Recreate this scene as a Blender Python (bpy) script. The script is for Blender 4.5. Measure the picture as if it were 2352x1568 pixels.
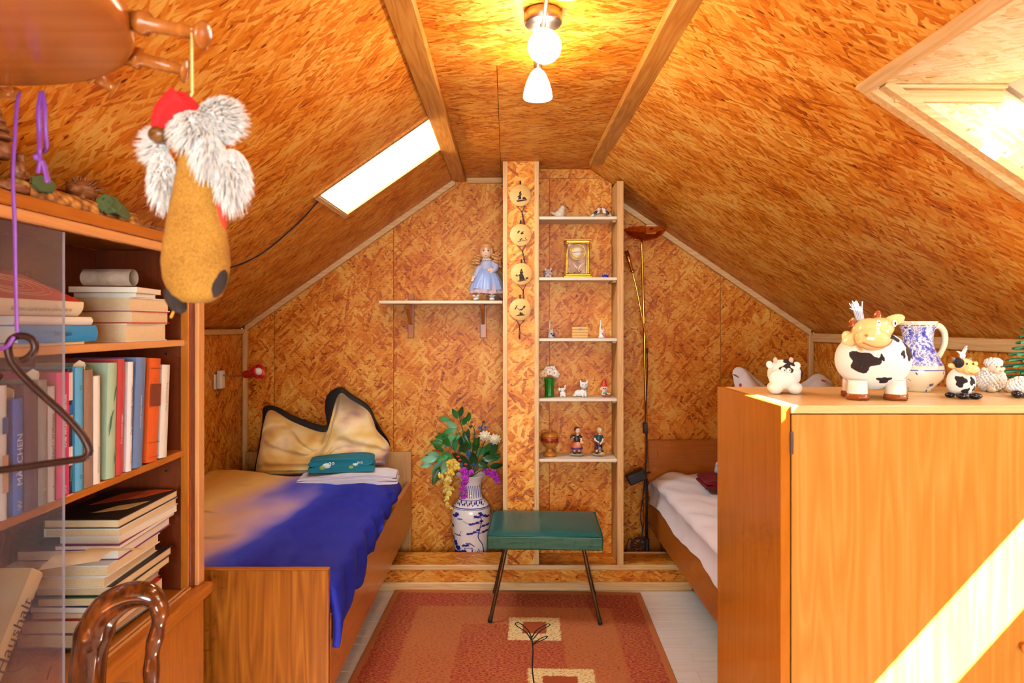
import bpy, bmesh, math, random
from mathutils import Vector, Matrix, Euler, noise
from math import sin, cos, pi, radians, sqrt, atan2

SC = bpy.context.scene
COL = SC.collection
for _o in list(bpy.data.objects):
    bpy.data.objects.remove(_o)

# ------------------------------------------------------------------ camera
F, CX, CY, EYE = 1568.0, 1164.0, 745.0, 1.43
cam_d = bpy.data.cameras.new('camera')
cam = bpy.data.objects.new('camera', cam_d)
COL.objects.link(cam)
cam.location = (0, 0, EYE)
cam.rotation_euler = (pi / 2, 0, 0)
cam_d.sensor_width = 36
cam_d.lens = 24
cam_d.shift_x = (1176 - CX) / 2352
cam_d.shift_y = -(784 - CY) / 2352
cam_d.clip_start = 0.02
cam_d.dof.use_dof = True
cam_d.dof.focus_distance = 3.2
cam_d.dof.aperture_fstop = 7.0
SC.camera = cam

# ------------------------------------------------------------------ sky, sun, exposure
world = bpy.data.worlds.new('daylight')
SC.world = world
world.use_nodes = True
_bg = world.node_tree.nodes['Background']
_bg.inputs[0].default_value = (0.80, 0.92, 0.98, 1)
_bg.inputs[1].default_value = 17.0
SUN_DIR = Vector((-1.0, 0.25, -1.105)).normalized()
sun_d = bpy.data.lights.new('sun', 'SUN')
sun_d.energy = 340.0
sun_d.angle = 0.0093
sun_d.color = (1.0, 0.95, 0.86)
sun = bpy.data.objects.new('sun', sun_d)
COL.objects.link(sun)
sun.location = (6, -1, 8)
sun.rotation_euler = SUN_DIR.to_track_quat('-Z', 'Y').to_euler()
SC.view_settings.view_transform = 'Standard'
SC.view_settings.look = 'None'
SC.view_settings.gamma = 1.0
SC.view_settings.use_curve_mapping = False
SC.view_settings.exposure = 0.74
SC.cycles.use_denoising = True
SC.cycles.max_bounces = 5
SC.cycles.diffuse_bounces = 2
SC.cycles.use_adaptive_sampling = True
SC.cycles.adaptive_threshold = 0.08
SC.cycles.adaptive_min_samples = 14
SC.cycles.glossy_bounces = 2
SC.cycles.transmission_bounces = 6
SC.cycles.transparent_max_bounces = 12
SC.cycles.sample_clamp_indirect = 6.0
SC.cycles.caustics_reflective = False
SC.cycles.caustics_refractive = False

def portal(loc, rot, sx, sy):
    l = bpy.data.lights.new('window_portal', 'AREA')
    l.shape = 'RECTANGLE'
    l.size, l.size_y = sx, sy
    l.cycles.is_portal = True
    o = bpy.data.objects.new('window_portal', l)
    COL.objects.link(o)
    o.location = loc
    o.rotation_euler = rot
    return o

# ------------------------------------------------------------------ helpers
RN = random.Random(11)
def P(px, py, d):
    return Vector(((px - CX) * d / F, d, EYE - (py - CY) * d / F))
def lin(v):
    v = v / 255.0
    return v / 12.92 if v <= 0.04045 else ((v + 0.055) / 1.055) ** 2.4
def C(r, g, b):
    return (lin(r), lin(g), lin(b), 1.0)

WL = {}
def thing(name, label, cat, loc, group=None, rz=0.0):
    o = bpy.data.objects.new(name, None)
    o.empty_display_size = 0.05
    COL.objects.link(o)
    o.location = loc
    o.rotation_euler = (0, 0, rz)
    WL[o] = Vector(loc)
    return tag(o, label, cat, group)
def tag(o, label=None, cat=None, group=None, kind=None):
    if label: o['label'] = label
    if cat: o['category'] = cat
    if group: o['group'] = group
    if kind: o['kind'] = kind
    return o
def struct(o, label=None, cat=None):
    o['kind'] = 'structure'
    if label: o['label'] = label
    if cat: o['category'] = cat
    return o
def copy_tree(o, parent=None, loc=None, rz=None):
    c = o.copy()
    COL.objects.link(c)
    c.parent = parent
    if loc is not None: c.location = loc
    if rz is not None: c.rotation_euler = (0, 0, rz)
    for ch in list(o.children):
        copy_tree(ch, c)
    return c

def frame(z, x=(1, 0, 0)):
    z = Vector(z).normalized()
    x = Vector(x)
    if abs(z.dot(x.normalized())) > 0.98: x = Vector((0, 1, 0))
    x = (x - z * x.dot(z)).normalized()
    y = z.cross(x)
    return Matrix((x, y, z)).transposed()

def spline(pts, n=6, closed=False):
    pts = [Vector(p) for p in pts]
    out = []
    m = len(pts)
    rng = range(m) if closed else range(m - 1)
    for i in rng:
        if closed:
            p0, p1, p2, p3 = pts[i - 1], pts[i], pts[(i + 1) % m], pts[(i + 2) % m]
        else:
            p0, p1, p2, p3 = pts[max(i - 1, 0)], pts[i], pts[i + 1], pts[min(i + 2, m - 1)]
        for k in range(n):
            t = k / n
            out.append(0.5 * ((2 * p1) + (p2 - p0) * t + (2 * p0 - 5 * p1 + 4 * p2 - p3) * t * t + (3 * p1 - p0 - 3 * p2 + p3) * t ** 3))
    if not closed: out.append(pts[-1])
    return out

class MB:
    """collects shapes (in world coordinates) and links them as one mesh object"""
    def __init__(s):
        s.v, s.f, s.sm, s.fu = [], [], [], None
    def _add(s, vs, fs, smooth=False):
        b = len(s.v)
        s.v += [Vector(v) for v in vs]
        s.f += [tuple(i + b for i in f) for f in fs]
        s.sm += [smooth] * len(fs)
        return s
    def box(s, lo, hi, bev=0.0, rot=None, pivot=None):
        lo, hi = Vector(lo), Vector(hi)
        c = (lo + hi) / 2
        h = (hi - lo) / 2
        h = Vector((abs(h.x), abs(h.y), abs(h.z)))
        bev = min(bev, 0.49 * min(h) * 2)
        if bev <= 0:
            vs = [Vector((x * h.x, y * h.y, z * h.z)) for x in (-1, 1) for y in (-1, 1) for z in (-1, 1)]
            fs = [(0, 1, 3, 2), (4, 6, 7, 5), (0, 4, 5, 1), (2, 3, 7, 6), (0, 2, 6, 4), (1, 5, 7, 3)]
        else:
            bm = bmesh.new()
            bmesh.ops.create_cube(bm, size=1)
            for v in bm.verts: v.co = Vector((v.co.x * 2 * h.x, v.co.y * 2 * h.y, v.co.z * 2 * h.z))
            bmesh.ops.bevel(bm, geom=list(bm.edges), offset=bev, segments=1 if bev < 0.006 else 3, affect='EDGES', profile=0.5)
            bm.verts.index_update()
            vs = [v.co.copy() for v in bm.verts]
            fs = [tuple(v.index for v in f.verts) for f in bm.faces]
            bm.free()
        if rot is not None:
            if isinstance(rot, (int, float)): rot = Matrix.Rotation(rot, 3, 'Z')
            if pivot is not None:
                pv = Vector(pivot)
                return s._add([rot @ (v + c - pv) + pv for v in vs], fs)
            vs = [rot @ v for v in vs]
        return s._add([v + c for v in vs], fs)
    def tube(s, pts, r, seg=8, caps=True, closed=False, flat=1.0, up=(0, 0, 1)):
        pts = [Vector(p) for p in pts]
        n = len(pts)
        rr = r if isinstance(r, (list, tuple)) else [r] * n
        tan = []
        for i in range(n):
            a = pts[i - 1] if (i > 0 or closed) else pts[i]
            b = pts[(i + 1) % n] if (i < n - 1 or closed) else pts[i]
            t = (b - a)
            tan.append(t.normalized() if t.length > 1e-9 else Vector((0, 0, 1)))
        u = Vector(up)
        if abs(u.dot(tan[0])) > 0.95: u = Vector((1, 0, 0))
        u = (u - tan[0] * u.dot(tan[0])).normalized()
        vs, fs = [], []
        for i in range(n):
            u = u - tan[i] * u.dot(tan[i])
            u = u.normalized() if u.length > 1e-6 else Vector((1, 0, 0))
            w = tan[i].cross(u)
            for k in range(seg):
                a = 2 * pi * k / seg
                vs.append(pts[i] + (u * cos(a) * flat + w * sin(a)) * rr[i])
        m = n if closed else n - 1
        for i in range(m):
            j = (i + 1) % n
            for k in range(seg):
                k2 = (k + 1) % seg
                fs.append((i * seg + k, i * seg + k2, j * seg + k2, j * seg + k))
        s._add(vs, fs, True)
        if caps and not closed:
            b = len(s.v) - n * seg
            s.f.append(tuple(b + k for k in reversed(range(seg)))); s.sm.append(False)
            s.f.append(tuple(b + (n - 1) * seg + k for k in range(seg))); s.sm.append(False)
        return s
    def cyl(s, p0, p1, r0, r1=None, seg=16):
        return s.tube([p0, p1], [r0, r0 if r1 is None else r1], seg)
    def lathe(s, prof, c=(0, 0, 0), axis=(0, 0, 1), seg=24, smooth=True, sx=1.0, sy=1.0, caps=True):
        c = Vector(c); M = frame(axis)
        vs, fs = [], []
        for r, z in prof:
            for k in range(seg):
                a = 2 * pi * k / seg
                vs.append(c + M @ Vector((max(r, 1e-5) * cos(a) * sx, max(r, 1e-5) * sin(a) * sy, z)))
        for i in range(len(prof) - 1):
            for k in range(seg):
                k2 = (k + 1) % seg
                fs.append((i * seg + k, i * seg + k2, (i + 1) * seg + k2, (i + 1) * seg + k))
        s._add(vs, fs, smooth)
        b = len(s.v) - len(prof) * seg
        if caps and prof[0][0] > 1e-4: s.f.append(tuple(b + k for k in reversed(range(seg)))); s.sm.append(False)
        if caps and prof[-1][0] > 1e-4: s.f.append(tuple(b + (len(prof) - 1) * seg + k for k in range(seg))); s.sm.append(False)
        return s
    def ell(s, c, r, rot=None, seg=16, rings=10):
        c = Vector(c)
        if isinstance(r, (int, float)): r = (r, r, r)
        if rot is None: rot = Matrix.Identity(3)
        elif isinstance(rot, (tuple, list)): rot = Euler(rot).to_matrix()
        vs, fs = [], []
        vs.append(c + rot @ Vector((0, 0, -r[2])))
        for i in range(1, rings):
            p = -pi / 2 + pi * i / rings
            for k in range(seg):
                a = 2 * pi * k / seg
                vs.append(c + rot @ Vector((r[0] * cos(p) * cos(a), r[1] * cos(p) * sin(a), r[2] * sin(p))))
        vs.append(c + rot @ Vector((0, 0, r[2])))
        for k in range(seg):
            k2 = (k + 1) % seg
            fs.append((0, 1 + k2, 1 + k))
            for i in range(rings - 2):
                a, b = 1 + i * seg, 1 + (i + 1) * seg
                fs.append((a + k, a + k2, b + k2, b + k))
            fs.append((1 + (rings - 2) * seg + k, 1 + (rings - 2) * seg + k2, len(vs) - 1))
        return s._add(vs, fs, True)
    def prism(s, poly, o, ex, ey, th, ez=None, smooth=False):
        """polygon (2-D points) in the frame o, ex, ey, thickened by th along ex x ey"""
        o, ex, ey = Vector(o), Vector(ex), Vector(ey)
        ez = Vector(ez) if ez is not None else ex.cross(ey).normalized()
        n = len(poly)
        vs = [o + ex * p[0] + ey * p[1] for p in poly] + [o + ex * p[0] + ey * p[1] + ez * th for p in poly]
        fs = [tuple(reversed(range(n))), tuple(range(n, 2 * n))] + [(i, (i + 1) % n, n + (i + 1) % n, n + i) for i in range(n)]
        return s._add(vs, fs, smooth)
    def grid(s, fn, nu, nv, smooth=True, closeu=False):
        vs = [fn(i / nu, j / nv) for j in range(nv + 1) for i in range(nu + (0 if closeu else 1))]
        w = nu if closeu else nu + 1
        fs = []
        for j in range(nv):
            for i in range(nu):
                i2 = (i + 1) % w
                fs.append((j * w + i, j * w + i2, (j + 1) * w + i2, (j + 1) * w + i))
        return s._add(vs, fs, smooth)
    def mesh(s, name, origin):
        me = bpy.data.meshes.new(name)
        me.from_pydata([v - origin for v in s.v], [], s.f)
        me.polygons.foreach_set('use_smooth', s.sm)
        uv = me.uv_layers.new(name='UVMap')
        data = [0.0] * (2 * len(me.loops))
        vco = [v.co for v in me.vertices]
        for p in me.polygons:
            n = p.normal
            ax, ay, az = abs(n.x), abs(n.y), abs(n.z)
            a, b = (0, 1) if az >= ax and az >= ay else ((1, 2) if ax >= ay else (0, 2))
            for li in p.loop_indices:
                co = vco[me.loops[li].vertex_index]
                data[2 * li] = co[a]; data[2 * li + 1] = co[b]
        uv.data.foreach_set('uv', data)
        me.update()
        return me
    def build(s, name, mat, parent=None, fix=False):
        if parent is not None:
            org = WL[parent]
        else:
            lo = Vector((min(v.x for v in s.v), min(v.y for v in s.v), min(v.z for v in s.v)))
            hi = Vector((max(v.x for v in s.v), max(v.y for v in s.v), max(v.z for v in s.v)))
            org = Vector(((lo.x + hi.x) / 2, (lo.y + hi.y) / 2, lo.z))
        me = s.mesh(name, org)
        if fix:
            bm = bmesh.new(); bm.from_mesh(me)
            bmesh.ops.recalc_face_normals(bm, faces=bm.faces); bm.to_mesh(me); bm.free()
        if mat: me.materials.append(mat)
        o = bpy.data.objects.new(name, me)
        COL.objects.link(o)
        if parent is not None:
            o.parent = parent
        else:
            o.location = org
        WL[o] = org
        return o

def fuse(o, voxel, smooth=4):
    """merge overlapping blobs of a mesh into one continuous skin"""
    m = o.modifiers.new('skin', 'REMESH')
    m.mode = 'VOXEL'; m.voxel_size = voxel; m.use_smooth_shade = True
    if smooth:
        k = o.modifiers.new('soft', 'SMOOTH'); k.factor = 0.5; k.iterations = smooth
    dg = bpy.context.evaluated_depsgraph_get()
    me = bpy.data.meshes.new_from_object(o.evaluated_get(dg))
    mats = list(o.data.materials)
    old = o.data
    o.modifiers.clear()
    o.data = me
    if not me.materials:
        for mm in mats: me.materials.append(mm)
    me.polygons.foreach_set('use_smooth', [True] * len(me.polygons))
    bpy.data.meshes.remove(old)
    return o

def text(body, size, mat, parent, o, ex, ey, name='lettering', depth=0.0003, align='CENTER', sx=1.0, shear=0.0):
    """flat printed lettering: o centre, ex reading direction, ey up of the letters (world)"""
    cu = bpy.data.curves.new(name, 'FONT')
    cu.body = body; cu.size = size; cu.align_x = align; cu.align_y = 'CENTER'; cu.shear = shear; cu.resolution_u = 3
    t = bpy.data.objects.new(name, cu)
    COL.objects.link(t)
    dg = bpy.context.evaluated_depsgraph_get()
    me = bpy.data.meshes.new_from_object(t.evaluated_get(dg))
    bpy.data.objects.remove(t); bpy.data.curves.remove(cu)
    ex, ey = Vector(ex).normalized(), Vector(ey).normalized()
    ez = ex.cross(ey)
    org = WL[parent] if parent is not None else Vector(o)
    for v in me.vertices:
        v.co = Vector(o) + ex * v.co.x * sx + ey * v.co.y + ez * depth - org
    me.materials.clear(); me.materials.append(mat)
    ob = bpy.data.objects.new(name, me)
    COL.objects.link(ob)
    if parent is not None: ob.parent = parent
    else: ob.location = org
    WL[ob] = org
    return ob

# ------------------------------------------------------------------ materials
class NT:
    def __init__(s, name):
        s.m = bpy.data.materials.new(name); s.m.use_nodes = True
        s.t = s.m.node_tree; s.t.nodes.clear()
        s.out = s.t.nodes.new('ShaderNodeOutputMaterial')
    def n(s, typ, ins=None, **props):
        nd = s.t.nodes.new('ShaderNode' + typ)
        for k, v in props.items(): setattr(nd, k, v)
        for k, v in (ins or {}).items():
            sock = nd.inputs[k]
            if isinstance(v, bpy.types.NodeSocket): s.t.links.new(v, sock)
            elif isinstance(v, bpy.types.Node): s.t.links.new(v.outputs[0], sock)
            else: sock.default_value = v
        return nd
    def math(s, op, a, b=0.0, c=0.0, clamp=False):
        return s.n('Math', {0: a, 1: b, 2: c}, operation=op, use_clamp=clamp).outputs[0]
    def mix(s, f, a, b, blend='MIX'):
        return s.n('MixRGB', {0: f, 1: a, 2: b}, blend_type=blend).outputs[0]
    def ramp(s, f, stops, interp='LINEAR'):
        r = s.n('ValToRGB', {0: f})
        cr = r.color_ramp; cr.interpolation = interp
        while len(cr.elements) < len(stops): cr.elements.new(0.5)
        for e, (p, c) in zip(cr.elements, stops): e.position = p; e.color = c
        return r.outputs[0]
    def coord(s, kind='Object'):
        return s.n('TexCoord').outputs[kind]
    def mapping(s, vec, loc=(0, 0, 0), rot=(0, 0, 0), scale=(1, 1, 1)):
        return s.n('Mapping', {0: vec, 1: loc, 2: rot, 3: scale}).outputs[0]
    def noise(s, vec, scale=5.0, detail=2.0, rough=0.5, out=0, dims='3D'):
        return s.n('TexNoise', {'Vector': vec, 'Scale': scale, 'Detail': detail, 'Roughness': rough}, noise_dimensions=dims).outputs[out]
    def step(s, v, lo, hi):
        return s.n('MapRange', {0: v, 1: lo, 2: hi, 3: 0.0, 4: 1.0}, interpolation_type='SMOOTHSTEP').outputs[0]
    def bump(s, h, strength=0.2, dist=0.002):
        return s.n('Bump', {'Strength': strength, 'Distance': dist, 'Height': h}).outputs[0]
    def pbr(s, col, rough=0.5, metal=0.0, bump=None, **kw):
        ins = {'Base Color': col, 'Roughness': rough, 'Metallic': metal}
        if bump is not None: ins['Normal'] = bump
        ins.update({k.replace('_', ' '): v for k, v in kw.items()})
        b = s.n('BsdfPrincipled', ins)
        s.t.links.new(b.outputs[0], s.out.inputs[0])
        s.b = b
        return s.m

MATS = {}
def plain(name, col, rough=0.5, metal=0.0, var=0.06, scale=30.0, bump=0.0, **kw):
    if name in MATS: return MATS[name]
    t = NT(name)
    v = t.noise(t.coord(), scale, 3)
    f = t.math('MULTIPLY_ADD', v, var * 2, 1 - var)
    cc = t.mix(1.0, col, t.n('CombineColor', {0: f, 1: f, 2: f}).outputs[0], 'MULTIPLY')
    MATS[name] = t.pbr(cc, rough, metal, t.bump(v, bump, 0.002) if bump else None, **kw)
    return MATS[name]

def osb_mat(name, along_u, stops, length=0.15, width=0.03, rough=0.42, fine=1.0, spread=1.0, depth=0.5):
    t = NT(name)
    uv = t.coord('UV')
    rnd = t.n('ObjectInfo').outputs['Random']
    off = t.math('MULTIPLY', rnd, 37.0)
    uv = t.n('VectorMath', {0: uv, 1: t.n('CombineXYZ', {0: off, 1: off, 2: 0.0}).outputs[0]}, operation='ADD').outputs[0]
    wn = t.noise(uv, 30.0, 1, out=1, dims='2D')
    wv = t.n('VectorMath', {0: wn, 1: (0.5, 0.5, 0.5)}, operation='SUBTRACT').outputs[0]
    wv = t.n('VectorMath', {0: wv, 'Scale': 0.010}, operation='SCALE').outputs[0]
    uvw = t.n('VectorMath', {0: uv, 1: wv}, operation='ADD').outputs[0]
    base = 0.0 if along_u else pi / 2
    tone = None
    for k, (da, ls, ws, th) in enumerate(((4, 1.1, 1.3, 0), (-34, .95, 1.1, .45), (29, .9, 1.0, .45), (74, .65, 1.0, .78), (-13, .8, .65, .5), (47, .5, .5, .62), (-50, .4, .42, .66))):
        mp = t.n('Mapping', {0: uvw, 1: (k * 3.1, k * 1.7, 0), 2: (0, 0, -(base + radians(da * spread))), 3: (1, 1, 1)}).outputs[0]
        mp = t.mapping(mp, scale=(1 / (length * ls), 1 / (width * ws), 1))
        vo = t.n('TexVoronoi', {'Vector': mp, 'Scale': 1.0, 'Randomness': 1.0}, voronoi_dimensions='2D', feature='F1', distance='CHEBYCHEV')
        sp = t.n('SeparateColor', {0: vo.outputs['Color']})
        g = t.math('MULTIPLY_ADD', t.math('POWER', sp.outputs[1], 1.7), -depth, 0.80)
        g = t.math('ADD', g, t.math('MULTIPLY', vo.outputs['Distance'], -0.10))
        if tone is None: tone = g
        else:
            f = t.math('GREATER_THAN', sp.outputs[0], th)
            tone = t.n('Mix', {0: f, 2: tone, 3: g}, data_type='FLOAT').outputs[0]
    gm = t.mapping(uvw, rot=(0, 0, -base - 0.05), scale=(16, 170, 1))
    grain = t.noise(gm, 1.0, 3, 0.65, dims='2D')
    tone = t.math('ADD', tone, t.math('MULTIPLY_ADD', grain, 0.34 * fine, -0.17 * fine))
    big = t.noise(uv, 5.0, 2, dims='2D')
    tone = t.math('ADD', tone, t.math('MULTIPLY_ADD', big, 0.5, -0.25))
    dm = t.mapping(uvw, rot=(0, 0, -base + 0.35), scale=(26, 85, 1))
    dk = t.step(t.noise(dm, 1.0, 1, 0.6, dims='2D'), 0.67, 0.82)
    tone = t.math('SUBTRACT', tone, t.math('MULTIPLY', dk, 0.5))
    col = t.ramp(tone, stops)
    MATS[name] = t.pbr(col, rough, 0.0, None, Specular_IOR_Level=.3)
    return MATS[name]

def wood_mat(name, dark, mid, light, axis='z', stretch=14.0, fine=160.0, rough=0.35, contrast=1.0, wave=0.0, coat=0.0, coord='Object'):
    """long-grained wood: grain runs along the given object axis"""
    if name in MATS: return MATS[name]
    t = NT(name)
    co = t.coord(coord)
    rnd = t.n('ObjectInfo').outputs['Random']
    off = t.math('MULTIPLY', rnd, 9.0)
    co = t.n('VectorMath', {0: co, 1: t.n('CombineXYZ', {0: off, 1: off, 2: off}).outputs[0]}, operation='ADD').outputs[0]
    k = {'x': 0, 'y': 1, 'z': 2}[axis]
    sc = [fine, fine, fine]; sc[k] = fine / stretch / 3
    n1 = t.noise(t.mapping(co, scale=sc), 1.0, 3, 0.6)
    sc2 = [fine / 9] * 3; sc2[k] = fine / 9 / stretch
    warp = t.noise(t.mapping(co, scale=[3 if i != k else 1.0 for i in range(3)]), 1.0, 2)
    n2 = t.noise(t.mapping(co, scale=sc2), 1.0, 2, 0.5)
    rings = t.math('FRACT', t.math('MULTIPLY', t.math('ADD', n2, t.math('MULTIPLY', warp, 0.6)), 9.0))
    rings = t.math('PINGPONG', rings, 0.5)
    v = t.math('ADD', t.math('MULTIPLY_ADD', n1, 0.75, 0.12), t.math('MULTIPLY', t.math('SUBTRACT', rings, 0.25), 0.5 + wave))
    v = t.math('MULTIPLY_ADD', t.math('SUBTRACT', v, 0.5), contrast, 0.5)
    col = t.ramp(v, [(0.12, dark), (0.5, mid), (0.88, light)])
    MATS[name] = t.pbr(col, rough, 0.0, None, Coat_Weight=coat, Coat_Roughness=0.15)
    return MATS[name]

OSB_STOPS = [(0.06, C(100, 38, 2)), (0.26, C(168, 76, 9)), (0.46, C(207, 109, 18)), (0.64, C(226, 138, 38)), (0.88, C(241, 182, 86))]
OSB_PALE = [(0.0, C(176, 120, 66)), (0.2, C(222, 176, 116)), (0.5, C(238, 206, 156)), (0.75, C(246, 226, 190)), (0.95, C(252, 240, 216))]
OSB_V = osb_mat('osb_upright_strands', False, OSB_STOPS, width=0.025, depth=0.42, spread=0.9, fine=1.2)
OSB_U = osb_mat('osb_level_strands', True, OSB_STOPS, length=0.125, width=0.025, spread=0.62, depth=0.40, fine=1.1)
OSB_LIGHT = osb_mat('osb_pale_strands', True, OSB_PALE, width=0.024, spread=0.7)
PINE_ARGS = (C(206, 150, 88), C(228, 182, 122), C(240, 206, 156))
PINE_X = wood_mat('pine_along_x', *PINE_ARGS, axis='x', rough=0.5)
PINE_Y = wood_mat('pine_along_y', *PINE_ARGS, axis='y', rough=0.5)
PINE_Z = wood_mat('pine_along_z', *PINE_ARGS, axis='z', rough=0.5)
BEAM = wood_mat('beam_wood', C(176, 104, 32), C(204, 134, 54), C(220, 156, 76), axis='y', rough=0.4, wave=0.3)
BEECH_ARGS = (C(166, 82, 16), C(188, 104, 30), C(204, 124, 48))
BEECH_X = wood_mat('varnished_beech_x', *BEECH_ARGS, axis='x', rough=0.3, contrast=0.6)
BEECH_Y = wood_mat('varnished_beech_y', *BEECH_ARGS, axis='y', rough=0.3, contrast=0.6)
BEECH_Z = wood_mat('varnished_beech_z', *BEECH_ARGS, axis='z', rough=0.3, contrast=0.6)
DARKGAP = plain('dark_gap', C(50, 24, 8), 0.9)
# ------------------------------------------------------------------ the room shell
YB, Y0 = 4.10, -1.80            # back wall, rear wall
ZC = 2.31                       # flat ceiling
XL, ZL = (555 - CX) * YB / F, 1.404
XR, ZR = (1870 - CX) * YB / F, 1.378
SL, SR = 0.700, 0.678           # roof pitches
XCL = XL + (ZC - ZL) / SL       # where the slopes meet the flat ceiling
XCR = XR - (ZC - ZR) / SR
def top_z(x):
    return min(ZC, ZL + SL * (x - XL), ZR + SR * (XR - x))
CL, CR = 1 / sqrt(1 + SL * SL), 1 / sqrt(1 + SR * SR)

# floor: pale laminate strips on a base slab
floor = struct(MB().box((XL - .1, Y0 - .1, -0.10), (XR + .1, YB + .1, -0.008)).build('floor', plain('floor_base', C(150, 120, 96), 0.8)), 'pale laminate floor of narrow whitish strips')
LAM = wood_mat('white_laminate', C(226, 206, 190), C(240, 226, 214), C(248, 238, 230), axis='x', rough=0.35, fine=90, contrast=0.8)
rows, strip, plen = 0, 0.0795, 0.93
meshes = {}
y = 0.35
while y < 3.66:
    x = XL - RN.random() * 0.8
    while x < XR:
        x0, x1 = max(x, XL), min(x + plen, XR)
        if x1 - x0 > 0.02:
            key = round(x1 - x0, 2)
            if key not in meshes:
                meshes[key] = MB().box((0, 0, -0.008), (x1 - x0 - .0012, strip - .0012, 0), 0.0008).mesh('plank', Vector((0, 0, 0)))
                meshes[key].materials.append(LAM)
            o = bpy.data.objects.new('plank', meshes[key]); COL.objects.link(o)
            o.parent = floor; o.location = Vector((x0, y, 0)) - WL[floor]
        x += plen
    y += strip

# back gable wall in OSB boards
wb = MB()
xs = [XL, XCL, XCR, XR]
poly = [(XL - .02, -.05), (XR + .02, -.05), (XR, ZR + .06), (XCR, ZC + .06), (XCL, ZC + .06), (XL, ZL + .06)]
wb.prism(poly, (0, YB + .012, 0), (1, 0, 0), (0, 0, 1), .05, ez=(0, 1, 0))
wall_back = struct(wb.build('wall_back', DARKGAP, fix=True), 'gable end wall covered with orange strand board')
cuts = [XL, (630 - CX) * YB / F, (904 - CX) * YB / F, 0.30, (1655 - CX) * YB / F, XR]
for a, b in zip(cuts, cuts[1:]):
    a2, b2 = a + .0012, b - .0012
    pts = [(a2, -.02), (b2, -.02), (b2, top_z(b2))]
    for xx in (XCR, XCL):
        if a2 < xx < b2: pts.append((xx, ZC))
    pts.append((a2, top_z(a2)))
    MB().prism(pts, (0, YB, 0), (1, 0, 0), (0, 0, 1), .013, ez=(0, 1, 0)).build('panel', OSB_V, wall_back, fix=True)

def knee(name, x, zt, sgn):
    w = struct(MB().box((x, Y0, -.05), (x + sgn * .05, YB + .05, zt)).build(name, DARKGAP), 'low knee wall of orange strand board under the roof slope')
    for a, b in ((Y0, .35), (.35, 1.6), (1.6, 2.85), (2.85, YB)):
        MB().box((x - sgn * .012, a + .001, -.02), (x + sgn * .001, b - .001, zt)).build('panel', OSB_V, w)
    return w
knee('wall_left', XL, ZL, -1)
knee('wall_right', XR, ZR, 1)

# roof slopes: local x runs up the slope, local y along the room, local z out of the room
def slope_frame(left):
    if left: o, ux, nz = Vector((XL, 0, ZL)), Vector((CL, 0, CL * SL)), Vector((-CL * SL, 0, CL))
    else: o, ux, nz = Vector((XR, 0, ZR)), Vector((-CR, 0, CR * SR)), Vector((CR * SR, 0, CR))
    uy = nz.cross(ux)
    return o, Matrix((ux, uy, nz)).transposed()
LEN_L, LEN_R = (XCL - XL) / CL, (XR - XCR) / CR
def slope(name, left, rects):
    o, M = slope_frame(left)
    root = bpy.data.objects.new(name, None); COL.objects.link(root)
    root.location = o; root.rotation_euler = M.to_euler()
    struct(root, 'sloping roof face clad in orange strand board')
    s = 1 if left else -1          # local y = s * world y ... keep track of handedness
    uy = M @ Vector((0, 1, 0))
    sg = 1 if uy.y > 0 else -1
    for (a, b, c, d) in rects:
        y0, y1 = sorted((c * sg, d * sg))
        me = MB().box((a, y0 + .0008, 0), (b, y1 - .0008, .016)).mesh('panel', Vector((0, 0, 0)))
        me.materials.append(OSB_U)
        p = bpy.data.objects.new('panel', me); COL.objects.link(p); p.parent = root
        me2 = None
    return root
# openings found by intersecting view rays with the slopes, then squared up in the roof plane
def hit(px, py, left):
    dx, dz = (px - CX) / F, -(py - CY) / F
    if left: t = (ZL - EYE - SL * XL) / (dz - SL * dx)
    else: t = (ZR - EYE + SR * XR) / (dz + SR * dx)
    return Vector((dx * t, t, EYE + dz * t))
a, b_, c, d = hit(735, 447, 1), hit(985, 265, 1), hit(1018, 340, 1), hit(795, 487, 1)
LY0, LY1 = (a.y + b_.y) / 2, (c.y + d.y) / 2
LX0, LX1 = (a.x + d.x) / 2, (b_.x + c.x) / 2
r0 = hit(1996, 197, 0); r1 = hit(2330, 2, 0); r2 = hit(2352, 432, 0)
RY1, RX1 = (r0.y + r2.y) / 2, (r0.x + r1.x) / 2
RY0, RX0 = 0.86, 1.80
sa, sb = (LX0 - XL) / CL, (LX1 - XL) / CL
slope('ceiling_slope_left', True, [(0, LEN_L, Y0, .4), (0, LEN_L, .4, 1.65), (0, LEN_L, 1.65, LY0), (0, sa, LY0, LY1), (sb, LEN_L, LY0, LY1), (0, LEN_L, LY1, YB)])
ra, rb = (XR - RX0) / CR, (XR - RX1) / CR
slope('ceiling_slope_right', False, [(0, LEN_R, Y0, RY0), (0, ra, RY0, RY1), (rb, LEN_R, RY0, RY1), (0, LEN_R, RY1, 2.9), (0, LEN_R, 2.9, YB)])
ceil = struct(MB().box((XCL - .02, Y0, ZC + .014), (XCR + .02, YB + .05, ZC + .05)).build('ceiling', DARKGAP), 'narrow flat ceiling of orange strand board')
for a, b, c, d in ((XCL, XCR, Y0, .2), (XCL, XCR, .2, 2.32), (XCL, -.034, 2.32, YB), (-.034, XCR, 2.32, YB)):
    MB().box((a + .001, c + .001, ZC), (b - .001, d - .001, ZC + .015)).build('panel', OSB_U, ceil)
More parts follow.
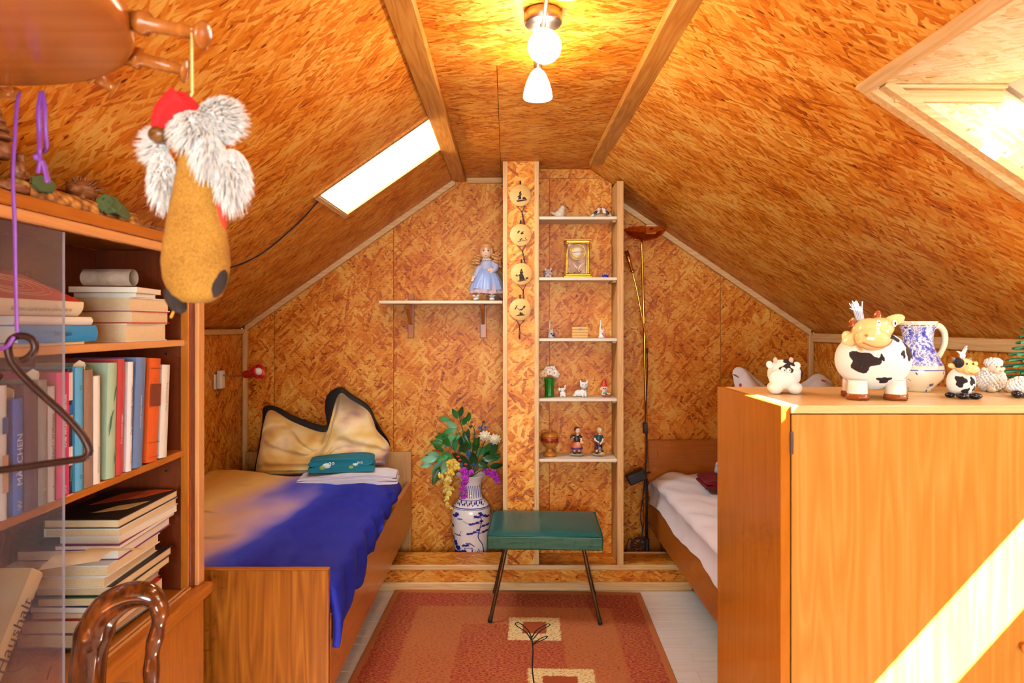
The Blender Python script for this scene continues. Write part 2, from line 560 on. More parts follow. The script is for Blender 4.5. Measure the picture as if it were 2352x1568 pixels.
# outer roof skin so no daylight leaks through the board joints
for left in (True, False):
    o, M = slope_frame(left)
    ln = LEN_L if left else LEN_R
    u0, u1, v0, v1 = (sa, sb, LY0, LY1) if left else (ra, rb, RY0, RY1)
    mb = MB()
    for (p, q, r, s_) in ((-.1, u0 - .30, Y0, YB + .05), (u0 - .30, ln + .02, Y0, v0 - .02), (u0 - .30, ln + .02, v1 + .02, YB + .05), (u1 + .02, ln + .02, v0 - .02, v1 + .02)) if left else \
            ((-.3, ln + .02, Y0, v0 - .02), (-.3, ln + .02, v1 + .02, YB + .05), (u1 + .02, ln + .02, v0 - .02, v1 + .02)):
        pts = [o + M @ Vector((x, 0, z)) for x, z in ((p, .018), (q, .018), (q, .05), (p, .05))]
        pts2 = [Vector((t.x, t.z)) for t in pts]
        mb.prism(pts2, (0, r, 0), (1, 0, 0), (0, 0, 1), s_ - r, ez=(0, 1, 0))
    struct(mb.build('roof_skin_' + ('left' if left else 'right'), DARKGAP, fix=True), 'outer roof boarding behind the slope')

# rear gable wall behind the camera with an unseen window added for daylight
rw = MB()
WX0, WX1, WZ0, WZ1 = -0.85, 0.95, 0.75, 1.95
for poly in ([(XL, -.05), (WX0, -.05), (WX0, top_z(WX0)), (XL, ZL)], [(WX1, -.05), (XR, -.05), (XR, ZR), (WX1, top_z(WX1))],
             [(WX0, -.05), (WX1, -.05), (WX1, WZ0), (WX0, WZ0)], [(WX0, WZ1), (WX1, WZ1), (WX1, top_z(WX1)), (XCR, ZC), (XCL, ZC), (WX0, top_z(WX0))]):
    rw.prism(poly, (0, Y0 - .05, 0), (1, 0, 0), (0, 0, 1), .05, ez=(0, 1, 0))
struct(rw.build('wall_rear', OSB_V, fix=True), 'rear gable wall of orange strand board with an added window')
WHITEP = plain('white_paint', C(236, 232, 226), 0.35)
t = NT('window_glass')
mx = t.n('MixShader', {0: 0.06, 1: t.n('BsdfTransparent', {0: (0.97, 0.98, 0.98, 1)}).outputs[0], 2: t.n('BsdfGlossy', {0: (1, 1, 1, 1), 1: 0.02}).outputs[0]})
t.t.links.new(mx.outputs[0], t.out.inputs[0]); GLASS = t.m
w1 = MB()
for lo, hi in (((WX0, WZ0), (WX1, WZ0 + .06)), ((WX0, WZ1 - .06), (WX1, WZ1)), ((WX0, WZ0), (WX0 + .06, WZ1)), ((WX1 - .06, WZ0), (WX1, WZ1)), ((.02, WZ0), (.08, WZ1))):
    w1.box((lo[0], Y0 - .045, lo[1]), (hi[0], Y0 - .005, hi[1]), .004)
w1 = struct(w1.build('window_added', WHITEP), 'unseen white framed window added in the rear gable for daylight')
MB().box((WX0 + .05, Y0 - .03, WZ0 + .05), (WX1 - .05, Y0 - .026, WZ1 - .05)).build('pane', GLASS, w1)
portal(((WX0 + WX1) / 2, Y0 - .06, (WZ0 + WZ1) / 2), (pi / 2, 0, 0), WX1 - WX0, WZ1 - WZ0)

# ---- right roof window: deep pale lining, pine edging, sash and a half-drawn blind
RTH = 0.186
XT = (2300 - CX) * RY1 / F                      # far end of the level head lining
ZT = ZR + SR * (XR - RX1)
XBOT = 1.96
def pane_z(x): return ZT - SR * (x - XT)
zin = ZR + SR * (XR - RX0)
w2 = bpy.data.objects.new('window_2', None); COL.objects.link(w2); w2.location = (RX1, RY1, ZT); WL[w2] = Vector((RX1, RY1, ZT))
struct(w2, 'deep roof window in the right slope lined with pale strand board')
side = [(RX1, ZT), (RX0, zin), (XBOT, pane_z(XBOT)), (XT, ZT)]
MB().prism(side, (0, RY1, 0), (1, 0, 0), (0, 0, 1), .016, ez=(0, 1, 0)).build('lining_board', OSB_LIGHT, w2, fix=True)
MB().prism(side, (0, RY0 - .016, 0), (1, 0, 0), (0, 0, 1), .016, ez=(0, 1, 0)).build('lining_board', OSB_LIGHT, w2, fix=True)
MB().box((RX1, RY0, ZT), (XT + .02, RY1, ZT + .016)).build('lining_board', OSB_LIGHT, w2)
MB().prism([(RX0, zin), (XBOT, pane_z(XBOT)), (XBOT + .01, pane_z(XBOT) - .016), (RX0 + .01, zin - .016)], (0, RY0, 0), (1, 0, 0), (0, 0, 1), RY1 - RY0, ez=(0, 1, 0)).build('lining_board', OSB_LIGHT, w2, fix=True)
# edging on the slope and in the corner of the lining
o, M = slope_frame(False)
def on_slope(x, n):                             # point on the right slope, n metres into the room
    z = ZR + SR * (XR - x)
    return Vector((x - CR * SR * n, 0, z - CR * n))
def slope_strip(y0, y1, x0, x1, n0, n1, name, mat, par):
    q = [on_slope(x0, n0), on_slope(x1, n0), on_slope(x1, n1), on_slope(x0, n1)]
    return MB().prism([(v.x, v.z) for v in q], (0, y0, 0), (1, 0, 0), (0, 0, 1), y1 - y0, ez=(0, 1, 0)).build(name, mat, par, fix=True)
slope_strip(RY0 - .03, RY1 + .028, RX1 - .024, RX1 + .002, -.002, .012, 'edging', PINE_Y, w2)
slope_strip(RY1 - .002, RY1 + .028, RX1 + .002, RX0, -.002, .012, 'edging', PINE_X, w2)
slope_strip(RY1 - .028, RY1, RX1 + .012, RX0, -.022, -.002, 'edging', PINE_X, w2)
MB().box((RX1 + .02, RY1 - .026, ZT - .001), (XT, RY1, ZT - .010), .002).build('corner_bead', PINE_X, w2)
MB().box((RX1 + .05, RY1 - .010, ZT - .040), (XT, RY1, ZT - .010), .002).build('corner_bead', PINE_X, w2)
# sash at the outside
def pane_strip(y0, y1, x0, x1, n0, n1, name, mat, par):
    q = []
    for x, n in ((x0, n0), (x1, n0), (x1, n1), (x0, n1)):
        q.append((x + CR * SR * n, pane_z(x) + CR * n))
    return MB().prism(q, (0, y0, 0), (1, 0, 0), (0, 0, 1), y1 - y0, ez=(0, 1, 0)).build(name, mat, par, fix=True)
SASH = plain('sash_pale', C(222, 200, 182), 0.5)
for y0, y1 in ((RY0 - .02, RY0 + .02), (RY1 - .02, RY1 + .02)):
    pane_strip(y0, y1, XT - .03, XBOT, .0, .05, 'sash_stile', SASH, w2)
pane_strip(RY0, RY1, XT - .03, XT + .045, .0, .05, 'sash_rail', SASH, w2)
pane_strip(RY0, RY1, XBOT - .05, XBOT + .02, .0, .05, 'sash_rail', SASH, w2)
pane_strip(RY0, RY1, XT, XBOT, .03, .034, 'pane', GLASS, w2)
t = NT('blind_cloth')
tr = t.n('BsdfTranslucent', {0: C(242, 226, 206)}); df = t.n('BsdfDiffuse', {0: C(232, 214, 196)})
mx = t.n('MixShader', {0: 0.10, 1: df.outputs[0], 2: tr.outputs[0]}); t.t.links.new(mx.outputs[0], t.out.inputs[0]); BLIND = t.m
def x_of_c(cc):                                 # where the sun line z - 1.105 x = cc crosses the pane
    return (ZT + SR * XT - cc) / (SR + 1.105)
pane_strip(RY0 + .01, RY1 - .008, x_of_c(0.50), x_of_c(-0.319), -.004, -.002, 'blind', BLIND, w2)
pane_strip(RY0 + .01, RY1 - .008, x_of_c(0.50) - .008, x_of_c(0.50), -.006, .004, 'blind_rail', SASH, w2)
pane_strip(RY0 + .01, RY1 - .008, x_of_c(-0.319) - .008, x_of_c(-0.319), -.008, .0, 'blind_rail', SASH, w2)
pane_strip(RY0 + .01, RY1 - .008, x_of_c(-0.518), XBOT, -.006, -.002, 'sash_cover', SASH, w2)
_a = atan2(SR, 1)
portal((( XT + XBOT) / 2 + .04, (RY0 + RY1) / 2, pane_z((XT + XBOT) / 2) + .06), (0, pi and _a, 0), (XBOT - XT) / CR, RY1 - RY0)

# ---- left roof window
w3 = bpy.data.objects.new('window_3', None); COL.objects.link(w3); w3.location = (LX0, LY1, 2.0); WL[w3] = Vector((LX0, LY1, 2.0))
struct(w3, 'small roof window in the left slope with a blazing white lining')
LZ0, LZ1 = ZL + SL * (LX0 - XL), ZL + SL * (LX1 - XL)
OFF = 0.27
XO = LX0 - OFF / SL
side = [(LX0, LZ0), (LX1, LZ1), (LX1, LZ1 + OFF), (XO, LZ0)]
for yy in (LY1, LY0 - .014):
    MB().prism(side, (0, yy, 0), (1, 0, 0), (0, 0, 1), .014, ez=(0, 1, 0)).build('lining_board', OSB_LIGHT, w3, fix=True)
MB().box((XO, LY0, LZ0 - .014), (LX0, LY1, LZ0)).build('lining_board', OSB_LIGHT, w3)
MB().box((LX1, LY0, LZ1), (LX1 + .014, LY1, LZ1 + OFF)).build('lining_board', OSB_LIGHT, w3)
def lpane(y0, y1, x0, x1, n0, n1, name, mat):
    q = []
    for x, n in ((x0, n0), (x1, n0), (x1, n1), (x0, n1)):
        z = LZ0 + SL * (x - XO)
        q.append((x - CL * SL * n, z + CL * n))
    return MB().prism(q, (0, y0, 0), (1, 0, 0), (0, 0, 1), y1 - y0, ez=(0, 1, 0)).build(name, mat, w3, fix=True)
lpane(LY0 - .02, LY0 + .02, XO, LX1, .01, .05, 'sash_stile', SASH)
lpane(LY1 - .02, LY1 + .02, XO, LX1, .01, .05, 'sash_stile', SASH)
lpane(LY0, LY1, XO, LX1, .03, .034, 'pane', GLASS)
def lslope(y0, y1, x0, x1, n0, n1, name, mat):
    q = []
    for x, n in ((x0, n0), (x1, n0), (x1, n1), (x0, n1)):
        q.append((x + CL * SL * n, ZL + SL * (x - XL) - CL * n))
    return MB().prism(q, (0, y0, 0), (1, 0, 0), (0, 0, 1), y1 - y0, ez=(0, 1, 0)).build(name, mat, w3, fix=True)
lslope(LY0 - .024, LY0, LX0 - .02, LX1, -.002, .009, 'edging', BEAM)
lslope(LY0, LY1 + .02, LX0 - .022, LX0, -.002, .009, 'edging', PINE_Y)
lslope(LY1, LY1 + .02, LX0, LX1, -.002, .006, 'edging', BEAM)
portal(((XO + LX1) / 2 - .05, (LY0 + LY1) / 2, LZ0 + SL * (LX1 - XO) / 2 + .07), (0, -atan2(SL, 1), 0), (LX1 - XO) / CL, LY1 - LY0)

# ---- beams along the ceiling edges
def plank(name, x0, x1, y0, y1, z0, z1, mat, lab):
    return struct(MB().box((x0, y0, z0), (x1, y1, z1), .004).build(name, mat), lab)
plank('beam_left', -.326, -.246, -.5, 3.40, ZC - .030, ZC - .001, BEAM, 'orange wooden batten along the left edge of the flat ceiling')
plank('beam_left_end', -.326, -.246, 3.403, YB - .001, ZC - .026, ZC - .001, BEAM, 'short end piece of the left ceiling batten')
plank('beam_right', .442, .526, -.5, 3.34, ZC - .030, ZC - .001, BEAM, 'orange wooden batten along the right edge of the flat ceiling')
plank('beam_right_end', .442, .526, 3.343, 3.674, ZC - .027, ZC - .001, BEAM, 'short end piece of the right ceiling batten')

# ---- pine trims on the back wall and knee walls
def gable_trim(name, x0, x1, left):
    q = []
    for x, n in ((x0, 0), (x1, 0), (x1, .030), (x0, .030)):
        z = (ZL + SL * (x - XL)) if left else (ZR + SR * (XR - x))
        q.append((x, z - n * 1.2 - .001))
    return struct(MB().prism(q, (0, YB - .030, 0), (1, 0, 0), (0, 0, 1), .029, ez=(0, 1, 0)).build(name, PINE_X, fix=True), 'pale pine strip along the roof slope on the end wall')
gable_trim('trim_1', XL + .03, -.31, True)
gable_trim('trim_2', .64, XR - .03, False)
struct(MB().box((XL + .014, YB - .03, .0), (XL + .042, YB - .001, ZL - .012), .003).build('trim_3', PINE_Z), 'pale pine strip in the left wall corner')
struct(MB().box((XR - .042, YB - .03, .0), (XR - .014, YB - .001, ZR - .012), .003).build('trim_4', PINE_Z), 'pale pine strip in the right wall corner')
struct(MB().box((XL + .013, .3, ZL - .03), (XL + .03, YB - .031, ZL - .001), .003).build('trim_5', PINE_Y), 'pale pine strip along the top of the left knee wall')
struct(MB().box((XR - .03, .3, ZR - .05), (XR - .013, YB - .031, ZR - .001), .003).build('trim_6', PINE_Y), 'pale pine strip along the top of the right knee wall')
struct(MB().box((-.238, YB - .03, ZC - .035), (-.024, YB - .001, ZC - .001), .005).build('trim_7', PINE_X), 'short pale strip under the ceiling')

# ---- low plinth in front of the end wall
PY0, PY1, PZ, PXR = 3.672, 3.876, 0.137, 0.985
pl = MB().box((-.75, PY0 + .012, .0), (PXR, PY1, PZ - .014)).build('wall_plinth', OSB_U)
struct(pl, 'low strand board ledge along the foot of the end wall')
MB().box((-.75, PY0 + .004, PZ - .014), (PXR, PY1 + .004, PZ), .001).build('ledge_board', OSB_U, pl)
MB().box((-.75, PY0 - .006, PZ - .026), (PXR, PY0 + .006, PZ + .001), .003).build('edge_strip', PINE_X, pl)
MB().box((-.75, PY0 + .002, .02), (PXR, PY0 + .012, PZ - .026)).build('panel', OSB_U, pl)
MB().box((.628, PY1 - .016, PZ), (PXR, PY1 + .004, PZ + .004), .001).build('back_strip', PINE_X, pl)
struct(MB().box((-.75, PY0 - .012, .0), (PXR + .012, PY0 + .002, .046), .005).build('baseboard_back', PINE_X), 'pale wooden skirting along the plinth')

# ---- boxed pillar beside the shelves
PF = 3.675
px0, px1 = (1155 - CX) * PF / F, (1238 - CX) * PF / F
wp = struct(MB().box((px0 + .004, PF + .008, PZ), (px1 - .004, YB - .001, ZC - .001)).build('wall_pillar', OSB_V), 'boxed strand board pillar from plinth to ceiling')
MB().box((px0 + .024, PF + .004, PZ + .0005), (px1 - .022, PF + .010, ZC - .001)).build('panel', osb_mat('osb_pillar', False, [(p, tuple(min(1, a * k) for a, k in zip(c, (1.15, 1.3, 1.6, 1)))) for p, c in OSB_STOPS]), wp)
MB().box((px0, PF, PZ + .0005), (px0 + .026, PF + .03, ZC - .001), .002).build('corner_strip', PINE_Z, wp)
MB().box((px1 - .024, PF, PZ + .0005), (px1, PF + .03, ZC - .001), .002).build('corner_strip', PINE_Z, wp)
# ------------------------------------------------------------------ ceiling lamp
LX = 0.102
lamp = thing('ceiling_lamp', 'brushed metal ceiling spotlight bar with glowing white glass bell shades', 'ceiling lamp', (LX, 1.92, ZC - .001))
NICKEL = plain('brushed_nickel', C(190, 176, 164), 0.28, 1.0, var=0.03)
t = NT('opal_glass_lit')
em = t.n('Emission', {0: (1.0, 0.86, 0.64, 1), 1: 44.0}); t.t.links.new(em.outputs[0], t.out.inputs[0]); OPAL = t.m
MB().lathe([(0.001, 0), (.050, 0), (.054, -.003), (.054, -.030), (.050, -.036), (.001, -.036)], (LX, 1.92, ZC - .0015)).build('canopy', NICKEL, lamp, fix=True)
b = MB(); zb = ZC - .046
b.tube([(LX, 1.40, zb), (LX, 2.17, zb)], .006, 12); b.cyl((LX, 1.92, ZC - .03), (LX, 1.92, zb), .009)
b.build('bar', NICKEL, lamp)
bell = [(.013, 0), (.019, -.003), (.027, -.016), (.037, -.040), (.043, -.062), (.046, -.082), (.045, -.086), (.040, -.080), (.001, -.076)]
def shade(c, axis):
    ax = -Vector(axis).normalized()
    f = MB().lathe([(.001, .032), (.012, .032), (.014, .028), (.014, -.002), (.001, -.002)], c, ax, 16).build('socket', NICKEL, lamp, fix=True)
    g = MB().lathe(bell, c, ax, 28).build('glass_shade', OPAL, lamp, fix=True)
for yy, c, ax in ((2.16, (LX - .004, 2.155, zb - .034), (0, 0, -1)), (1.98, (LX, 1.945, zb - .052), (0.02, -1, -.28)), (1.48, (LX + .03, 1.47, zb - .03), (0, .1, -1))):
    MB().tube(spline([(LX, yy, zb), (LX, yy, zb - .014), Vector(c) - Vector(ax).normalized() * .03, Vector(c)], 4), .0055, 10).build('arm', NICKEL, lamp)
    shade(c, ax)
# ------------------------------------------------------------------ built-in shelves beside the pillar
KS = PF / F
SX0, SX1, SX2 = px1 + .001, (1418 - CX) * KS, (1432 - CX) * KS
SHELF_TOPS = [EYE - (v - CY) * KS for v in (496.7, 636.5, 776.8, 915.0, 1054.0)]
SYB = 3.86
shelves = thing('shelf_unit', 'tall narrow built-in shelf unit with five pale shelves beside the pillar', 'shelf unit', (SX0, PF, PZ))
SIDE_Z = wood_mat('shelf_side_pine', C(196, 136, 74), C(218, 164, 98), C(230, 184, 124), axis='z', rough=0.5)
WHSH = wood_mat('whitish_pine_shelf', C(222, 196, 166), C(236, 216, 190), C(244, 230, 210), axis='x', rough=0.45, contrast=0.7)
q = [(PF, PZ + .001), (YB - .002, PZ + .001), (YB - .002, top_z(SX2) - .002), (PF, top_z(SX2) - .002)]
MB().prism(q, (SX1, 0, 0), (0, 1, 0), (0, 0, 1), SX2 - SX1, ez=(1, 0, 0)).build('side_panel', SIDE_Z, shelves, fix=True)
xs_ = (1262 - CX) * SYB / F
zs_ = EYE - (410 - CY) * SYB / F
BACKV = OSB_V
for (a, b, z0, z1) in ((SX0, xs_, PZ + .001, zs_), (xs_, SX1 - .001, PZ + .001, zs_)):
    MB().box((a + .001, SYB, z0 + .001), (b - .001, SYB + .012, z1 - .001)).build('back_panel', BACKV, shelves)
MB().prism([(SX0 + .001, zs_ + .001), (SX1 - .001, zs_ + .001), (SX1 - .001, top_z(SX1) - .002), (XCR, ZC - .002), (SX0 + .001, ZC - .002)], (0, SYB, 0), (1, 0, 0), (0, 0, 1), .012, ez=(0, 1, 0)).build('back_panel', BACKV, shelves, fix=True)
for zt in SHELF_TOPS:
    sh = MB().box((SX0, PF + .002, zt - .016), (SX1 - .001, SYB - .001, zt), .002).build('shelf', WHSH, shelves)
    MB().box((SX1 - .022, PF + .03, zt - .027), (SX1 - .001, SYB - .01, zt - .0165), .001).build('cleat', SIDE_Z, sh)

# ------------------------------------------------------------------ wall shelf with two brackets
WSZ = EYE - (690 - CY) * 3.86 / F
ws = thing('wall_shelf', 'pale wall shelf on two triangular wooden brackets holding a doll', 'wall shelf', (-.4, YB, WSZ))
MB().box(((870 - CX) * 3.86 / F, 3.86, WSZ - .018), (px0 - .002, YB - .001, WSZ), .003).build('shelf_board', WHSH, ws)
for bx in ((945 - CX) * YB / F, (1110 - CX) * YB / F):
    br = MB().box((bx - .018, YB - .020, WSZ - .215), (bx + .018, YB - .001, WSZ + .05 if bx < -.4 else WSZ - .019), .002).build('bracket', BEECH_Z, ws)
    MB().prism([(YB - .020, WSZ - .019), (YB - .18, WSZ - .019), (YB - .17, WSZ - .045), (YB - .045, WSZ - .13), (YB - .020, WSZ - .135)], (bx - .010, 0, 0), (0, 1, 0), (0, 0, 1), .02, ez=(1, 0, 0)).build('gusset', BEECH_Z, br, fix=True)

# ------------------------------------------------------------------ beds
OAK = wood_mat('oak_veneer_upright', C(122, 62, 12), C(158, 90, 22), C(186, 116, 38), axis='z', rough=0.32, wave=0.35, fine=120)
OAKP = wood_mat('oak_veneer_pale', C(176, 118, 62), C(200, 146, 84), C(214, 166, 106), axis='z', rough=0.4, fine=140)
LBX = -.566
bl = thing('single_bed', 'single bed with oak veneer footboard and a blue sheet against the left knee wall', 'bed', (-1.07, 3.1, 0), 'single beds')
MB().box((XL + .043, 4.044, .08), (LBX, 4.066, .676), .002).build('headboard', OAKP, bl)
fb = MB().box((XL + .016, 2.165, .06), (LBX, 2.189, .650), .0015).build('footboard', OAK, bl)
MB().box((XL + .016, 2.165, .6502), (LBX, 2.190, .654), .0015).build('top_edging', BEECH_X, fb)
RAIL = wood_mat('rail_veneer', C(178, 96, 38), C(196, 116, 54), C(210, 132, 70), axis='y', rough=0.25, contrast=0.5)
MB().box((LBX - .024, 2.19, .25), (LBX, 4.043, .50), .002).build('side_rail', RAIL, bl)
MB().box((XL + .016, 2.19, .25), (XL + .04, 4.043, .50), .002).build('side_rail', RAIL, bl)
MB().box((XL + .041, 2.20, .27), (LBX - .026, 4.035, .30)).build('slat_base', PINE_Y, bl)
def fold(x, y, s, a):
    return a * noise.noise(Vector((x * s, y * s, 3.3)))
def soft_box(mb, lo, hi, r, n=(24, 40), wob=0.004, top_only=False):
    """rounded slab like a mattress, slightly uneven"""
    cx_, cy_ = (lo[0] + hi[0]) / 2, (lo[1] + hi[1]) / 2
    hx, hy, hz = (hi[0] - lo[0]) / 2, (hi[1] - lo[1]) / 2, (hi[2] - lo[2]) / 2
    cz_ = (lo[2] + hi[2]) / 2
    def prof(u):
        return u
    def fn(u, v):
        th, ph = 2 * pi * u, -pi / 2 + pi * v
        e = 0.16
        def sp(c, k): return math.copysign(abs(c) ** k, c)
        x = hx * sp(cos(ph), 0.35) * sp(cos(th), e); y = hy * sp(cos(ph), 0.35) * sp(sin(th), e); z = hz * sp(sin(ph), 0.55)
        p = Vector((cx_ + x, cy_ + y, cz_ + z))
        return p + Vector((0, 0, fold(p.x, p.y, 6, wob)))
    return mb.grid(fn, 96, 24, True, True)
SHEET = plain('blue_sheet', C(44, 48, 166), 0.7, var=0.1, scale=9)
mt = soft_box(MB(), (XL + .045, 2.205, .301), (LBX - .026, 4.03, .575), .05).build('mattress', SHEET, bl, fix=True)

# duvet: yellow by the wall running over lilac into deep blue
t = NT('sunset_print_cloth')
g = t.n('NewGeometry').outputs['Position']
sx = t.n('SeparateXYZ', {0: g})
wv = t.noise(t.mapping(g, scale=(1.6, .9, 1)), 1.6, 2)
e = t.math('ADD', sx.outputs[0], t.math('MULTIPLY_ADD', wv, .5, -.25))
e = t.math('ADD', e, t.math('MULTIPLY', t.math('SUBTRACT', sx.outputs[1], 2.9), -0.05))
e = t.math('MULTIPLY_ADD', e, 1.15, 1.95)
col = t.ramp(e, [(.30, C(222, 156, 66)), (.52, C(236, 186, 106)), (.62, C(226, 172, 128)), (.72, C(196, 156, 168)), (.79, C(140, 120, 190)), (.87, C(46, 58, 182)), (1.0, C(26, 34, 152))])
st = t.step(t.noise(t.mapping(g, rot=(0, 0, .5), scale=(1.2, 7, 1)), 1.3, 2), .60, .72)
stf = t.math('MULTIPLY', st, t.math('SUBTRACT', 1.0, t.step(e, .55, .75)))
col = t.mix(t.math('MULTIPLY', stf, .6), col, C(120, 84, 96))
DUVET = t.pbr(col, 0.75, 0.0, None, Specular_IOR_Level=.3)
def duvet_fn(u, v):
    # v=1 is the head edge, which runs askew
    y = 2.196 + v * (1.47 - .42 * u ** 1.5)
    s = u * 1.42
    W = LBX + .012 - (XL + .05)
    sag = .03 + .16 * (1 - v) ** 1.2 + .02 * sin(v * 23)
    if s < W:
        x = XL + .05 + s
        z = .622 + .035 * (1 - u) * (0.4 + v) - .018 * max(0, (s - W + .12) / .12) ** 2
        z += fold(x * 1.0, y * .55, 7, .014) + fold(x, y * .6, 17, .004)
        dz = 0
    else:
        k = min(1.0, (s - W) / (1.42 - W))
        x = LBX + .012 + .012 * sin(k * 2.5) + .008 * sin(y * 34 + k * 2)
        z = .604 - k * sag + fold(LBX, y * .55, 7, .010)
    edge = min(v, 1 - v) * 14
    z -= .028 * max(0, 1 - edge) ** 2
    return Vector((x, y, z))
dv = MB().grid(duvet_fn, 70, 70).build('duvet', DUVET)
m = dv.modifiers.new('thick', 'SOLIDIFY'); m.thickness = .022; m.offset = -1
tag(dv, 'duvet printed in yellow fading into deep blue on the left bed', 'duvet')

# ---- right bed
RBX = .837
br_ = thing('single_bed', 'single bed with plain reddish beech frame and white sheet behind the cabinet', 'bed', (1.34, 3.1, 0), 'single beds')
MB().box((RBX, 4.044, .08), (XR - .043, 4.066, .745), .002).build('headboard', BEECH_X, br_)
MB().box((RBX, 2.165, .08), (XR - .043, 2.189, .62), .002).build('footboard', BEECH_X, br_)
MB().box((RBX, 2.19, .24), (RBX + .024, 4.043, .415), .002).build('side_rail', BEECH_Y, br_)
MB().box((XR - .067, 2.19, .24), (XR - .043, 4.043, .415), .002).build('side_rail', BEECH_Y, br_)
MB().box((RBX + .026, 2.2, .26), (XR - .07, 4.035, .29)).build('slat_base', PINE_Y, br_)
WSHEET = plain('white_sheet', C(236, 226, 228), 0.75, var=0.05, scale=8)
def sheet_fn(u, v):
    y = 2.20 + v * 1.835
    x0, x1 = RBX - .004, XR - .07
    s = u * 1.16
    r = .10
    lowz = .405 + .012 * sin(y * 9)
    if s < .17:
        k = s / .17
        x = x0 + .018 * sin(k * 3.1) - .006 + .010 * noise.noise(Vector((y * 9, k, 2)))
        z = lowz + (.535 - lowz) * k
    else:
        k = (s - .17) / (1.16 - .17)
        x = x0 + .012 + k * (x1 - x0 - .01)
        z = .535 + .035 * min(1, k * 9) ** .6 + fold(x * 1.3, y * 1.1 + x * 1.4, 7, .014) + .006 * sin((y + x * 1.5) * 26) * max(0, 1 - k * 2.2)
    if v > .94: z -= .05 * ((v - .94) / .06) ** 2
    if v < .03: z -= .03
    return Vector((x, y, z))
m1 = MB().grid(sheet_fn, 60, 90)
m1.build('mattress', WSHEET, br_)
MB().box((RBX + .028, 2.205, .291), (XR - .072, 4.03, .515), .03).build('mattress_core', plain('ticking', C(214, 200, 186), .8), br_)

# ------------------------------------------------------------------ cabinet
KX0, KX1, KY0, KY1, KZ = .626, 1.80, 1.56, 2.03, 1.245
HON = (C(180, 112, 34), C(200, 136, 54), C(218, 162, 84))
HONZ = wood_mat('honey_wood_upright', *HON, axis='z', rough=0.3, wave=0.5, fine=120, stretch=24, contrast=0.5)
HONX = wood_mat('honey_wood_level', C(222, 168, 100), C(236, 190, 128), C(244, 208, 152), axis='x', rough=0.28, contrast=0.6)
CABS = wood_mat('cabinet_side_beech', C(164, 86, 12), C(186, 106, 22), C(202, 124, 36), axis='z', rough=0.22, contrast=0.5, fine=60)
cab = thing('cabinet', 'waist-high honey-coloured wooden cabinet with toys standing on top', 'cabinet', (1.21, 1.8, 0))
MB().box((KX0, KY0, 0), (KX0 + .022, KY1, KZ), .0015).build('side_panel', CABS, cab)
MB().box((KX1 - .022, KY0, 0), (KX1, KY1, KZ), .0015).build('side_panel', CABS, cab)
MB().box((KX0 + .0225, KY0 - .003, KZ - .018), (KX1 - .0225, KY1, KZ), .0015).build('top_panel', HONX, cab)
MB().box((KX0 + .023, KY1 - .012, .0), (KX1 - .023, KY1 - .002, KZ - .019)).build('back_panel', CABS, cab)
MB().box((KX0 + .023, KY0 + .02, .0), (KX1 - .023, KY1 - .012, .06)).build('plinth', CABS, cab)
xm = (KX0 + KX1) / 2
for i, (a, b) in enumerate(((KX0 + .0245, xm - .001), (xm + .001, KX1 - .0245))):
    dr = MB().box((a, KY0 - .002, .065), (b, KY0 + .016, KZ - .0205), .0015).build('door', HONZ, cab)
    hx = a - .001 if i == 0 else b + .001
    for hz in (1.16, .25):
        MB().box((hx - .004, KY0 - .006, hz - .026), (hx + .004, KY0 - .001, hz + .026), .0015).build('hinge', plain('hinge_metal', C(112, 102, 96), .35, .9), dr)
    MB().lathe([(.004, 0), (.004, .012), (.011, .018), (.012, .024), (.006, .028), (.001, .028)], ((b - .04) if i == 0 else (a + .04), KY0 - .002, .70), (0, -1, 0), 16).build('knob', BEECH_Z, dr, fix=True)

# ------------------------------------------------------------------ stool
st_ = thing('footstool', 'padded dark green vinyl stool on four splayed brown metal legs', 'stool', (.19, 3.445, 0))
GREEN = plain('green_vinyl', C(10, 92, 88), 0.30, var=0.05, scale=60)
GREEN2 = plain('green_vinyl_side', C(20, 76, 44), 0.45, var=0.08, scale=60)
rz_ = -.045
Mz = Matrix.Rotation(rz_, 3, 'Z')
sc_ = Vector((.19, 3.445, 0))
def stl(x, y, z): return sc_ + Mz @ Vector((x, y, 0)) + Vector((0, 0, z))
def cushion(u, v):
    a, b = 2 * u - 1, 2 * v - 1
    e = (1 - abs(a) ** 6) * (1 - abs(b) ** 6)
    return stl(a * .272, b * .213, .4255 + .017 * max(0, e) ** .4)
MB().grid(cushion, 30, 24).build('seat_top', GREEN, st_)
MB().box((-.275, -.216, .362), (.275, .216, .427), .006).build('x', GREEN2, None)
o = bpy.data.objects['x']; o.name = 'seat_pad'; o.data.name = 'seat_pad'; o.parent = st_; o.location = (0, 0, .362); o.rotation_euler = (0, 0, rz_)
pip = [stl(a, b, .4275) for a, b in ((-.274, -.215), (.274, -.215), (.274, .215), (-.274, .215))]
MB().tube(pip, .0028, 6, closed=True).build('piping', GREEN, st_)
LEGM = plain('brown_metal', C(92, 62, 34), 0.35, 0.6)
for sx_, sy_ in ((-1, -1), (1, -1), (-1, 1), (1, 1)):
    a = stl(sx_ * .155, sy_ * .15, .366); k = stl(sx_ * .185, sy_ * .165, .352); f_ = stl(sx_ * .262, sy_ * (.205 if sy_ < 0 else .15), .0135)
    lg = MB().tube(spline([a, k, k.lerp(f_, .3), f_], 5), .0095, 10).build('leg', LEGM, st_)
    MB().tube([f_ + (k - f_) * .06, f_], .0108, 10).build('foot_cap', plain('black_rubber', C(38, 28, 20), .7), lg)

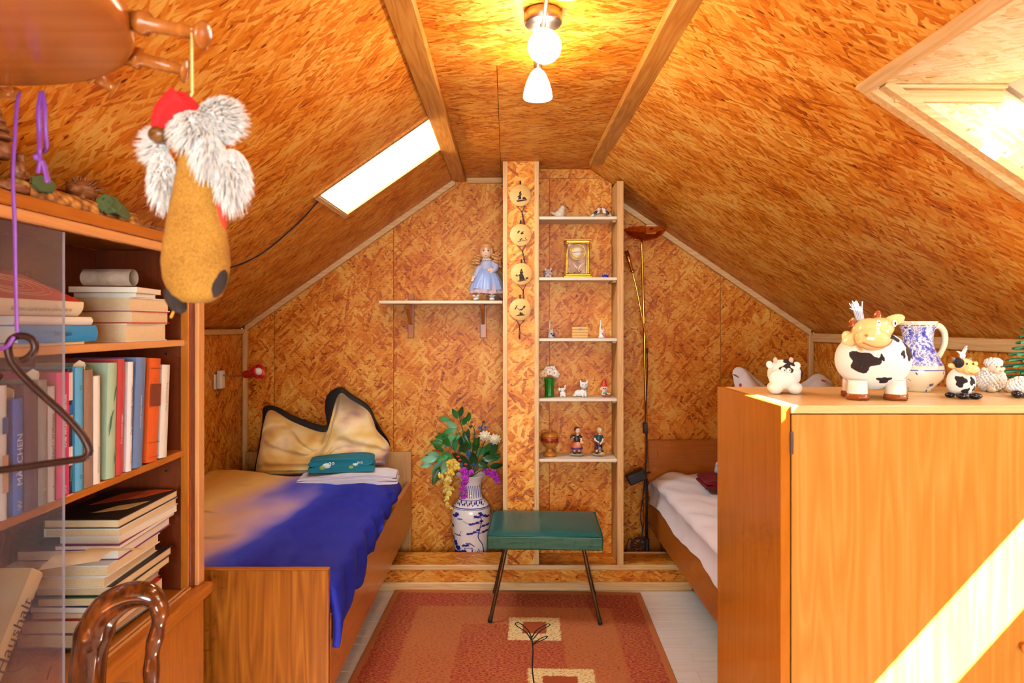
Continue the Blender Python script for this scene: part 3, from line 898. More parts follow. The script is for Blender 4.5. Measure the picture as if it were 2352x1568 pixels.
# ------------------------------------------------------------------ rug
t = NT('woven_rug')
co = t.coord('Object'); s3 = t.n('SeparateXYZ', {0: co}); ux, uy = s3.outputs[0], s3.outputs[1]
spk = t.noise(t.mapping(co, scale=(70, 190, 1)), 1.0, 2, .7)
patch = t.noise(co, 2.6, 1)
jit = t.math('MULTIPLY_ADD', t.noise(t.mapping(co, scale=(120, 60, 1)), 1.0, 1), .02, -.01)
xj, yj = t.math('ADD', ux, jit), t.math('ADD', uy, jit)
def rect(x0, x1, y0, y1, soft=.004):
    f = t.math('MULTIPLY', t.step(xj, x0 - soft, x0 + soft), t.math('SUBTRACT', 1.0, t.step(xj, x1 - soft, x1 + soft)))
    g = t.math('MULTIPLY', t.step(yj, y0 - soft, y0 + soft), t.math('SUBTRACT', 1.0, t.step(yj, y1 - soft, y1 + soft)))
    return t.math('MULTIPLY', f, g)
inner = rect(-.49, .47, -.92, .86, .01)
edge = t.math('SUBTRACT', 1.0, rect(-.625, .625, -1.04, 1.03, .003))
blk = t.math('MAXIMUM', rect(-.25, .22, .1, .66), rect(-.05, .30, -.5, .12))
dens = t.math('MULTIPLY_ADD', inner, -.20, .52)
dens = t.math('MULTIPLY_ADD', blk, .17, dens)
dens = t.math('MULTIPLY_ADD', patch, .25, t.math('SUBTRACT', dens, .12))
red = t.step(t.math('ADD', spk, t.math('MULTIPLY_ADD', dens, .5, -.25)), .47, .55)
red = t.math('MULTIPLY', red, t.math('SUBTRACT', 1.0, edge))
col = t.mix(red, C(192, 110, 56), C(164, 38, 32))
sq = t.math('MAXIMUM', t.math('SUBTRACT', rect(-.03, .21, .50, .74), rect(.035, .145, .57, .69)), t.math('SUBTRACT', rect(.06, .33, .00, .25), rect(.12, .26, .04, .19)))
sqc = t.mix(t.step(spk, .40, .50), C(240, 222, 190), C(232, 200, 120))
sqc = t.mix(t.step(spk, .58, .62), sqc, C(190, 60, 40))
col = t.mix(sq, col, sqc)
col = t.mix(t.math('MAXIMUM', rect(.035, .145, .57, .69), rect(.12, .26, .04, .19)), col, C(168, 72, 24))
RUG = t.pbr(col, 0.95, 0.0)
rug = MB().box((-.655, -.47, 0), (.655, 1.07, .009), .003).build('rug', RUG)
rug.data.transform(Matrix.Translation(WL[rug]))
rug.location = (.019, 2.575, .0005); rug.rotation_euler = (0, 0, -.033)
WL[rug] = Vector((0, 0, 0))
tag(rug, 'orange and red flecked woven rug with cream squares and a black twig', 'rug')
def rp(x, y): return Vector((x, y, .0088))
YARN = plain('black_yarn', C(36, 22, 18), .9)
def twig(pts, n=8): MB().tube(spline([rp(*p) for p in pts], n), .0035, 6, flat=.35).build('twig_line', YARN, rug)
twig([(.085, .13), (.078, .25), (.082, .40), (.076, .54)])
twig([(.076, .50), (.05, .58), (.01, .64), (.0, .67), (.02, .675), (.06, .60), (.076, .52)])
twig([(.078, .53), (.10, .60), (.135, .65), (.155, .672), (.162, .655), (.12, .60), (.082, .51)])
twig([(.080, .46), (.11, .51), (.145, .545), (.14, .52), (.10, .48), (.080, .45)])
twig([(.10, .03), (.15, .09), (.22, .12), (.28, .135), (.29, .12), (.22, .09), (.14, .06)])
twig([(-.30, .02), (-.25, .06), (-.18, .07), (-.20, .04)])
# ------------------------------------------------------------------ bookcase along the left side
BX, BXL, BY0, BY1 = -.907, -.888, .95, 2.05
BBK = -1.195
CHER = (C(152, 78, 14), C(182, 104, 28), C(202, 128, 48))
CHERY = wood_mat('cherry_wood_along', *CHER, axis='y', rough=0.28, contrast=0.7)
CHERZ = wood_mat('cherry_wood_upright', *CHER, axis='z', rough=0.28, contrast=0.7)
CHERL = wood_mat('cherry_edge_light', C(206, 132, 70), C(222, 156, 94), C(234, 178, 118), axis='y', rough=0.3, contrast=0.6)
CHERLZ = wood_mat('cherry_edge_light_upright', C(206, 132, 70), C(222, 156, 94), C(234, 178, 118), axis='z', rough=0.3, contrast=0.6)
INNER = wood_mat('bookcase_inside', C(92, 34, 8), C(116, 48, 12), C(136, 60, 20), axis='z', rough=0.4, contrast=0.7)  # inside wood darkened further, the interior's deep shade put into its colour
bc = thing('bookcase', 'wooden bookcase with sliding glass full of books over a closed base', 'bookcase', (-1.05, 1.5, 0))
MB().box((XL + .035, BY0, .0), (BX - .002, BY1 - .002, .622), .002).build('base_body', CHERZ, bc)
MB().box((BX - .002, BY0 + .01, .05), (BX, 1.49, .612), .001).build('base_door', CHERZ, bc)
MB().box((BX - .002, 1.494, .05), (BX, BY1 - .012, .612), .001).build('base_door', CHERZ, bc)
ledge = MB().box((XL + .035, BY0, .6225), (BXL + .004, BY1 + .008, .660), .010).build('ledge', CHERY, bc)
for xx in (-.921, -.934):
    MB().box((xx - .003, BY0, .6603), (xx + .003, 1.985, .667), .001).build('glass_track', CHERL, ledge)
MB().box((BBK, 1.985, .6605), (BX - .012, 2.045, 1.647), .002).build('side_panel', INNER, bc)
MB().box((BX - .040, 1.980, .6605), (BX - .016, 2.046, 1.623), .002).build('stile', CHERZ, bc)
MB().box((BX - .014, 2.010, .6605), (BX, BY1, 1.623), .003).build('stile', CHERLZ, bc)
MB().box((BBK, BY0, .6605), (BX - .012, BY0 + .03, 1.647), .002).build('side_panel', INNER, bc)
MB().box((BBK - .008, BY0, .6605), (BBK, 2.045, 1.646)).build('back_panel', INNER, bc)
tp = MB().box((BBK, BY0, 1.648), (BX, BY1, 1.675), .002).build('top_panel', CHERY, bc)
MB().box((BX - .02, BY0, 1.624), (BX - .002, BY1, 1.6475), .003).build('top_moulding', CHERL, tp)
S1, S2, S3 = 1.386, 1.066, .6605
for zt in (S1, S2):
    MB().box((BBK, BY0 + .031, zt - .018), (-.935, 1.984, zt), .002).build('shelf', CHERL if zt == S1 else CHERY, bc)
for pz in (1.345, 1.295, 1.005):
    MB().cyl((-.99, 1.986, pz), (-.99, 1.981, pz), .0032, seg=8).build('peg_hole', plain('black_hole', C(24, 10, 4), .9), bc)
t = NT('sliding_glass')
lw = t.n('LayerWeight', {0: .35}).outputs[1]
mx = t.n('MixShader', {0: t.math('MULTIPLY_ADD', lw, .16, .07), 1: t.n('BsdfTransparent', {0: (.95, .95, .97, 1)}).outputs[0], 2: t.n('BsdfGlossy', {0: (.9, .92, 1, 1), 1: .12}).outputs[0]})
mx = t.n('MixShader', {0: .06, 1: mx.outputs[0], 2: t.n('BsdfDiffuse', {0: C(206, 196, 214)}).outputs[0]})  # lavender haze of reflection and dust mixed into the glass as diffuse colour
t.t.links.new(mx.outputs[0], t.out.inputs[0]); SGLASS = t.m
gx = -.921
gd = 1.419
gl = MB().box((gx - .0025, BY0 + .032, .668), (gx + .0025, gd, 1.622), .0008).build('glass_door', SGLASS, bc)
MB().box((gx - .0026, gd - .0003, .668), (gx + .0026, gd + .0004, 1.622)).build('glass_edge', plain('glass_edge_grey', C(176, 160, 160), .15), gl)

# ------------------------------------------------------------------ books
PAGE = plain('page_edges', C(226, 198, 154), .85, var=.12, scale=180)
PAGEW = plain('page_edges_white', C(238, 226, 206), .85, var=.08, scale=180)
INK = plain('ink_black', C(30, 24, 22), .7)
INKW = plain('ink_white', C(240, 236, 230), .7)
def bm_(name, c, r=.45): return plain('cover_' + name, C(*c), r, var=.05, scale=25)
def book_local(name, label, w, h, th, cover, pages, group, spine_mat=None, letters=None, lmat=None, lsize=None, hard=True):
    """book standing in its own frame: spine towards +x, thickness along y, height along z; origin at the foot of the spine"""
    t_ = thing(name, label, 'book', (0, 0, 0), group)
    c = .0022 if hard else .0008
    ov = .003 if hard else 0.0
    b = MB()
    b.box((-w, -th / 2, 0), (-.001, -th / 2 + c, h)); b.box((-w, th / 2 - c, 0), (-.001, th / 2, h))
    b.build('cover', cover, t_)
    r = min(.004, th * .2)
    s_ = MB()
    n = 6
    pr = [(-.0015, -th / 2)] + [(r * sin(pi * k / n), -th / 2 + th * k / n) for k in range(n + 1)] + [(-.0015, th / 2)]
    s_.prism(pr, (0, 0, 0), (1, 0, 0), (0, 1, 0), h, ez=(0, 0, 1)).build('spine', spine_mat or cover, t_, fix=True)
    MB().box((-w + ov, -th / 2 + c, ov), (-.002, th / 2 - c, h - ov)).build('pages', pages, t_)
    if letters:
        for (body, zc, size, mt, sx_) in letters:
            text(body, size, mt, t_, (r + .0006, 0, zc), (0, 0, 1), (0, -1, 0), sx=sx_)
    return t_
# upright row on the middle shelf; px positions of the spine give the depth along the case
def dof(px, X=-.935): return -X * F / (CX - px)
row = [  # px0, px1, height, depth, cover rgb, label colour, letters
    (0, 17, .250, .15, (226, 214, 196), 'cream book with a blue banded spine at the glazed end of the upright row', [('2', .19, .012, INK, 1)]),
    (30, 54, .222, .15, (52, 104, 190), 'blue storybook with white capitals standing behind the glass', [('M\u00c4RCHEN', .105, .021, INKW, 1.0), ('W', .018, .017, PAGE, 1)]),
    (56, 86, .246, .09, (96, 70, 86), 'dark plum book added for the shaded gap between the blue and grey spines', None),  # book added in an empty gap, its dark colour holding the gap's shade
    (88, 109, .252, .15, (150, 146, 138), 'grey book with a worn torn top standing behind the glass', [('3', .03, .015, PAGE, 1)]),
    (110, 127, .236, .15, (206, 198, 192), 'pale grey book with black lettering beside the pink book', [('Walldorf \u2022 Waffensen', .125, .0125, INK, 1), ('\u266a', .03, .012, INK, 1)]),
    (130, 160, .262, .16, (214, 52, 118), 'bright pink book with white lettering at the edge of the glass', [('Die letzte Stunde', .16, .016, INKW, 1), ('OS', .015, .014, INKW, 1)]),
    (161, 172, .268, .15, (48, 46, 44), 'black and white patterned thin book beside the pink one', [('Thomas', .04, .009, plain('ink_teal', C(60, 190, 170), .6), 1)]),
    (173, 192, .270, .15, (88, 168, 214), 'light blue book next to the edge of the glass', [('11', .225, .011, INK, 1), ('O', .03, .011, INK, 1)]),
    (193, 214, .262, .14, (146, 116, 98), 'taupe book with a crumpled paper top', None),
    (215, 231, .246, .16, (236, 220, 208), 'off-white book with pale grey lettering', [('Georgiewskaja', .055, .010, plain('ink_grey', C(160, 150, 140), .7), 1)]),
    (243, 265, .272, .17, (170, 196, 166), 'pale green book with drawn leaves on its cover', None),
    (266, 282, .280, .17, (192, 66, 66), 'dull red tall book with small white title', [('Die sch\u00f6nsten Sagen', .11, .0085, INKW, 1)]),
    (283, 289, .250, .16, (206, 92, 92), 'thin rose-coloured book beside the tall red one', None),
    (290, 303, .270, .16, (234, 226, 226), 'white book with black gothic lettering', [('Des Goldschmieds T\u00f6chterlein', .15, .0105, INK, .92), ('Burg Eresti', .035, .009, plain('ink_orange', C(214, 120, 80), .7), .8)]),
    (304, 327, .278, .16, (106, 132, 178), 'slate blue book in a glossy jacket', [('Christoph Martin Wieland', .14, .0085, INKW, .9)]),
    (336, 362, .272, .16, (222, 96, 36), 'thick orange leather-look book with a brown title patch', None),
    (366, 384, .252, .17, (232, 226, 214), 'white book leaning at the far end of the upright row', [('Der goldene Ring', .165, .012, plain('ink_grey', C(160, 150, 140), .7), .9)]),
]
GR = 'books standing on the middle shelf'
for (a, b, h, w, c, lab, let) in row:
    d0, d1 = dof(a), dof(b)
    th = d1 - d0
    key = lab.split()[0] + '_' + str(a)
    bk = book_local('book', lab, w, h, th - .001, bm_(key, c), PAGE, GR, letters=let)
    lean = .0 if a < 230 else (-.035 if a < 300 else -.07)
    z = S2 + .0008 + abs(sin(lean)) * th / 2
    off = h * abs(sin(lean))
    bk.location = (-.936 - (.006 if a in (283, 161) else 0), (d0 + d1) / 2, z)
    bk.rotation_euler = (lean, 0, 0)
    if a == 336:
        for zz in (.012, .05, .20, .245):
            MB().box((.0042, -th / 2 + .002, zz), (.0048, th / 2 - .002, zz + .0012)).build('gilt_line', bm_('brownline', (130, 54, 20)), bk)
        MB().box((.0042, -th / 2 + .004, .145), (.005, th / 2 - .004, .205), .0004).build('title_patch', bm_('patch', (122, 54, 40)), bk)
    if a == 0:
        for zz, hh, cc in ((.16, .03, (58, 84, 150)), (.05, .07, (206, 150, 96))):
            MB().box((.0040, -th / 2 + .002, zz), (.0046, th / 2 - .002, zz + hh)).build('band', bm_('band' + str(hh), cc), bk)
    if a == 161:
        for zz, hh, cc in ((.17, .02, (40, 110, 190)), (.15, .018, (236, 190, 40)), (.20, .06, (232, 228, 222)), (.06, .04, (236, 236, 236))):
            MB().box((.0024, -th / 2 + .001, zz), (.0030, th / 2 - .001, zz + hh)).build('band', bm_('bandb' + str(zz), cc), bk)
    if a == 243:
        for zz, yy, r1 in ((.05, .3, .02), (.13, -.2, .03), (.20, .2, .02)):
            lf = MB().prism([(-.3 * r1, -r1), (0, -.2 * r1), (.25 * r1, r1), (-.1 * r1, .4 * r1)], (.0043, yy * th, zz), (0, 1, 0), (0, 0, 1), .0004, ez=(1, 0, 0)).build('leaf_drawing', bm_('leafdraw', (70, 110, 92)), bk, fix=True)
    if a in (88, 193, 30):      # tufts of paper sticking out of the top
        m_ = MB()
        m_.prism([(-.02, 0), (.016, .004), (.02, .018), (.004, .024), (-.012, .015)], (-.02, -.004, h - .002), (.6, .3, 0), (0, 0, 1), .002)
        m_.prism([(-.015, 0), (.012, .002), (.016, .014), (-.004, .019)], (-.015, .004, h - .002), (.6, -.3, 0), (0, 0, 1), .002)
        m_.build('paper_slip', plain('paper_slip', C(232, 214, 178), .8), bk, fix=True)

# lying books: in their own frame thickness along z; open edge or spine towards +x
def book_flat(label, loc, ly, wx, th, cover, pages, group, rz=0.0, ry=0.0, spine_front=False, letters=None, rx=0.0, hard=True, band=None):
    t_ = thing('book', label, 'book', loc, group, rz)
    t_.rotation_euler = (rx, ry, rz)
    WL[t_] = Vector((0, 0, 0))
    c = .0022 if hard else .0009
    ov = .0035 if hard else .0005
    b = MB(); b.box((-wx, -ly / 2, 0), (0, ly / 2, c)); b.box((-wx, -ly / 2, th - c), (0, ly / 2, th)); b.build('cover', cover, t_)
    if spine_front:
        n = 6; r = min(.005, th * .25)
        pr = [(-.001, 0)] + [(r * sin(pi * k / n), th * k / n) for k in range(n + 1)] + [(-.001, th)]
        MB().prism(pr, (0, -ly / 2, 0), (1, 0, 0), (0, 0, 1), ly, ez=(0, 1, 0)).build('spine', cover if band is None else band, t_, fix=True)
        MB().box((-wx + ov, -ly / 2 + ov, c), (-.001, ly / 2 - ov, th - c)).build('pages', pages, t_)
        for body, size, mt, sx_ in letters or []:
            text(body, size, mt, t_, (r + .0006, 0, th / 2), (0, 1, 0), (0, 0, 1), sx=sx_)
    else:
        MB().box((-wx - .001, -ly / 2, 0), (-wx + .001, ly / 2, th)).build('spine', cover, t_)
        MB().box((-wx + .001, -ly / 2 + ov, c), (-ov, ly / 2 - ov, th - c)).build('pages', pages, t_)
    return t_
ORD = ['bottom', 'second', 'third', 'fourth', 'fifth', 'sixth', 'seventh', 'eighth', 'ninth', 'tenth', 'eleventh', 'twelfth', 'thirteenth', 'fourteenth']
def stack(where, group, x1, yc, z0, items):
    z = z0 + .0006
    for i, (desc, th, ly, wx, cov, pg, dx, dy, rz, hard) in enumerate(items):
        lab = '%s, %s in %s' % (desc, 'lowest' if i == 0 else ('topmost' if i == len(items) - 1 else ORD[i] + ' from bottom'), where)
        book_flat(lab, (x1 + dx, yc + dy, z), ly, wx, th, bm_(cov[0], cov[1]), pg, group, rz, hard=hard)
        z += th + .0006
    return z
DKR, RED_, WHT, CRM, BLK, PUR, GRY, NVY = ('dark_red', (120, 30, 24)), ('red', (196, 50, 36)), ('white', (236, 228, 218)), ('cream', (226, 200, 160)), ('black', (40, 32, 30)), ('purple', (120, 36, 110)), ('greyblue', (110, 112, 128)), ('navy', (52, 48, 120))
z = stack('the far top-shelf stack', 'books lying on the top shelf', -.938, 1.785, S1, [
    ('thick cream-paged book in white covers', .046, .200, .145, WHT, PAGE, 0, 0, .0, True),
    ('red-edged cream-paged book', .031, .196, .14, RED_, PAGE, .004, .012, .03, True),
    ('white-jacketed thick book', .034, .190, .15, WHT, PAGE, .0, .014, -.03, True),
    ('thin white paperback', .010, .110, .15, WHT, PAGEW, .0, -.01, .06, False),
    ('thin rumpled white brochure', .014, .155, .16, CRM, PAGEW, .004, .0, .12, False)])
pr_ = thing('rolled_magazine', 'crumpled rolled magazine lying on top of the stack on the upper shelf', 'magazine', (-1.03, 1.66, z))
def roll(u, v):
    a = u * 2 * pi * 1.35
    r = .020 + .004 * u
    return Vector((-1.05 + .12 * v, 1.70 + r * cos(a) + .003 * sin(v * 9), z + .0215 + r * sin(a) * .9))
MB().grid(roll, 40, 8).build('paper_roll', plain('newsprint', C(176, 156, 136), .7, var=.35, scale=60), pr_)
# glazed end of the top shelf
z = S1 + .0006
book_flat('blue book with colourful printed spine lying at the foot of the top shelf', (-.938, 1.435, z + .006), .255, .15, .036, bm_('lightblue', (40, 140, 206)), PAGEW, 'books lying on the top shelf', .02, spine_front=True, letters=[('Der kleine', .014, bm_('navy2', (40, 60, 130)), 1)])
book_flat('thin cream book under the blue book on the top shelf', (-.94, 1.40, z), .24, .13, .0055, bm_('cream', CRM[1]), PAGE, 'books lying on the top shelf', hard=False)
z += .0065 + .0365
book_flat('thin white book between the blue and the red book', (-.94, 1.42, z), .24, .15, .017, bm_('white', WHT[1]), PAGEW, 'books lying on the top shelf', -.02, spine_front=True)
z += .0175
rb = book_flat('red book with looping white lines on its tilted cover', (-.945, 1.375, z + .001), .255, .17, .034, bm_('redcover', (208, 62, 44)), PAGE, 'books lying on the top shelf', 0.0, ry=.42, spine_front=True, letters=[('K\u00e4stner - Lyrik unserer Jahrhunderte', .012, plain('ink_grey', C(160, 150, 140), .7), 1)], band=bm_('creamspine', (234, 216, 182)))
for i, (rx_, ry_) in enumerate(((.05, .09), (.035, .065), (.06, .11), (.025, .04))):
    MB().tube([(-.085 + rx_ * cos(a_), ry_ * sin(a_), .0345) for a_ in [2 * pi * k / 40 for k in range(40)]], .0006, 4, closed=True).build('cover_line', bm_('creamline', (240, 190, 140)), rb)
# wedge of books that the red one leans on
z2 = S1 + .0006 + .062
stack('the stack behind the red book', 'books lying on the top shelf', -1.092, 1.30, S1, [
    ('thick brown-paged book', .052, .22, .10, CRM, PAGE, 0, 0, 0, True), ('cream book', .05, .22, .10, GRY, PAGE, 0, 0, 0, True),
    ('pale paperback with yellowed pages', .034, .26, .10, CRM, PAGE, .0, .02, 0, False), ('thin yellowed paperback', .022, .25, .10, GRY, PAGE, .0, .0, 0, False)])
# lower stacks
z = stack('the tall lower stack', 'books stacked on the lowest shelf', -.935, 1.765, S3 + .007, [
    ('thick grey-covered book', .034, .290, .18, GRY, PAGE, -.03, -.02, -.04, True),
    ('pale pink-edged paperback', .030, .270, .20, RED_, PAGE, -.01, -.02, .03, False),
    ('red-bound book', .020, .280, .17, RED_, PAGE, -.02, -.01, .05, True),
    ('navy brochure', .014, .275, .16, NVY, PAGEW, -.02, -.03, -.02, False),
    ('colourful paperback with a green edge', .018, .295, .17, ('leafgreen', (80, 140, 80)), PAGE, .0, -.01, .04, False),
    ('grey book with black-marked spine', .024, .300, .18, BLK, PAGE, .0, .0, .02, True),
    ('white-rimmed tan-paged book', .026, .265, .235, WHT, PAGE, -.015, -.03, .05, True),
    ('cream-paged book in white covers', .026, .255, .235, WHT, PAGE, -.005, -.035, .03, True),
    ('white-paged book in a purple jacket', .026, .290, .235, PUR, PAGEW, -.006, .02, .06, True),
    ('thin purple paperback', .010, .300, .15, PUR, PAGEW, .0, .02, .05, False),
    ('white-paged glossy brochure', .016, .290, .14, WHT, PAGEW, .0, .025, .0, False),
    ('cream-paged book in white boards', .020, .300, .18, WHT, PAGE, .0, .03, .02, True),
    ('book with a black and orange picture cover', .022, .305, .18, BLK, PAGE, .0, .03, .01, True)])
pc = [o for o in bpy.data.objects if o.get('label', '').startswith('book with a black and orange picture')][0]
MB().prism([(-.15, -.02), (-.05, .06), (-.01, .14), (-.06, .145), (-.13, .10)], (0, 0, .0222), (1, 0, 0), (0, 1, 0), .0004).build('cover_picture', bm_('orangepic', (196, 84, 40)), pc, fix=True)
MB().prism([(-.10, -.10), (-.03, -.06), (-.012, .02), (-.07, -.03)], (0, 0, .0222), (1, 0, 0), (0, 1, 0), .0004).build('cover_picture', bm_('tanpic', (206, 170, 110)), pc, fix=True)
z = stack('the glazed lower stack', 'books stacked on the lowest shelf', -.94, 1.115, S3 + .007, [
    ('thick tan paperback', .045, .23, .16, CRM, PAGE, 0, 0, 0, False), ('white thin paperback', .018, .25, .17, WHT, PAGEW, 0, .01, 0, False),
    ('green-bound book with a picture cover', .048, .27, .18, ('green', (70, 150, 96)), PAGEW, 0, .02, .02, True)])
hb = book_flat('leaning tan book with the word Haushalt along its spine', (-.965, 1.13, .80), .25, .15, .042, bm_('tan', (222, 186, 128)), PAGE, 'books stacked on the lowest shelf', 0, spine_front=True, letters=[('Haushalt', .040, INK, 1)], rx=.93)
hb.location = (-.985, 1.375, .800)
# loose sheets sticking out of the lower stack
ls = MB()
ls.grid(lambda u, v: Vector((-.99 + .13 * u, 1.44 + .18 * v, .905 + .02 * u * (1 - v) + .012 * sin(5 * v))), 8, 8)
lo_ = ls.build('loose_paper', plain('paper_slip', C(232, 214, 178), .8))
lo_.location.z = .9
tag(lo_, 'crumpled cream sheet sticking out of the lower book stack', 'paper')
# ------------------------------------------------------------------ trinkets on the built-in shelves
YS = 3.762
KI = YS / F
def sxp(px): return (px - CX) * KI
PORC = plain('white_porcelain', C(240, 234, 230), .18, var=.02)
PORCW = plain('cream_porcelain', C(232, 216, 194), .15, var=.04)
GOLD = plain('polished_brass', C(226, 170, 66), .16, 1.0, var=.02)
def toy(name, label, cat, px, zi, group='trinkets on the built-in shelves', dy=0.0, z=None):
    return thing(name, label, cat, (sxp(px), YS + dy, (SHELF_TOPS[zi] if z is None else z) + .0006), group)
class L(MB):
    """shapes in a thing's own frame, measured in photo pixels at the shelf (x right, z up, y away)"""
    def __init__(s, par, k=KI):
        super().__init__(); s.o = WL[par].copy(); s.p = par; s.k = k
    def q(s, x, y, z): return s.o + Vector((x, y, z)) * s.k
    def e(s, x, y, z, rx, ry, rz, rot=None, seg=14, rings=9):
        return s.ell(s.q(x, y, z), (rx * s.k, ry * s.k, rz * s.k), rot, seg, rings)
    def t(s, pts, r, seg=8, n=4):
        pp = spline([s.q(*p) for p in pts], n) if len(pts) > 2 else [s.q(*p) for p in pts]
        if isinstance(r, (list, tuple)):
            m = len(pp); rr = []
            for i in range(m):
                f = i / (m - 1) * (len(r) - 1); a = int(min(f, len(r) - 2)); rr.append((r[a] + (r[a + 1] - r[a]) * (f - a)) * s.k)
        else: rr = r * s.k
        return s.tube(pp, rr, seg)
    def lt(s, prof, x=0, y=0, z=0, seg=24, axis=(0, 0, 1), caps=True):
        return s.lathe([(r * s.k, h * s.k) for r, h in prof], s.q(x, y, z), axis, seg, caps=caps)
    def bx(s, lo, hi, bev=0.0): return s.box(s.q(*lo), s.q(*hi), bev * s.k)
    def b(s, name, mat, vox=0, sm=3, par=None, fix=False):
        o = s.build(name, mat, par or s.p, fix=fix)
        return fuse(o, vox * s.k, sm) if vox else o

# white bird
t_ = toy('bird_figurine', 'glossy cream porcelain bird on the top shelf', 'figurine', 1285, 0)
m = L(t_); m.e(0, 0, 10, 13, 9, 10); m.e(4, 0, 17, 9, 7.5, 9); m.e(8, 0, 25, 6.5, 6, 6); m.t([(-8, 0, 10), (-16, 0, 13), (-21, 0, 15)], [5, 3.5, 1.2]); m.lt([(.1, 0), (8, 0), (8.5, 2.5), (7, 4)], 1)
m.b('body', PORCW, .9)
L(t_).t([(13, 0, 27), (17, 0, 27)], [1.8, .4]).b('beak', plain('beak_orange', C(206, 120, 50), .4))
m = L(t_); m.e(11.5, -4.6, 27, .9, .9, .9); m.b('eye', INK)
# birds on a nest
t_ = toy('bird_pair_figurine', 'two speckled bird figures facing each other over a nest', 'figurine', 1381, 0)
m = L(t_); m.lt([(.1, 0), (9, 0), (13, 3), (14, 8), (12, 10), (9, 7), (.1, 6)]); m.b('nest', plain('nest_clay', C(196, 148, 104), .6, var=.3, scale=200), fix=True)
for s_ in (-1, 1):
    m = L(t_); m.e(s_ * 10, 0, 15, 8, 5, 6, (0, s_ * .6, 0)); m.e(s_ * 4.5, 0, 23.5, 4.2, 4, 4); m.t([(s_ * 14, 0, 12), (s_ * 21, 0, 7), (s_ * 24, 0, 4)], [4, 2.6, 1.2]); bo = m.b('bird_body', PORC, .8)
    m = L(t_); m.e(s_ * 13, -2, 14, 7, 4.2, 3.6, (0, s_ * .75, 0)); m.t([(s_ * 17, 0, 10), (s_ * 24, 0, 3.5)], [2.6, 1.2]); m.b('wing', plain('wing_dark', C(70, 48, 44), .4), par=bo)
    m = L(t_); m.e(s_ * 4.5, -1, 25, 3.8, 3.7, 3); m.b('cap', plain('bird_cap', C(196, 110, 70), .4), par=bo)
    L(t_).t([(s_ * 1.5, 0, 23), (s_ * -.5, 0, 22.5)], [1.2, .4]).b('beak', INK, par=bo)
m = L(t_)
for a in (-9, -5, 6, 9): m.e(a, -8, 9, 3.5, 1.5, 2, (0, .3 * a / 9, 0))
m.b('leaves', plain('leaf_dark_green', C(40, 96, 50), .4))
# mantel clock
t_ = toy('mantel_clock', 'brass and glass mantel clock with a round gilt dial', 'clock', 1326, 1)
CLG = NT('clock_glass'); mx = CLG.n('MixShader', {0: .035, 1: CLG.n('BsdfTransparent', {0: (.97, .96, .93, 1)}).outputs[0], 2: CLG.n('BsdfGlossy', {0: (1, .95, .85, 1), 1: .03}).outputs[0]}); CLG.t.links.new(mx.outputs[0], CLG.out.inputs[0]); CLG = CLG.m
m = L(t_); m.bx((-33, -20, 0), (33, 20, 4), 1.2); m.bx((-30, -18, 4), (30, 18, 9), 1.5); m.b('base', GOLD)
m = L(t_); m.bx((-31, -18, 85), (31, 18, 87), .6); m.bx((-27, -16, 79), (27, 16, 85), 1.2); m.b('top_plate', GOLD)
for sx_ in (-1, 1):
    for sy_ in (-1, 1):
        L(t_).lt([(2.8, 9), (2.8, 12), (1.8, 14), (1.8, 75), (2.8, 77), (2.8, 79)], sx_ * 24, sy_ * 14).b('post', GOLD, fix=True)
        L(t_).e(sx_ * 11 if sy_ < 0 else sx_ * 28, sy_ * 12, 89, 1.8, 1.8, 1.8).b('finial', GOLD)
m = L(t_); m.bx((-22.5, -14.4, 9), (22.5, -14, 79)); m.b('front_pane', CLG)
m = L(t_); m.bx((-22.5, 14, 9), (22.5, 14.4, 79)); m.b('back_pane', CLG)
m = L(t_); m.lt([(16.4, 0), (18.5, 0), (18.5, 3), (17.5, 4), (16.4, 3), (16.4, 0)], 0, -8, 59, 36, (0, -1, 0), False); dl = m.b('dial_bezel', GOLD, fix=True)
L(t_).lt([(.1, 1.5), (8, 1.5), (16.5, 1.5), (16.5, .8)], 0, -8, 59, 36, (0, -1, 0), False).b('dial', plain('gilt_dial', C(238, 196, 96), .35, .4), par=dl, fix=False)
L(t_).lt([(.1, 1.8), (5, 1.8), (10, 1.8), (10, 1.6)], 0, -8, 59, 30, (0, -1, 0), False).b('dial_centre', plain('silver_dial', C(234, 220, 206), .4), par=dl)
for h in range(12):
    a = pi / 2 - 2 * pi * (h + 1) / 12
    text(str(h + 1), 4.6 * KI, plain('numeral_brown', C(120, 72, 20), .5), dl, WL[t_] + Vector((13.2 * cos(a), -9.9, 59 + 13.2 * sin(a))) * KI, (1, 0, 0), (0, 0, 1), name='numeral')
for (a, ln, w) in ((radians(2), 11.5, .7), (radians(184), 13, .6)):
    m = L(t_); m.t([(0, -11, 59), (ln * cos(a), -11, 59 + ln * sin(a))], w, 6); m.b('hand', plain('hand_brown', C(104, 40, 20), .4), par=dl)
pend = L(t_); pend.t([(0, 0, 78), (0, 0, 28)], .8, 8); pend.t([(0, 0, 40), (0, 0, 14)], 1.3, 8); pend.t([(-9, 0, 16), (9, 0, 16)], .8, 8); pd_ = pend.b('pendulum', GOLD)
for a in range(4):
    L(t_).e(8 * cos(a * pi / 2 + .5), 8 * sin(a * pi / 2 + .5), 15, 3.2, 3.2, 3.2).b('pendulum_ball', GOLD, par=pd_)
for s_ in (-1, 1):
    L(t_).prism([(0, 0), (s_ * 5, 5), (s_ * 12, 16), (s_ * 9, 13), (s_ * 3, 7)], WL[t_] + Vector((0, -11, 19)) * KI, Vector((1, 0, 0)) * KI, Vector((0, 0, 1)) * KI, .0012, ez=(0, -1, 0)).build('etched_leaf', plain('etched_white', C(238, 222, 190), .5), t_, fix=True)
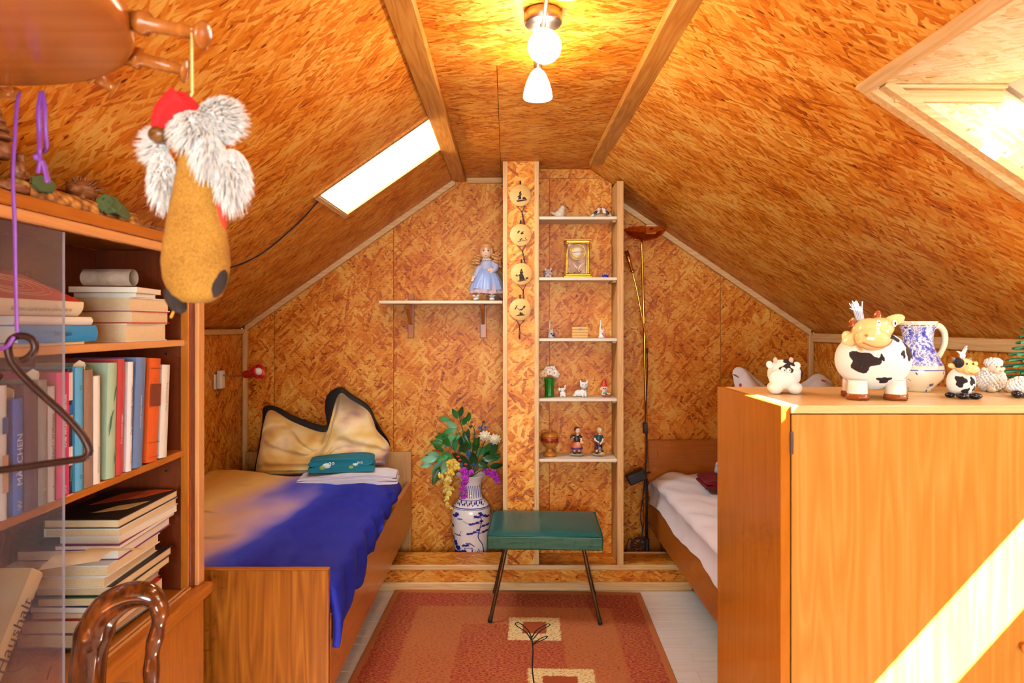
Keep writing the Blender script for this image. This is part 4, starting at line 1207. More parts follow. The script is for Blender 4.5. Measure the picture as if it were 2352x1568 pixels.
# piggy
t_ = toy('piggy_figurine', 'tiny white piggy with blue and green dots beside the clock', 'figurine', 1259, 1, z=SHELF_TOPS[1] + .0016)
m = L(t_); m.e(0, 0, 11, 10, 9, 9.5); m.e(0, -4, 13, 7, 7, 6.5)
for sx_ in (-1, 1):
    m.e(sx_ * 6.5, -4, 20, 2.4, 1.6, 3, (0, sx_ * .3, 0))
    for sy_ in (-1, 1): m.e(sx_ * 5, sy_ * 4, 2.5, 2.6, 2.6, 3)
m.b('body', PORC, .8)
for i, (a, z_, c) in enumerate(((-6, 9, (30, 130, 110)), (-8, 14, (40, 80, 190)), (4, 8, (210, 80, 70)), (7, 15, (40, 60, 160)))):
    L(t_).e(a, -sqrt(max(0, 1 - (a / 10.5) ** 2)) * 9.3, z_, 2, .8, 2).b('dot', plain('dot_%d' % i, C(*c), .3))
m = L(t_); m.e(-3, -10.6, 15, 1, .7, 1); m.e(3, -10.6, 15, 1, .7, 1); m.b('eyes', INK)
L(t_).e(0, -11, 12, 3, 1.4, 2.2).b('snout', plain('snout_pink', C(232, 160, 160), .3))
# small blue figurine
t_ = toy('blue_frog_figurine', 'tiny cobalt blue frog figurine at the edge of the clock shelf', 'figurine', 1390, 1)
m = L(t_); m.e(0, 0, 4, 6.5, 5, 4); m.e(-4.5, -2, 7, 3, 3, 2.8); m.e(4.5, -2, 7, 3, 3, 2.8); m.e(-6, -3, 2, 3, 3, 2); m.e(6, -3, 2, 3, 3, 2); m.b('body', plain('cobalt_glaze', C(44, 52, 168), .15), .6)
m = L(t_); m.e(-4.5, -4.6, 7.5, 1, .6, 1); m.e(4.5, -4.6, 7.5, 1, .6, 1); m.b('eyes', INKW)
# two white cats with tall tails
for px, c, lab in ((1265, (50, 60, 150), 'slim white porcelain cat with tall tail and blue flowers left of the box'), (1382, (214, 110, 140), 'slim white porcelain cat with tall tail and pink flowers right of the box')):
    t_ = toy('cat_figurine', lab, 'figurine', px, 2, 'white cats beside the wooden box', z=SHELF_TOPS[2] + .001)
    m = L(t_); m.e(0, 0, 6, 6.5, 6, 6.5); m.e(1, -1, 14, 5, 4.5, 5); m.e(-2, -1, 19, 1.6, 1.2, 2.4); m.e(4, -1, 19, 1.6, 1.2, 2.4); m.t([(-3, 3, 8), (-3, 2, 22), (-2, 1, 33), (-2.5, 0, 41)], [2.6, 2, 1.5, 1.0]); m.lt([(.1, 0), (8, 0), (7.5, 3), (5, 5)])
    m.b('body', PORC, .7)
    for i, (a, z_) in enumerate(((4, 5), (7, 8), (1, 9), (7, 4))):
        L(t_).e(a, -5.5 + .2 * i, z_, 2.1, 1.6, 2.1).b('flower', plain('flower_%d' % c[0], C(*c), .35))
    m = L(t_); m.e(-.6, -5.2, 15, .6, .5, .6); m.e(2.8, -5.2, 15, .6, .5, .6); m.b('eyes', INK)
# wooden box
t_ = toy('wooden_box', 'small slatted yellow wooden box with a metal clasp', 'box', 1331, 2)
BOXW = wood_mat('box_pine', C(206, 140, 50), C(224, 166, 74), C(236, 186, 98), axis='x', rough=.4)
for k in range(3):
    L(t_).bx((-18, -12, k * 6.6), (18, 12, k * 6.6 + 6.3), .6).b('slat', BOXW)
ld = L(t_).bx((-18.5, -12.5, 20), (18.5, 12.5, 26), .8).b('lid', BOXW)
L(t_).t([(-4, -13.2, 20), (-2, -13.4, 22.5), (4, -13.4, 21.5), (5, -13.3, 19.5), (-1, -13.4, 17.5), (-4, -13.2, 20)], .7, 6).b('clasp', NICKEL)
# flower vase candle
t_ = toy('tulip_bunch_figurine', 'green stem-shaped holder with white and peach lilies', 'figurine', 1262, 3)
gs = L(t_)
for k in range(10):
    a = 2 * pi * k / 10
    gs.t([(8 * cos(a), 7 * sin(a), 0), (6.8 * cos(a), 6.2 * sin(a), 20), (9.5 * cos(a), 8 * sin(a), 43)], 3.2, 8)
gs.e(0, 0, 22, 7, 6, 22)
gs.b('stems', plain('stem_green', C(20, 120, 26), .25), .9)
PET = plain('lily_white', C(246, 236, 224), .35); PEP = plain('lily_peach', C(244, 200, 140), .35)
for k, (x, y_, z_) in enumerate(((-12, -4, 54), (0, -7, 58), (11, -3, 55), (-4, 2, 62), (7, 3, 63), (-16, 3, 52), (15, 4, 52))):
    fl = L(t_)
    for j in range(6):
        a = 2 * pi * j / 6
        fl.e(x + 4 * cos(a), y_ - 2 - .6 * (j % 2), z_ + 4 * sin(a), 5.2, 1.8, 4.2, (0, -a, 0), 10, 7)
    fo = fl.b('blossom', PEP if k in (0, 5) else PET)
    L(t_).e(x, y_ - 4, z_, 1.6, 2.4, 1.6).b('stamen', plain('stamen_orange', C(232, 140, 50), .4), par=fo)
# elephant
t_ = toy('elephant_figurine', 'tiny white sitting elephant with raised trunk', 'figurine', 1292, 3)
m = L(t_); m.e(1, 0, 7, 6, 5.5, 7); m.e(-.5, -1, 16, 5, 5, 5); m.e(-7, 0, 17, 3, 1.5, 4.5); m.e(3, 3, 17, 2.5, 1.5, 4.5); m.t([(1, -5, 16), (5, -6, 19), (5, -6, 25), (7, -6, 28)], [2, 1.6, 1.3, 1.2])
for x in (-4, 5): m.e(x, -4, 2.5, 2.6, 3, 2.6); m.e(x, -4, 8, 2, 2.2, 3)
m.b('body', PORC, .7); m = L(t_); m.e(-2.6, -5.8, 17, .6, .5, .6); m.e(.8, -6, 17.5, .6, .5, .6); m.b('eyes', INK)
# lying cat
t_ = toy('cat_figurine', 'white porcelain cat with a collar lying next to the red-capped gnome', 'figurine', 1337, 3)
m = L(t_); m.e(-7, 2, 8, 11, 8, 8); m.e(4, 0, 13, 7, 6.5, 9); m.e(4, -1, 27, 9.5, 7.5, 7.5); m.lathe([(3.2 * KI, 0), (2 * KI, 4 * KI), (.4 * KI, 7 * KI)], m.q(-2.5, -1, 32), (-.3, 0, 1), 8); m.lathe([(3.2 * KI, 0), (2 * KI, 4 * KI), (.4 * KI, 7 * KI)], m.q(10.5, -1, 32), (.3, 0, 1), 8)
for x in (1, 8): m.e(x, -6, 3, 3, 5, 3); m.e(x, -4, 8, 3, 3, 6)
m.t([(-14, 3, 5), (-19, -2, 4), (-14, -8, 3.5)], [3, 2.6, 2]); m.b('body', PORC, .8)
m = L(t_); m.e(.5, -8.2, 28, 1.6, .6, .9); m.e(7.5, -8.2, 28, 1.6, .6, .9); m.b('eyes', plain('eye_blue', C(60, 110, 140), .2))
L(t_).e(4, -8.8, 25.3, 1, .8, .8).b('nose', plain('nose_pink', C(226, 150, 140), .3))
L(t_).t([(-2, -3, 18.5), (4, -7.2, 18), (10, -3, 18.5), (4, 5, 18.5), (-2, -3, 18.5)], 1.1, 6).b('collar', plain('collar_grey', C(110, 116, 120), .4))
L(t_).e(4, -8, 16.5, 1.6, 1, 1.6).b('bow', plain('collar_grey', C(110, 116, 120), .4))
# gnome
t_ = toy('gnome_figurine', 'seated gnome figurine with a red pointed cap', 'figurine', 1388, 3)
SKINP = plain('painted_skin', C(236, 204, 176), .35)
m = L(t_); m.e(0, 0, 18, 7, 6.2, 6.8); m.e(-7.5, 0, 18, 2.6, 1.4, 3.6); m.e(7.5, 0, 18, 2.2, 1.2, 3); m.e(0, 0, 9, 5.5, 5, 6); m.t([(-4, -3, 10), (-6, -6, 6), (1, -8, 5)], 1.8); m.t([(4, -3, 10), (9, -6, 7), (14, -7, 8)], 1.8); m.b('body', SKINP, .8)
hat = L(t_); hat.lt([(7.6, 0), (7.2, 3), (5.2, 9), (3, 14), (1, 18), (.1, 19)], 0, 0, 22); hat.b('cap', plain('cap_red', C(206, 44, 40), .35), fix=True)
L(t_).lt([(8, -1.2), (8.4, 0), (7.8, 1.5)], 0, 0, 22).b('cap_brim', PORCW, fix=True)
m = L(t_); m.e(0, 0, 4.5, 7.5, 6, 4.5); m.t([(4, -3, 3), (11, -5, 4), (18, -6, 8)], [3.6, 3, 2.6]); m.t([(-3, -3, 3), (7, -8, 2.6), (13, -9, 2.6)], [3.4, 2.8, 2.4]); m.b('trousers', plain('trouser_brown', C(150, 74, 46), .35), .8)
L(t_).e(1, -4.6, 9, 4.2, 2, 3).b('vest', plain('vest_teal', C(90, 170, 176), .35))
m = L(t_); m.e(-2.4, -5.8, 19.5, .9, .6, 1.1); m.e(2.4, -5.8, 19.5, .9, .6, 1.1); m.b('eyes', INK)
L(t_).e(0, -6.6, 17.6, 1.2, 1.2, 1.1).b('nose', plain('nose_pink', C(226, 150, 140), .3))
# lidded goblet
t_ = toy('lidded_goblet', 'turned wooden lidded goblet with a red scalloped band', 'goblet', 1263, 4)
GOB = plain('varnished_goblet', C(196, 118, 40), .25, var=.15, scale=40)
m = L(t_); m.lt([(.1, 0), (15, 0), (15.5, 3), (14.5, 7), (9, 10), (6.5, 14), (8, 18), (14, 23), (18.5, 31), (19.5, 41), (19, 44), (17, 44), (.1, 40)]); m.b('cup', GOB, fix=True)
m = L(t_); m.lt([(.1, 44.4), (19.5, 44.4), (19.8, 46.5), (18.5, 48), (19, 50), (17, 52.5), (8, 55), (2.2, 55.5), (1.8, 58), (2.2, 61), (1, 63), (.1, 63)]); m.b('lid', GOB, fix=True)
m = L(t_); m.lt([(19.4, 34), (19.9, 36), (20.0, 41), (19.6, 42)], seg=32); m.b('red_band', plain('goblet_red', C(150, 40, 22), .3), fix=True)
for k in range(14):
    a = 2 * pi * k / 14
    m = L(t_); m.t([(19.2 * cos(a - .2), 19.2 * sin(a - .2), 36), (18.9 * cos(a), 18.9 * sin(a), 31.5), (19.2 * cos(a + .2), 19.2 * sin(a + .2), 36)], .9, 5, 3); m.b('scallop', plain('goblet_red', C(150, 40, 22), .3))
# girl and boy figurines
def child(px, lab, girl):
    t_ = toy('child_figurine', lab, 'figurine', px, 4, 'painted child figurines', z=SHELF_TOPS[4] + .0022)
    m = L(t_); m.e(-1, 0, 2.5, 17 if girl else 13, 10, 3.2); m.e(8 if girl else 5, -4, 3, 8, 6, 3.6); m.e(-8, 2, 3, 7, 6, 3.4); m.b('base', plain('figure_base', C(150, 140, 120), .5, var=.3, scale=300), .9, 2)
    if not girl: L(t_).e(7, -6, 5, 7, 5, 4.5).b('mound', plain('mound_tan', C(206, 150, 90), .5))
    sk = L(t_)
    for x in ((-6, 6) if girl else (-5, 4)):
        sk.t([(x, 0, 5), (x * .8, 0, 13), (x * .6, 0, 24)], [2.4, 2.8, 3.4])
        sk.e(x, -3, 6.5, 2.6, 4.2, 2.2)
    sk.t([(0, 0, 22), (0, 0, 44)], [6, 5]); sk.t([(0, 0, 42), (2 if girl else 3, -1, 50)], 2.6)
    sk.e(2 if girl else 3, -1.5, 57, 6.2, 6.2, 7)
    if girl: sk.t([(5, 0, 44), (10, -4, 38), (8, -8, 33)], [3, 2.6, 2.2]); sk.t([(-5, 0, 44), (-11, -3, 42), (-13, -4, 39)], [3, 2.6, 2])
    else: sk.t([(6, 0, 43), (9, -5, 36), (2, -8, 27)], [3, 2.6, 2]); sk.t([(-6, 0, 43), (-9, -5, 37), (0, -8, 31)], [3, 2.6, 2])
    sk.b('body', SKINP, .85, 2)
    hr = L(t_); hx = 2 if girl else 3
    hr.e(hx - 1.5, 1.2, 59.5, 7, 6.6, 6.6)
    hr.b('hair' if not girl else 'headscarf', plain('hair_blond', C(214, 168, 92), .45, var=.3, scale=200) if not girl else plain('scarf_brown', C(110, 44, 30), .4))
    if girl:
        L(t_).lt([(6.3, 46), (7.5, 40), (7, 34), (6, 30)], seg=18).b('bodice', plain('bodice_dark', C(48, 36, 46), .35), fix=True)
        L(t_).lt([(6, 32), (9, 27), (12.5, 20), (13.5, 17), (12, 17)], seg=22).b('skirt', plain('skirt_red', C(206, 96, 70), .35, var=.25, scale=150), fix=True)
        L(t_).lt([(13, 19.5), (13.9, 17), (13.4, 15.5), (12.5, 16)], seg=22).b('hem', plain('hem_purple', C(78, 40, 110), .35), fix=True)
        L(t_).e(2, -9, 25, 6.5, 3.5, 8).b('apron', plain('apron_rose', C(226, 140, 110), .35, var=.2, scale=200))
        L(t_).e(11, -8, 31, 5, 4, 3.6).b('basket', plain('basket_tan', C(222, 176, 120), .5))
        m = L(t_); m.t([(-7, 0, 45), (-12, -2, 43), (-12, -4, 40)], [4, 3.6, 3]); m.t([(6, 0, 45), (10, -3, 41)], [4, 3.2]); m.b('sleeves', plain('bodice_dark', C(48, 36, 46), .35))
    else:
        L(t_).lt([(4, 47), (7.6, 44), (7.6, 36), (6.6, 32)], seg=18).b('shirt', plain('shirt_teal', C(30, 70, 84), .35), fix=True)
        m = L(t_); m.t([(6, 0, 44), (9, -3, 39)], [4, 3.4]); m.t([(-6, 0, 44), (-9, -3, 40)], [4, 3.4]); m.b('sleeves', plain('shirt_teal', C(30, 70, 84), .35))
        m = L(t_); m.lt([(6.6, 35), (8, 28), (7.5, 22), (3, 21)], seg=18); m.t([(-4.5, 0, 24), (-5, 0, 14)], [4.4, 4.6]); m.t([(4, 0, 24), (4, 0, 16)], [4.4, 4.6]); m.b('overalls', plain('overalls_plum', C(70, 30, 60), .35), fix=True)
        sp = L(t_); sp.t([(-5, -8, 36), (1, -9, 20)], .9, 6); sp.e(2, -9.5, 17, 3, 1, 4.5); sp.b('spade', plain('spade_steel', C(110, 120, 150), .3, .6))
        L(t_).e(8, -5, 11, 3, 3, 3).b('leaves', plain('leaf_dark_green', C(40, 96, 50), .4))
    m = L(t_)
    for x in ((-6, 6) if girl else (-5, 4)): m.e(x, -4, 6.5, 3, 4.6, 2.5)
    m.b('shoes', plain('shoe_dark', C(70, 34, 40), .35))
    m = L(t_); m.e(hx - 2.2, -7.4, 58, .7, .5, .9); m.e(hx + 2.2, -7.4, 58, .7, .5, .9); m.b('eyes', INK)
    L(t_).e(hx, -7.7, 55.8, .9, .9, .9).b('nose', SKINP)
    L(t_).e(hx, -7.2, 53.4, 1.5, .4, .5).b('mouth', plain('mouth_red', C(190, 70, 60), .4))
child(1325, 'painted figurine of a girl in a red skirt and headscarf', True)
child(1375, 'painted figurine of a fair-haired boy leaning on a spade', False)

# ------------------------------------------------------------------ wall hanging of four discs
wh = thing('wall_hanging', 'four round wooden discs with gnome silhouettes tied in a column on the pillar', 'wall hanging', ((1196 - CX) * KS, PF, P(1195, 740, PF).z))
DISC = wood_mat('disc_birch', C(222, 168, 88), C(236, 188, 110), C(242, 202, 130), axis='x', rough=.5, contrast=.5)
CORD = plain('dark_cord', C(52, 34, 48), .8)
def wpt(px, py, off): return P(px, py, PF) * 1.0 + Vector((0, -off, 0))
cent = [(1195, 449.5), (1196, 540), (1197.5, 629.5), (1194.5, 710.5)]
sil = [
    [[(-6, -13), (2, -12), (13, -8), (13, -9.5), (4, -8.5), (-8, -10)], [(-5, -9), (-3, -4), (-6, -3), (-3, 0), (2, 4), (3, 3), (1, -1), (2, -7)], [(4, -8), (5, -4), (8, -3), (11, -5), (12, -8)], [(-3, 1), (-2, 6), (0, 9), (1, 8), (2, 4), (0, 3)]],
    [[(-6, -13), (13, -9), (13, -10), (-6, -14)], [(-3, -10), (2, -6), (4, -9), (1, -9), (-1, -12)], [(-7, 3), (-6, 7), (-3, 9), (-1, 8), (-3, 6), (-5, 3)], [(-1, 2), (2, 6), (6, 7), (4, 4), (7, 3), (2, 1)], [(8, -8), (9, -4), (10, -8)]],
    [[(-9, -14), (-2, -12), (9, -11), (11, -12), (-3, -15)], [(-4, -12), (-4, -5), (-6, -2), (-2, 1), (3, 0), (5, -5), (7, -11)], [(-3, 1), (-3, 5), (2, 6), (4, 3), (2, 0)], [(-12, -4), (-10, 0), (-8, -3), (-6, -1), (-7, -5)], [(8, -11), (9, -7), (13, -6), (14, -9)], [(-3, 6), (0, 11), (2, 8), (2, 6)]],
    [[(-10, -13), (-2, -10), (10, -10), (8, -12)], [(0, -10), (-2, -7), (2, -5), (4, -9), (5, -5), (6, -9), (3, -11)], [(-4, -1), (2, 1), (6, 3), (6, 0), (2, -2)], [(5, 2), (6, 6), (9, 8), (12, 6), (10, 5), (9, 2)], [(-10, 3), (-6, 9), (-5, 8), (-9, 0), (-11, -1)], [(-8, 3), (-2, 0), (-2, .8), (-8, 4)]]]
SIL = plain('burnt_silhouette', C(58, 34, 20), .8)
for (cx_, cy_), sh in zip(cent, sil):
    c = wpt(cx_, cy_, .004)
    dsk = MB().lathe([(.001, 0), (.0570, 0), (.0585, .0015), (.0585, .0055), (.0570, .007), (.001, .007)], c, (0, -1, 0), 40).build('disc', DISC, wh, fix=True)
    for pl_ in sh:
        MB().prism([(x * 1.15, y * 1.15) for x, y in pl_], c + Vector((0, -.0072, 0)), Vector((KS, 0, 0)), Vector((0, 0, KS)), .0004, ez=(0, -1, 0)).build('silhouette', SIL, dsk, fix=True)
    MB().box(wpt(cx_ - 1.8, cy_ - 34, .003), wpt(cx_ + 1.8, cy_ - 22, .0), .0005).build('hook_tape', plain('hook_tape', C(50, 36, 30), .8), wh)
for i, (cx_, cy_) in enumerate(cent):
    nx = cent[i + 1] if i < 3 else (1192, 800)
    k1 = (cx_ + 4 if i < 3 else cx_ - 1, cy_ + 37)
    for s_ in (-9, 11):
        MB().tube([wpt(cx_ + s_, cy_ + 23, .008), wpt(k1[0], k1[1], .006)], .0016, 6).build('cord', CORD, wh)
    end = (nx[0] + 8, nx[1] - 25) if i < 3 else (1193, 779)
    for dx in (0, 2.2):
        MB().tube(spline([wpt(k1[0], k1[1], .006), wpt((k1[0] + end[0]) / 2 + dx - 1, (k1[1] + end[1]) / 2, .006), wpt(end[0] + dx * .5, end[1], .006)], 5), .0017, 6).build('cord', CORD, wh)
    MB().ell(wpt(k1[0], k1[1], .006), .0045).build('knot', CORD, wh)
MB().ell(wpt(1193, 772, .006), (.005, .004, .008)).build('knot', CORD, wh)

# ------------------------------------------------------------------ doll on the wall shelf
YD = 3.955
KD = YD / F
doll = thing('doll', 'porcelain doll with fair ringlets in a pale blue satin dress', 'doll', ((1118 - CX) * KD, YD, WSZ + .0006))
def D(): return L(doll, KD)
DSK = plain('doll_bisque', C(238, 196, 166), .35, var=.03)
m = D()
m.e(-1, -3, 112, 14, 14, 16.5); m.e(-1, -8, 105, 9, 8, 8); m.t([(0, 0, 98), (1, 2, 86)], [5.5, 6]); m.t([(1, 2, 90), (2, 3, 70), (2, 3, 52)], [11, 12, 14])
m.t([(-10, 2, 86), (-19, -2, 70), (-27, -7, 56), (-33, -9, 50)], [6, 5, 4, 3]); m.t([(13, 2, 86), (20, -4, 74), (14, -13, 68), (7, -16, 70)], [6, 5, 4, 3])
for (a, b_, r) in (((-33, -9, 50), (-36, -12, 45), 1.3), ((-33, -9, 50), (-33, -13, 44), 1.3), ((-33, -9, 50), (-30, -12, 45), 1.3), ((7, -16, 70), (2, -18, 71), 1.3), ((7, -16, 70), (2, -18, 68), 1.3), ((7, -16, 70), (4, -18, 74), 1.3), ((7, -16, 70), (3, -17, 66), 1.2), ((-33, -9, 50), (-28, -12, 48), 1.2)):
    m.t([a, b_], r, 6)
m.t([(-8, 0, 52), (-15, -6, 28), (-20, -10, 10)], [8, 6, 4]); m.t([(8, 0, 52), (11, -8, 28), (12, -10, 8)], [8, 6, 4])
m.b('body', DSK, .9, 3)
m = D()
for x in (-6, 5): m.e(x - 1, -16.4, 114, 2.2, 1, 1.6)
m.b('eyes', plain('doll_eye', C(70, 46, 34), .15))
m = D(); m.e(-1.5, -17.5, 108.5, 1.6, 1.6, 1.8); m.b('nose', DSK)
m = D(); m.e(-1.5, -16.3, 103.5, 3, 1, 1.2); m.b('mouth', plain('doll_lip', C(206, 104, 92), .3))
m = D()
for x in (-7, 4): m.e(x, -15, 118, 3.2, .8, .6)
m.b('eyebrows', plain('doll_brow', C(150, 96, 52), .6))
HAIR = plain('doll_hair', C(206, 146, 88), .38, var=.3, scale=260)
m = D(); m.e(-1, 0, 118, 16.5, 15, 14); m.e(-1, -9, 126, 13, 7, 6.5, (.5, 0, 0)); m.e(-13, -3, 112, 4.5, 9, 12); m.e(12, -3, 112, 4.5, 9, 12); hr = m.b('hair', HAIR, .9, 2)
for (x, y_, z_) in ((-18, -4, 102), (-24, -4, 98), (-28, -2, 90), (-21, -8, 90), (17, -4, 104), (24, -4, 102), (28, -4, 94), (22, -8, 94), (29, 0, 84), (-26, 3, 82), (20, 2, 84), (-16, 4, 88)):
    cr = D()
    cr.tube([cr.q(x + 4.5 * cos(a), y_ + 4.5 * sin(a), z_ + 6 - a * .95) for a in [k * .6 for k in range(0, 22)]], 2.9 * KD, 7)
    cr.b('ringlet', HAIR, par=hr)
SATIN = plain('blue_satin', C(150, 172, 226), .25, var=.06, scale=20, Sheen_Weight=.3)
SHEER = plain('blue_sheer', C(176, 180, 214), .6, var=.1, scale=60)
NET = plain('lilac_net', C(196, 170, 178), .8, var=.1, scale=120)
def skirt(r0, r1, z0, z1, wav, amp, off=(1, -2)):
    def fn(u, v):
        a = 2 * pi * u
        r = r0 + (r1 - r0) * (v ** .6)
        r *= 1 + amp * v * sin(a * wav + 1.1) + amp * .5 * v * sin(a * (wav * 2 + 1))
        return WL[doll] + Vector((off[0] + r * 1.08 * cos(a), off[1] + r * .72 * sin(a), z0 + (z1 - z0) * v + amp * 22 * v * sin(a * 3 + 2))) * KD
    return fn
dr = MB().grid(skirt(12, 37, 72, 26, 8, .07), 120, 16, True, True).build('skirt', SATIN, doll)
MB().grid(skirt(14, 38, 60, 17, 11, .06), 120, 12, True, True).build('petticoat', NET, doll)
m = D(); m.lathe([(r * KD, h * KD) for r, h in ((7, 95), (12, 90), (14, 82), (13, 72), (12, 68))], m.q(1, 1, 0), (0, 0, 1), 24, True, 1, .85); m.b('bodice', SHEER, fix=True)
m = D(); m.t([(-9, 2, 88), (-16, -1, 76), (-22, -5, 63), (-27, -7, 56)], [6.5, 8.5, 7, 5]); m.t([(11, 2, 88), (20, -4, 80), (19, -10, 72), (13, -13, 69)], [6.5, 8.5, 7, 5]); m.b('sleeves', SHEER)
m = D()
for k in range(18):
    a = 2 * pi * k / 18; m.e(0 + 9 * cos(a), 0 + 8 * sin(a), 94 + (k % 2) * 1.5, 2.6, 2.6, 2.2, None, 8, 6)
m.b('lace_collar', plain('lace_cream', C(238, 214, 196), .8))
m = D()
for k in range(10):
    a = 2 * pi * k / 10; m.e(-29 + 3 * cos(a), -8 + 4 * sin(a), 54, 2.2, 2.2, 2.6, None, 6, 5)
m.b('lace_cuff', plain('lace_cream', C(238, 214, 196), .8))
m = D()
for k in range(10):
    a = 2 * pi * k / 10; m.e(10 + 2.5 * cos(a), -15, 69 + 5 * sin(a), 2.2, 2.2, 2.2, None, 6, 5)
m.b('lace_cuff', plain('lace_cream', C(238, 214, 196), .8))
for x, y_ in ((-24, -14), (12.5, -14)):
    m = D(); m.e(x, y_, 4.2, 7, 11, 4); m.e(x + (3 if x < 0 else 0), y_ + 5, 6, 5.5, 6, 6); so = m.b('shoe', PORC, 1.0, 2)
    m = D(); m.e(x - 4, y_ - 4, 11, 4, 1.5, 1.6, (0, .3, 0)); m.e(x + 4, y_ - 4, 11, 4, 1.5, 1.6, (0, -.3, 0)); m.b('shoe_bow', PORC, par=so)
# ------------------------------------------------------------------ tall vase behind the plinth
YV = 3.985
KV = YV / F
VX = (1082 - CX) * KV
vase = thing('floor_vase', 'tall white floor vase painted with blue pines and pavilions', 'vase', (VX, YV, .0005))
vprof = [(28, 1308), (31, 1306), (32, 1296), (34, 1280), (37, 1262), (41, 1235), (44, 1205), (45, 1180), (44, 1166), (40, 1156), (32, 1147), (25.5, 1140), (23.5, 1130), (22.8, 1118), (24, 1106), (28, 1096), (35, 1089), (35.6, 1087.5), (34, 1088), (26, 1098), (21, 1112), (20.5, 1130)]
def vz(py): return EYE - (py - CY) * KV
VW = plain('vase_white_glaze', C(238, 230, 226), .12, var=.03)
MB().lathe([(r * KV, max(.001, vz(y)) ) for r, y in vprof], (VX, YV, 0), seg=48).build('body', VW, vase, fix=True)
def vr(py):
    pts = [(y, r) for r, y in vprof[:17]]
    for (y0, r0_), (y1, r1_) in zip(pts, pts[1:]):
        if y1 <= py <= y0: return r0_ + (r1_ - r0_) * (y0 - py) / (y0 - y1)
    return pts[0][1]
def vp(px, py, off=.25):
    r = vr(py) + off
    dx = max(-.97 * r, min(.97 * r, px - 1082))
    return Vector((VX + dx * KV, YV - sqrt(r * r - dx * dx) * KV, vz(py)))
VB = plain('vase_cobalt', C(46, 46, 150), .15, var=.25, scale=90); VBL = plain('vase_light_blue', C(110, 116, 190), .15, var=.2, scale=90)
def stroke(pts, w, mat=VB, n=5, name='brush_stroke'):
    MB().tube([vp(x, y) for x, y, _ in [(p.x, p.y, 0) for p in spline([(a, b, 0) for a, b in pts], n)]], [w * KV] * ((len(pts) - 1) * n + 1), 6).build(name, mat, vase)
def blob(px, py, rx, ry, mat=VB):
    def fn(u, v):
        a = 2 * pi * u; k = v * (1 + .18 * sin(5 * a))
        return vp(px + rx * k * cos(a), py + ry * k * sin(a), .35 * (1 - v) + .12)
    MB().grid(fn, 14, 3, True, True).build('painted_patch', mat, vase)
for y_, w in ((1143, .8), (1158, 1.1), (1161, .6)):
    r = vr(y_) + .1
    MB().tube([(VX + r * KV * cos(a), YV + r * KV * sin(a), vz(y_)) for a in [2 * pi * k / 40 for k in range(40)]], w * KV, 6, closed=True).build('blue_ring', VB, vase)
for k in range(22): blob(1042 + k * 3.8, 1149 + 3 * sin(k * 2.2), 1.6, 1.8 + (k % 3))
for k in range(-4, 5):
    x = 1082 + 5 * k; stroke([(x - 2.2, 1138), (x - 1.6, 1122), (x, 1110), (x + 1.6, 1122), (x + 2.2, 1138)], .55, VBL, 4)
# tree with cloud foliage
stroke([(1112, 1262), (1109, 1240), (1100, 1222), (1103, 1205), (1107, 1188), (1105, 1172)], 1.0)
for bx_, by_ in ((1107, 1172), (1100, 1176), (1114, 1175), (1120, 1178), (1098, 1188), (1090, 1190), (1083, 1191), (1107, 1186), (1112, 1197), (1120, 1197), (1092, 1209), (1085, 1212), (1078, 1213), (1112, 1211), (1119, 1210), (1100, 1205), (1094, 1174), (1104, 1168)): blob(bx_, by_, 4.6, 2.6)
for a, b_ in (((1104, 1176), (1090, 1178)), ((1106, 1190), (1085, 1193)), ((1104, 1210), (1080, 1214)), ((1103, 1200), (1120, 1198)), ((1101, 1214), (1120, 1212))): stroke([a, ((a[0] + b_[0]) / 2, (a[1] + b_[1]) / 2 - 1), b_], .7)
# bird / crag at the left, pavilion, reeds
for bx_, by_, rx, ry in ((1052, 1171, 5, 4), (1047, 1176, 6, 3), (1059, 1181, 7, 2), (1042, 1200, 3, 4), (1053, 1218, 9, 2), (1043, 1228, 3, 6), (1048, 1238, 5, 7), (1054, 1248, 6, 6), (1062, 1258, 8, 5), (1072, 1240, 9, 2.4), (1078, 1235, 7, 2), (1068, 1254, 7, 3.6), (1050, 1260, 7, 5)): blob(bx_, by_, rx, ry, VB if ry > 2.2 else VBL)
stroke([(1066, 1184), (1074, 1188), (1080, 1189)], .6, VBL)
stroke([(1062, 1208), (1058, 1216), (1060, 1220)], .5)
stroke([(1064, 1244), (1080, 1236), (1092, 1242)], .9); stroke([(1068, 1246), (1088, 1246)], .7); stroke([(1070, 1246), (1071, 1260)], .8); stroke([(1086, 1246), (1086, 1260)], .8)
for k in range(7): stroke([(1086 + 4 * k, 1264), (1088 + 4 * k + 2 * sin(k), 1248 + 3 * (k % 3))], .6, VB, 3)

# ------------------------------------------------------------------ artificial flowers
fa = thing('flower_arrangement', 'artificial flowers with green leaves, yellow and magenta trusses in the floor vase', 'flowers', (VX, YV, vz(1100)))
def fp(px, py, dy=0.0):
    return P(px, py, YV + dy)
STEM = plain('stem_dark', C(70, 86, 44), .6)
LEAFM = [plain('leaf_bright', C(72, 150, 84), .35, var=.15, scale=40), plain('leaf_mid', C(50, 118, 50), .35, var=.2, scale=40), plain('leaf_deep', C(40, 82, 36), .35, var=.2, scale=40), plain('leaf_blue_green', C(120, 178, 140), .35, var=.12, scale=40)]
def leaf_mesh():
    m = MB()
    def fn(u, v):
        w = .5 * (sin(pi * min(1, v ** .85))) ** .9 * (.42)
        x = (2 * u - 1) * w
        return Vector((x, abs(2 * u - 1) * .06 + .10 * v * v - .04, v))
    m.grid(fn, 4, 8)
    return m
_lm = leaf_mesh()
leaf_me = []
for mt_ in LEAFM:
    me = _lm.mesh('leaf', Vector((0, 0, 0))); me.materials.append(mt_); leaf_me.append(me)
